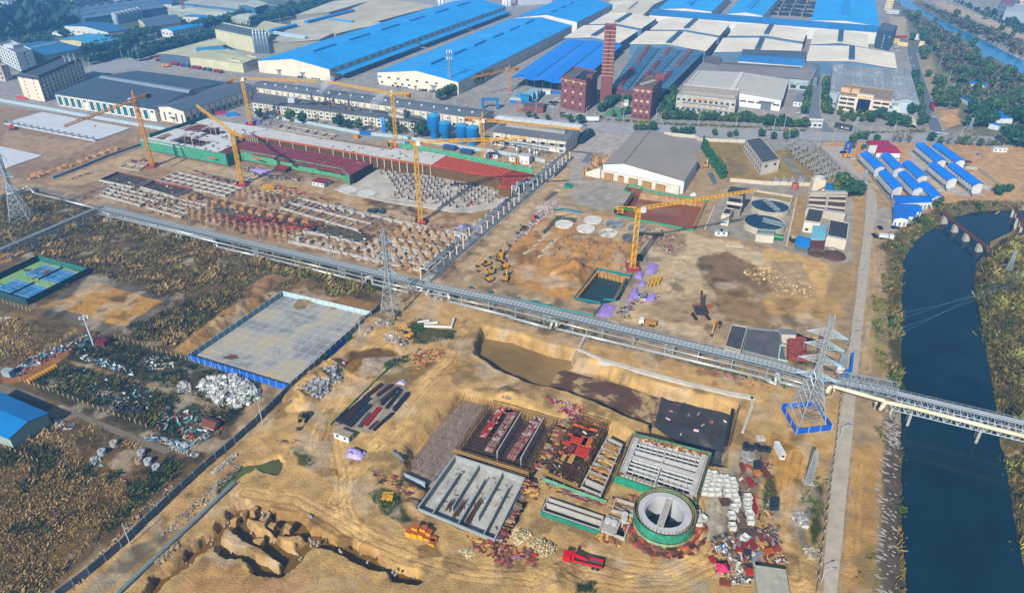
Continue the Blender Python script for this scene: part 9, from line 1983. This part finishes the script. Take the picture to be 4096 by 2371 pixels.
# trees
def tree0(kind,n,col,cx,cz,rx,rz,leaf,seed):
 rs=np.random.RandomState(seed);t=TG('street_tree','x','tree')
 mb=MB();mb.bar(V((0,0,-.2)),V((0,0,cz*.8)),.2,6,.1)
 for k in range(6): a=k*1.05;mb.bar(V((0,0,cz*.45)),V((math.cos(a)*rx*.6,math.sin(a)*rx*.6,cz+rz*.2*math.sin(k*2))),.08,4,.03)
 mb.B('trunk',M('5a4a3c'),t)
 cl=rs.randn(9,3)*.42;cl[:,2]*=1;c=cl[rs.randint(0,9,n)]+rs.randn(n,3)*.26
 r=np.linalg.norm(c,axis=1,keepdims=True);c=c/np.maximum(r,1)*1.;c=c*np.array([rx,rx,rz])+np.array([0,0,cz])
 if kind=='cone': h=rs.rand(n);a=rs.rand(n)*6.28;rr=rx*(1-h)**.8*(.5+.5*rs.rand(n));c=np.stack([rr*np.cos(a),rr*np.sin(a),.5+h*(cz+rz)],1)
 u=rs.randn(n,3);u/=np.linalg.norm(u,axis=1,keepdims=True);v=np.cross(u,rs.randn(n,3));v/=np.linalg.norm(v,axis=1,keepdims=True)
 s=leaf*(.6+.8*rs.rand(n,1));V_=np.stack([c-u*s,c-v*s*.7,c+u*s,c+v*s*.7],1).reshape(-1,3);F_=np.arange(4*n).reshape(n,4)
 o=joinmesh('crown',V_,F_,M(col,.8,kind='leaf'));o.parent=t;return t
TK={'a':tree0('round',420,'46663c',0,4,2.4,2.2,.55,1),'b':tree0('round',420,'54703a',0,3.6,2.8,1.9,.55,2),'d':tree0('round',520,'2f5a40',0,4.2,2.6,2.6,.6,3),'c':tree0('cone',420,'2f6a48',0,4.5,1.3,3.,.42,4),'w':tree0('round',110,'6d6a5c',0,4.4,2.6,2.3,.4,5)}
tu={}
def trees(where,l,grp,kinds='abd',h=6.,jit=.8,name='street_tree'):
 for i,(t_,x,y) in enumerate(l):
  k=random.choice(kinds);o=TK[k];p=G(t_,x,y)+V((U(-jit,jit),U(-jit,jit),0));s=h/6.6*U(.75,1.2);lb=N(i)+' '+{'a':'leafy','b':'spreading','d':'dark','c':'conical','w':'thin half bare'}[k]+' tree '+where
  if k not in tu: tu[k]=1;o.location=p;o['label']=lb;o['group']=grp;o.scale=(s,s,s)
  else: dup(o,p,U(0,6),lb,grp,s)
def far(label,l,kinds='abd',h=8.,name='tree_belt'):
 Vs=[];mi=random.choice(kinds)
 src={k:np.array([v.co[:] for v in TK[k].children[[c.name[:5] for c in TK[k].children].index('crown')].data.vertices]) for k in kinds}
 for t_,x,y in l:
  p=G(t_,x,y);s=h/6.6*U(.7,1.3);a=U(0,6);c=src[random.choice(kinds)]*s;Vs.append(np.stack([c[:,0]*math.cos(a)-c[:,1]*math.sin(a)+p.x+U(-1,1),c[:,0]*math.sin(a)+c[:,1]*math.cos(a)+p.y+U(-1,1),c[:,2]],1))
 V_=np.concatenate(Vs);o=joinmesh(name,V_,np.arange(len(V_)).reshape(-1,4),M({'a':'46663c','b':'4a6a3c','d':'2c5648'}.get(kinds[-1],'56664a'),.8,kind='leaf'));tag(o,label,'trees',kind='stuff')
def RO(t_,x0,y0,x1,y1,n): return [(t_,x0+(x1-x0)*i/(n-1),y0+(y1-y0)*i/(n-1)) for i in range(n)]
trees('from the left in the garden strip before the grey office',RO('A3',1480,1160,2420,1195,30),'garden trees before the grey office',h=8);trees('from the left in the garden left of the gatehouse',RO('A4',10,1225,400,1240,14),'garden trees left of the gatehouse',h=8)
trees('beside the sports court and brick tower',RO('A3',870,1090,1060,970,12)+RO('A3',1000,1130,1150,1110,3)+[('A3',1135,1000),('A3',1160,1000)],'trees by the sports court',h=8)
trees('in the grove between the brick dormitory and grey office',RO('A3',1480,1140,1570,900,10)+RO('A3',1530,1120,1600,960,7),'grove trees by the brick dormitory',h=10,kinds='ad')
trees('on the verge of the main road counted from the left',[('A3',x,y) for x,y in ((180,1140),(245,1155),(365,1168),(590,1190),(690,1205),(1225,1270),(1270,1280),(1325,1272),(1380,1275),(1590,1300),(1610,1305),(1660,1310),(1700,1312),(1750,1305),(1985,1322),(2110,1335),(2180,1322),(2430,1335))]+[('A4',x,y) for x,y in ((100,1355),(205,1355),(285,1355),(905,1360),(965,1362),(1090,1375),(840,1395),(1620,1375))],'verge trees of the main road',h=7,kinds='ad')
trees('on the left of the lane to the grey mill',RO('A4',385,1110,430,900,9),'lane trees on the left',h=8);trees('on the right of the lane to the grey mill',RO('A4',575,1100,600,820,14)+RO('A4',640,1110,600,1000,5),'lane trees on the right',h=8);trees('along the right wall of the grey mill',RO('A4',1520,1150,1460,760,18),'trees along the grey mill',h=8)
trees('in the office garden by the main road',[('A4',x,y) for x,y in ((730,1115),(770,1180),(800,1160),(850,1120),(860,1180),(900,1140),(930,1180),(990,1160),(1020,1190),(1080,1150),(1120,1150),(1180,1170),(1230,1230),(1250,1190),(1320,1220),(1360,1230),(1430,1110),(1230,1080),(500,650),(620,660),(1400,1240),(1540,1200),(1500,1220),(1570,1190))],'office garden trees',h=8)
trees('from the left along the annexe of the long mill',[('A2',x,1150+x*.115) for x in (60,130,215,340,460,610,810,900,1020,1130,1340,1420,1540,1610)],'annexe trees',h=10,kinds='adww')
trees('in the cypress row beside the paper store',RO('B3',1860,20,2050,300,16)+RO('B3',1880,20,2070,290,14),'cypress row',h=7,kinds='c',jit=.5)
trees('at the works corner by the riverside wall',[('E4',1270,190),('E4',1330,180),('E4',1390,170),('E4',1440,210),('E4',1300,130),('E4',1360,210)],'big trees at the works corner',h=11,kinds='bd');trees('near the camp',[('B4',860,15),('B4',940,20),('B4',1010,15),('B4',1690,560),('B4',1670,590),('B4',2240,440),('B4',2300,430),('B4',2360,440),('B4',2270,470)],'trees near the camp',h=6)
trees('along the far side of the main road before the camp',RO('A4',1250,1380,1400,1390,3)+RO('A4',1700,1400,2300,1430,9),'road trees before the camp',h=8,kinds='bww');trees('in the dark clump at the far right of the road',RO('A4',2340,1400,2520,1440,8)+RO('A4',2380,1180,2540,1220,7)+RO('A4',1990,1240,2180,1230,7)+RO('A4',2020,1120,2140,1160,6),'dark clump trees at the right',h=13,kinds='d')
l=[];random.seed(11)
while len(l)<95:
 x,y=U(1300,2520),U(150,1150)
 p=G('A4',x,y)
 if isin(CANAL,p) or sdist(CANAL,np.array([p.x]),np.array([p.y]))[0]>-6 or x<1480+ (y-500)*.35 or (1680<x<1900 and y>1050) : continue
 l.append(('A4',x,y))
far('loose belt of trees over the canal scrubland',l,'da',9)
far('tree line on the far canal bank',RO('A4',1850,20,2500,330,22)+RO('A4',2150,120,2520,290,12),'bd',7)
far('street trees in the upper left beyond the dark hall',RO('A1',830,530,1560,350,34)+RO('A1',950,480,1530,330,24)+RO('A1',820,560,1290,450,16),'ad',10);far('tree belt left of the lorry yard',RO('A1',1320,600,2090,380,32)+RO('A1',870,630,1260,520,16)+RO('A1',1330,560,2060,360,24),'bad',10)
far('dense trees of the wooded road behind the cream roofs',RO('A2',0,250,1150,10,44)+RO('A2',0,215,1000,5,34)+RO('A1',1830,330,2500,160,28)+RO('A1',1900,290,2520,130,24)+RO('A2',30,170,800,20,26),'ad',11);trees('beside the second blue warehouse',RO('A2',1800,975,1960,900,7)+RO('A2',2150,830,2320,720,8),'trees by the second blue warehouse',h=9,kinds='adw')
far('loose trees among the upper left sheds',[('A1',U(0,1500),U(240,480)) for _ in range(50)],'ad',7)
HOLES=[fb,pc,PL('B1','950,1305 1440,1454')+PL('C1','1575,65 1170,305 525,105')]
def scatter(name,label,cat,polys,dens,h,cols,blades=5,w_=.25,spread=.5,seed=1,zf=None,sz=8.,flat=False,thr=0.,thick=0):
 rs=np.random.RandomState(seed);Vs=[];Cs=[]
 for poly in polys:
  xs=[p[0] for p in poly];ys=[p[1] for p in poly];A=(max(xs)-min(xs))*(max(ys)-min(ys));n=int(A*dens)
  x=rs.uniform(min(xs),max(xs),n);y=rs.uniform(min(ys),max(ys),n);d=sdist(poly,x,y);f=fbm(x,y,sz,3,seed+5);m=(d>rs.rand(n)*1.5)&(f>thr)
  for q in HOLES: m&=sdist(q,x,y)<0
  x=x[m];y=y[m];f=f[m];n=len(x)
  if not n: continue
  hh=h*(.35+1.1*np.clip((f-.3)*2,0,1))*np.where(rs.rand(n)<.03,1.9,1)*(.6+.8*rs.rand(n));c0=np.array([lin(c) for c in cols]);ci=np.clip((f-.25)*2*len(cols)+rs.randn(n)*.8,0,len(cols)-1).astype(int)
  z0=np.zeros(n) if zf is None else zf(x,y)
  for b in range(blades):
   a=rs.rand(n)*6.283;ox=x+rs.randn(n)*spread*.5;oy=y+rs.randn(n)*spread*.5;lx=np.cos(a)*hh*.8;ly=np.sin(a)*hh*.8;wx=-np.sin(a)*w_*(.6+.8*rs.rand(n));wy=np.cos(a)*w_
   hz=hh*(.35+.7*rs.rand(n))
   t=np.stack([np.stack([ox-wx,oy-wy,z0],1),np.stack([ox+wx,oy+wy,z0],1),np.stack([ox+lx+wx*.3,oy+ly+wy*.3,z0+hz],1),np.stack([ox+lx-wx*.8,oy+ly-wy*.8,z0+hz*.75],1)],1)
   Vs.append(t.reshape(-1,3));cc=c0[ci]*(.55+.9*rs.rand(n,1));Cs.append(np.repeat(cc,4,0))
 V_=np.concatenate(Vs);F_=np.arange(len(V_)).reshape(-1,4);o=joinmesh(name,V_,F_,VEG,np.concatenate(Cs));return tag(o,label,cat,kind='stuff')
def ZB(x,y):
 a=np.clip((sdist(RIVER,x,y)+7)/8,0,1);return -5*a*a*(3-2*a)
VEG=MV('foliage',.9,0,2.,.25)
OL=['31381e','4a4c28','646033','83743f','98854c'];BRN=['4a4326','65552f','7d683c','94794a','a58c5c'];GRN=['22331c','2f4424','3f5a2c','56662e','7d7c40'];DK=['16281e','1d3324','28402a']
scatter('wood','dark dense wood in the upper left corner','wood',[PL('A1','0,190 300,60 620,110 800,200 600,250 350,330 0,390')],.2,12,['1c3a3a','214240','2c4e46'],6,1.6,4,3)
scatter('dry_grass','brown reed covered waste ground left of the panel wall','dry grass',[PL('B1','0,500 380,430 1000,620 2520,1000')+PL('B2','300,1090 1100,1320 1250,1400')+PL('C2','300,-20')+PL('C1','2400,60 2300,80 1700,500 1250,420 1680,60 880,-220 560,-20')+PL('B1','300,1010 0,1110')],1.1,1.1,OL+BRN,5,.24,1.3,5,thr=.33)
scatter('dry_grass','brown grass field at the bottom left','dry grass',[PL('D1','-100,-60 600,-40 900,250 1560,450 930,960 380,1500 -200,1500')],1.5,.8,BRN+BRN[1:]+OL[:2],5,.2,1.2,6,thr=.3)
scatter('dry_grass','pale brown field left of the flood light mast','dry grass',[PL('C1','-80,240 330,200 640,380 250,640 0,720 -80,700'),PL('C1','330,1260 900,1230 1350,1420 1400,1500 0,1500 100,1430')],1.2,.7,BRN,5,.2,1.2,7,thr=.3)
scatter('scrub','dark scrub of the waste yard','scrub',[PL('C1','650,440 1000,400 1800,620 2400,830 2500,900 2250,1250 1850,1430 1500,1330 900,1080 300,840 640,660 1200,800 2100,1110 2150,1080 1200,760 660,570'),PL('C1','1150,400 1250,290 1650,150 1950,-20 2380,20 1720,520')],.8,1.3,DK+OL[:3],5,.2,1.,8,thr=.3)
scatter('scrub','dark green edge scrub along the panel wall','scrub',[PL('D1','400,1400 900,1010 1400,600 1750,260 1850,200 1600,130 1300,480 800,1000 600,1250 200,1500'),PL('D1','1000,260 1700,260 1400,560 1250,540')],.9,1.3,GRN[:3]+OL[:2],5,.2,1.,9,thr=.3)
scatter('reeds','reeds and weeds under the pipe rack','reeds',[PL('B1','1050,680 2100,920 2520,1080')+PL('B2','0,1090 1070,1370 1380,1440 1380,1330 900,1215 0,990')+PL('B1','2520,985'),PL('C2','1930,40 2520,160')+PL('C3','0,180 800,380 1500,570 2520,790')+PL('C4','300,860 260,920')+PL('C3','2520,860 1500,620 800,440 0,250')+PL('C2','2520,240')],1.1,1.5,GRN+OL,5,.15,.8,10)
scatter('reeds','tall pale reeds behind the paved pad','reeds',[PL('B2','0,1090 300,1150 1000,1330 1000,1454 700,1454 600,1330 350,1260 0,1230')],1.,1.8,OL[2:]+['8f8a48'],5,.15,.8,11)
scatter('reeds','reeds on the west river bank','reeds',zf=ZB,polys=[PL('B4','1110,980 1240,850 1400,740 1700,565 1920,520 2520,520 2520,600 2100,610 1830,670 1620,770 1480,870 1390,1000 1365,1454 1200,1454 1220,1050')+[],PL('C4','1200,-20 1370,-20 1372,850 1300,880 1200,800'),PL('D4','1310,-40 1385,-40 1390,1454 1290,1454')],dens=1.2,h=1.5,cols=OL[1:]+GRN[2:4],w_=.17,spread=.9,seed=12)
scatter('reeds','pale reeds on the east river bank','reeds',zf=ZB,polys=[PL('B4','2050,1120 2200,1000 2300,880 2560,800 2560,1500 2060,1500')+[],PL('C4','2085,-20 2600,-20 2600,1300 2300,1200 2180,700'),PL('D4','2340,80 2600,80 2600,1200 2520,1100 2440,700')],dens=1.1,h=2.,cols=OL+['8f8448','a3984f','9a9c58'],w_=.17,spread=.9,seed=13)
scatter('weeds','low green weeds along the riverside dirt strip','weeds',[PL('C4','1040,-20 1200,-20 1200,760 1120,700 1040,420'),PL('B4','1110,1000 1200,980 1210,1454 1130,1454'),PL('D4','880,1150 1090,1000 1110,1454 900,1454'),PL('C4','1000,1000 1080,1000 1170,1100 1160,1454 1040,1300'),PL('D4','400,300 640,330 590,800 520,1150 440,1100 480,700 340,560')],1.6,.7,GRN,4,.17,.5,14,thr=.47)
scatter('weeds','green weed patches on the works ground','weeds',[PL('C2','1450,290 1550,220 1700,330 1950,350 1930,430 1600,470 1520,400'),PL('C2','1200,200 1300,120 1440,160 1350,280'),PL('D2','1080,460 1420,480 1440,600 1300,680 1200,640'),PL('D2','1280,700 1490,720 1450,790 1320,750'),PL('D2','430,110 580,140 560,230 450,210'),PL('D3','610,1330 830,1330 850,1480 640,1480'),PL('C3','1080,200 1200,170 1180,240 1090,240'),PL('C3','1490,600 1700,650 2250,790 2500,860 2500,830 1800,640'),PL('D2','1190,330 1500,360 1500,440 1200,400'),PL('C4','260,320 540,420 520,440 280,350'),PL('C2','1230,640 1560,540 1500,640 1230,760'),PL('C4','80,300 160,280 150,320 60,320'),PL('C2','200,1380 440,1400 420,1450 200,1440'),PL('D3','2440,280 2520,280 2520,700 2400,640')],2.6,.6,GRN[:4],5,.16,.5,15)
scatter('scrub','scrub covering the canal banks','scrub',[PL('A4','1320,80 1700,270 1850,350 2050,520 2380,680 2520,760 2520,1240 2350,1100 1900,960 1700,600 1480,300'),PL('A4','1500,20 1750,120 2520,400 2520,560 2150,370 1780,200')],.1,3,['3f4a34','4f5a40','6d6a50','7d7458'],5,.6,2.5,16,thr=.35)
scatter('lawn_scrub','rough growth between the upper left sheds','scrub',[PL('A1','0,330 520,270 640,330 420,400 0,450'),PL('A1','850,600 1300,500 1900,330 2520,120 2520,250 1560,490 1280,560')],.1,3,['2f4a40','3f5a46','56664a'],5,.7,2.5,17)
scatter('hedge','flowering hedge along the main road gardens','hedge',[PL('A3','480,1120 900,1150 1500,1195 2500,1235 2500,1250 1500,1212 900,1165 480,1135'),PL('A4','0,1255 420,1270 420,1280 0,1268'),PL('A4','860,1285 1560,1262 1570,1280 870,1300')],.5,1.6,['2c4a30','3f6238','8a8c34'],4,.5,.8,18)
# steam and air
def vol(name,mb,dens,col,label=None,cat=None):
 o=mb.B(name,[]);m=bpy.data.materials.new(name+'_air');m.use_nodes=True;n=m.node_tree;n.nodes.remove(n.nodes['Principled BSDF']);v=n.nodes.new('ShaderNodeVolumePrincipled');v.inputs['Density'].default_value=dens;v.inputs['Color'].default_value=col;v.inputs['Anisotropy'].default_value=.2
 n.links.new(v.outputs[0],n.nodes['Material Output'].inputs['Volume']);o.data.materials.append(m);return tag(o,label,cat,kind='stuff')
for i,(x,y,l) in enumerate((((745,925),(720,840),'steam plume over the middle flue of the annexe'),((1240,1100),(1160,1010),'steam plume over the right end of the annexe'))):
 a=G('A2',*x,14);mb=MB()
 mb.ball(V((0,0,0)),1,18,12)
 mb.v=[tuple(a+V((-5*(1-z)+x*(2.2+2.6*(z+1))*(.8+.3*math.sin(z*9+y*3)),4*(1+z)*.6+y*(2+2*(z+1)),(z+1)*7))) for x,y,z in mb.v];mb.v=[(p[0]+0,p[1],p[2]) for p in mb.v];mb.f=[f[::-1] for f in mb.f]
 vol('steam_plume',mb,.11,(1,1,1,1),l,'steam')
mb=MB();mb.X([V(p) for p in ((-13000,-60,-8),(13000,-60,-8),(13000,9800,-8),(-13000,9800,-8))],[V(p) for p in ((-13000,-60,168),(13000,-60,168),(13000,9800,168),(-13000,9800,168))])
vol('haze',mb,.0003,(.17,.5,1,1))
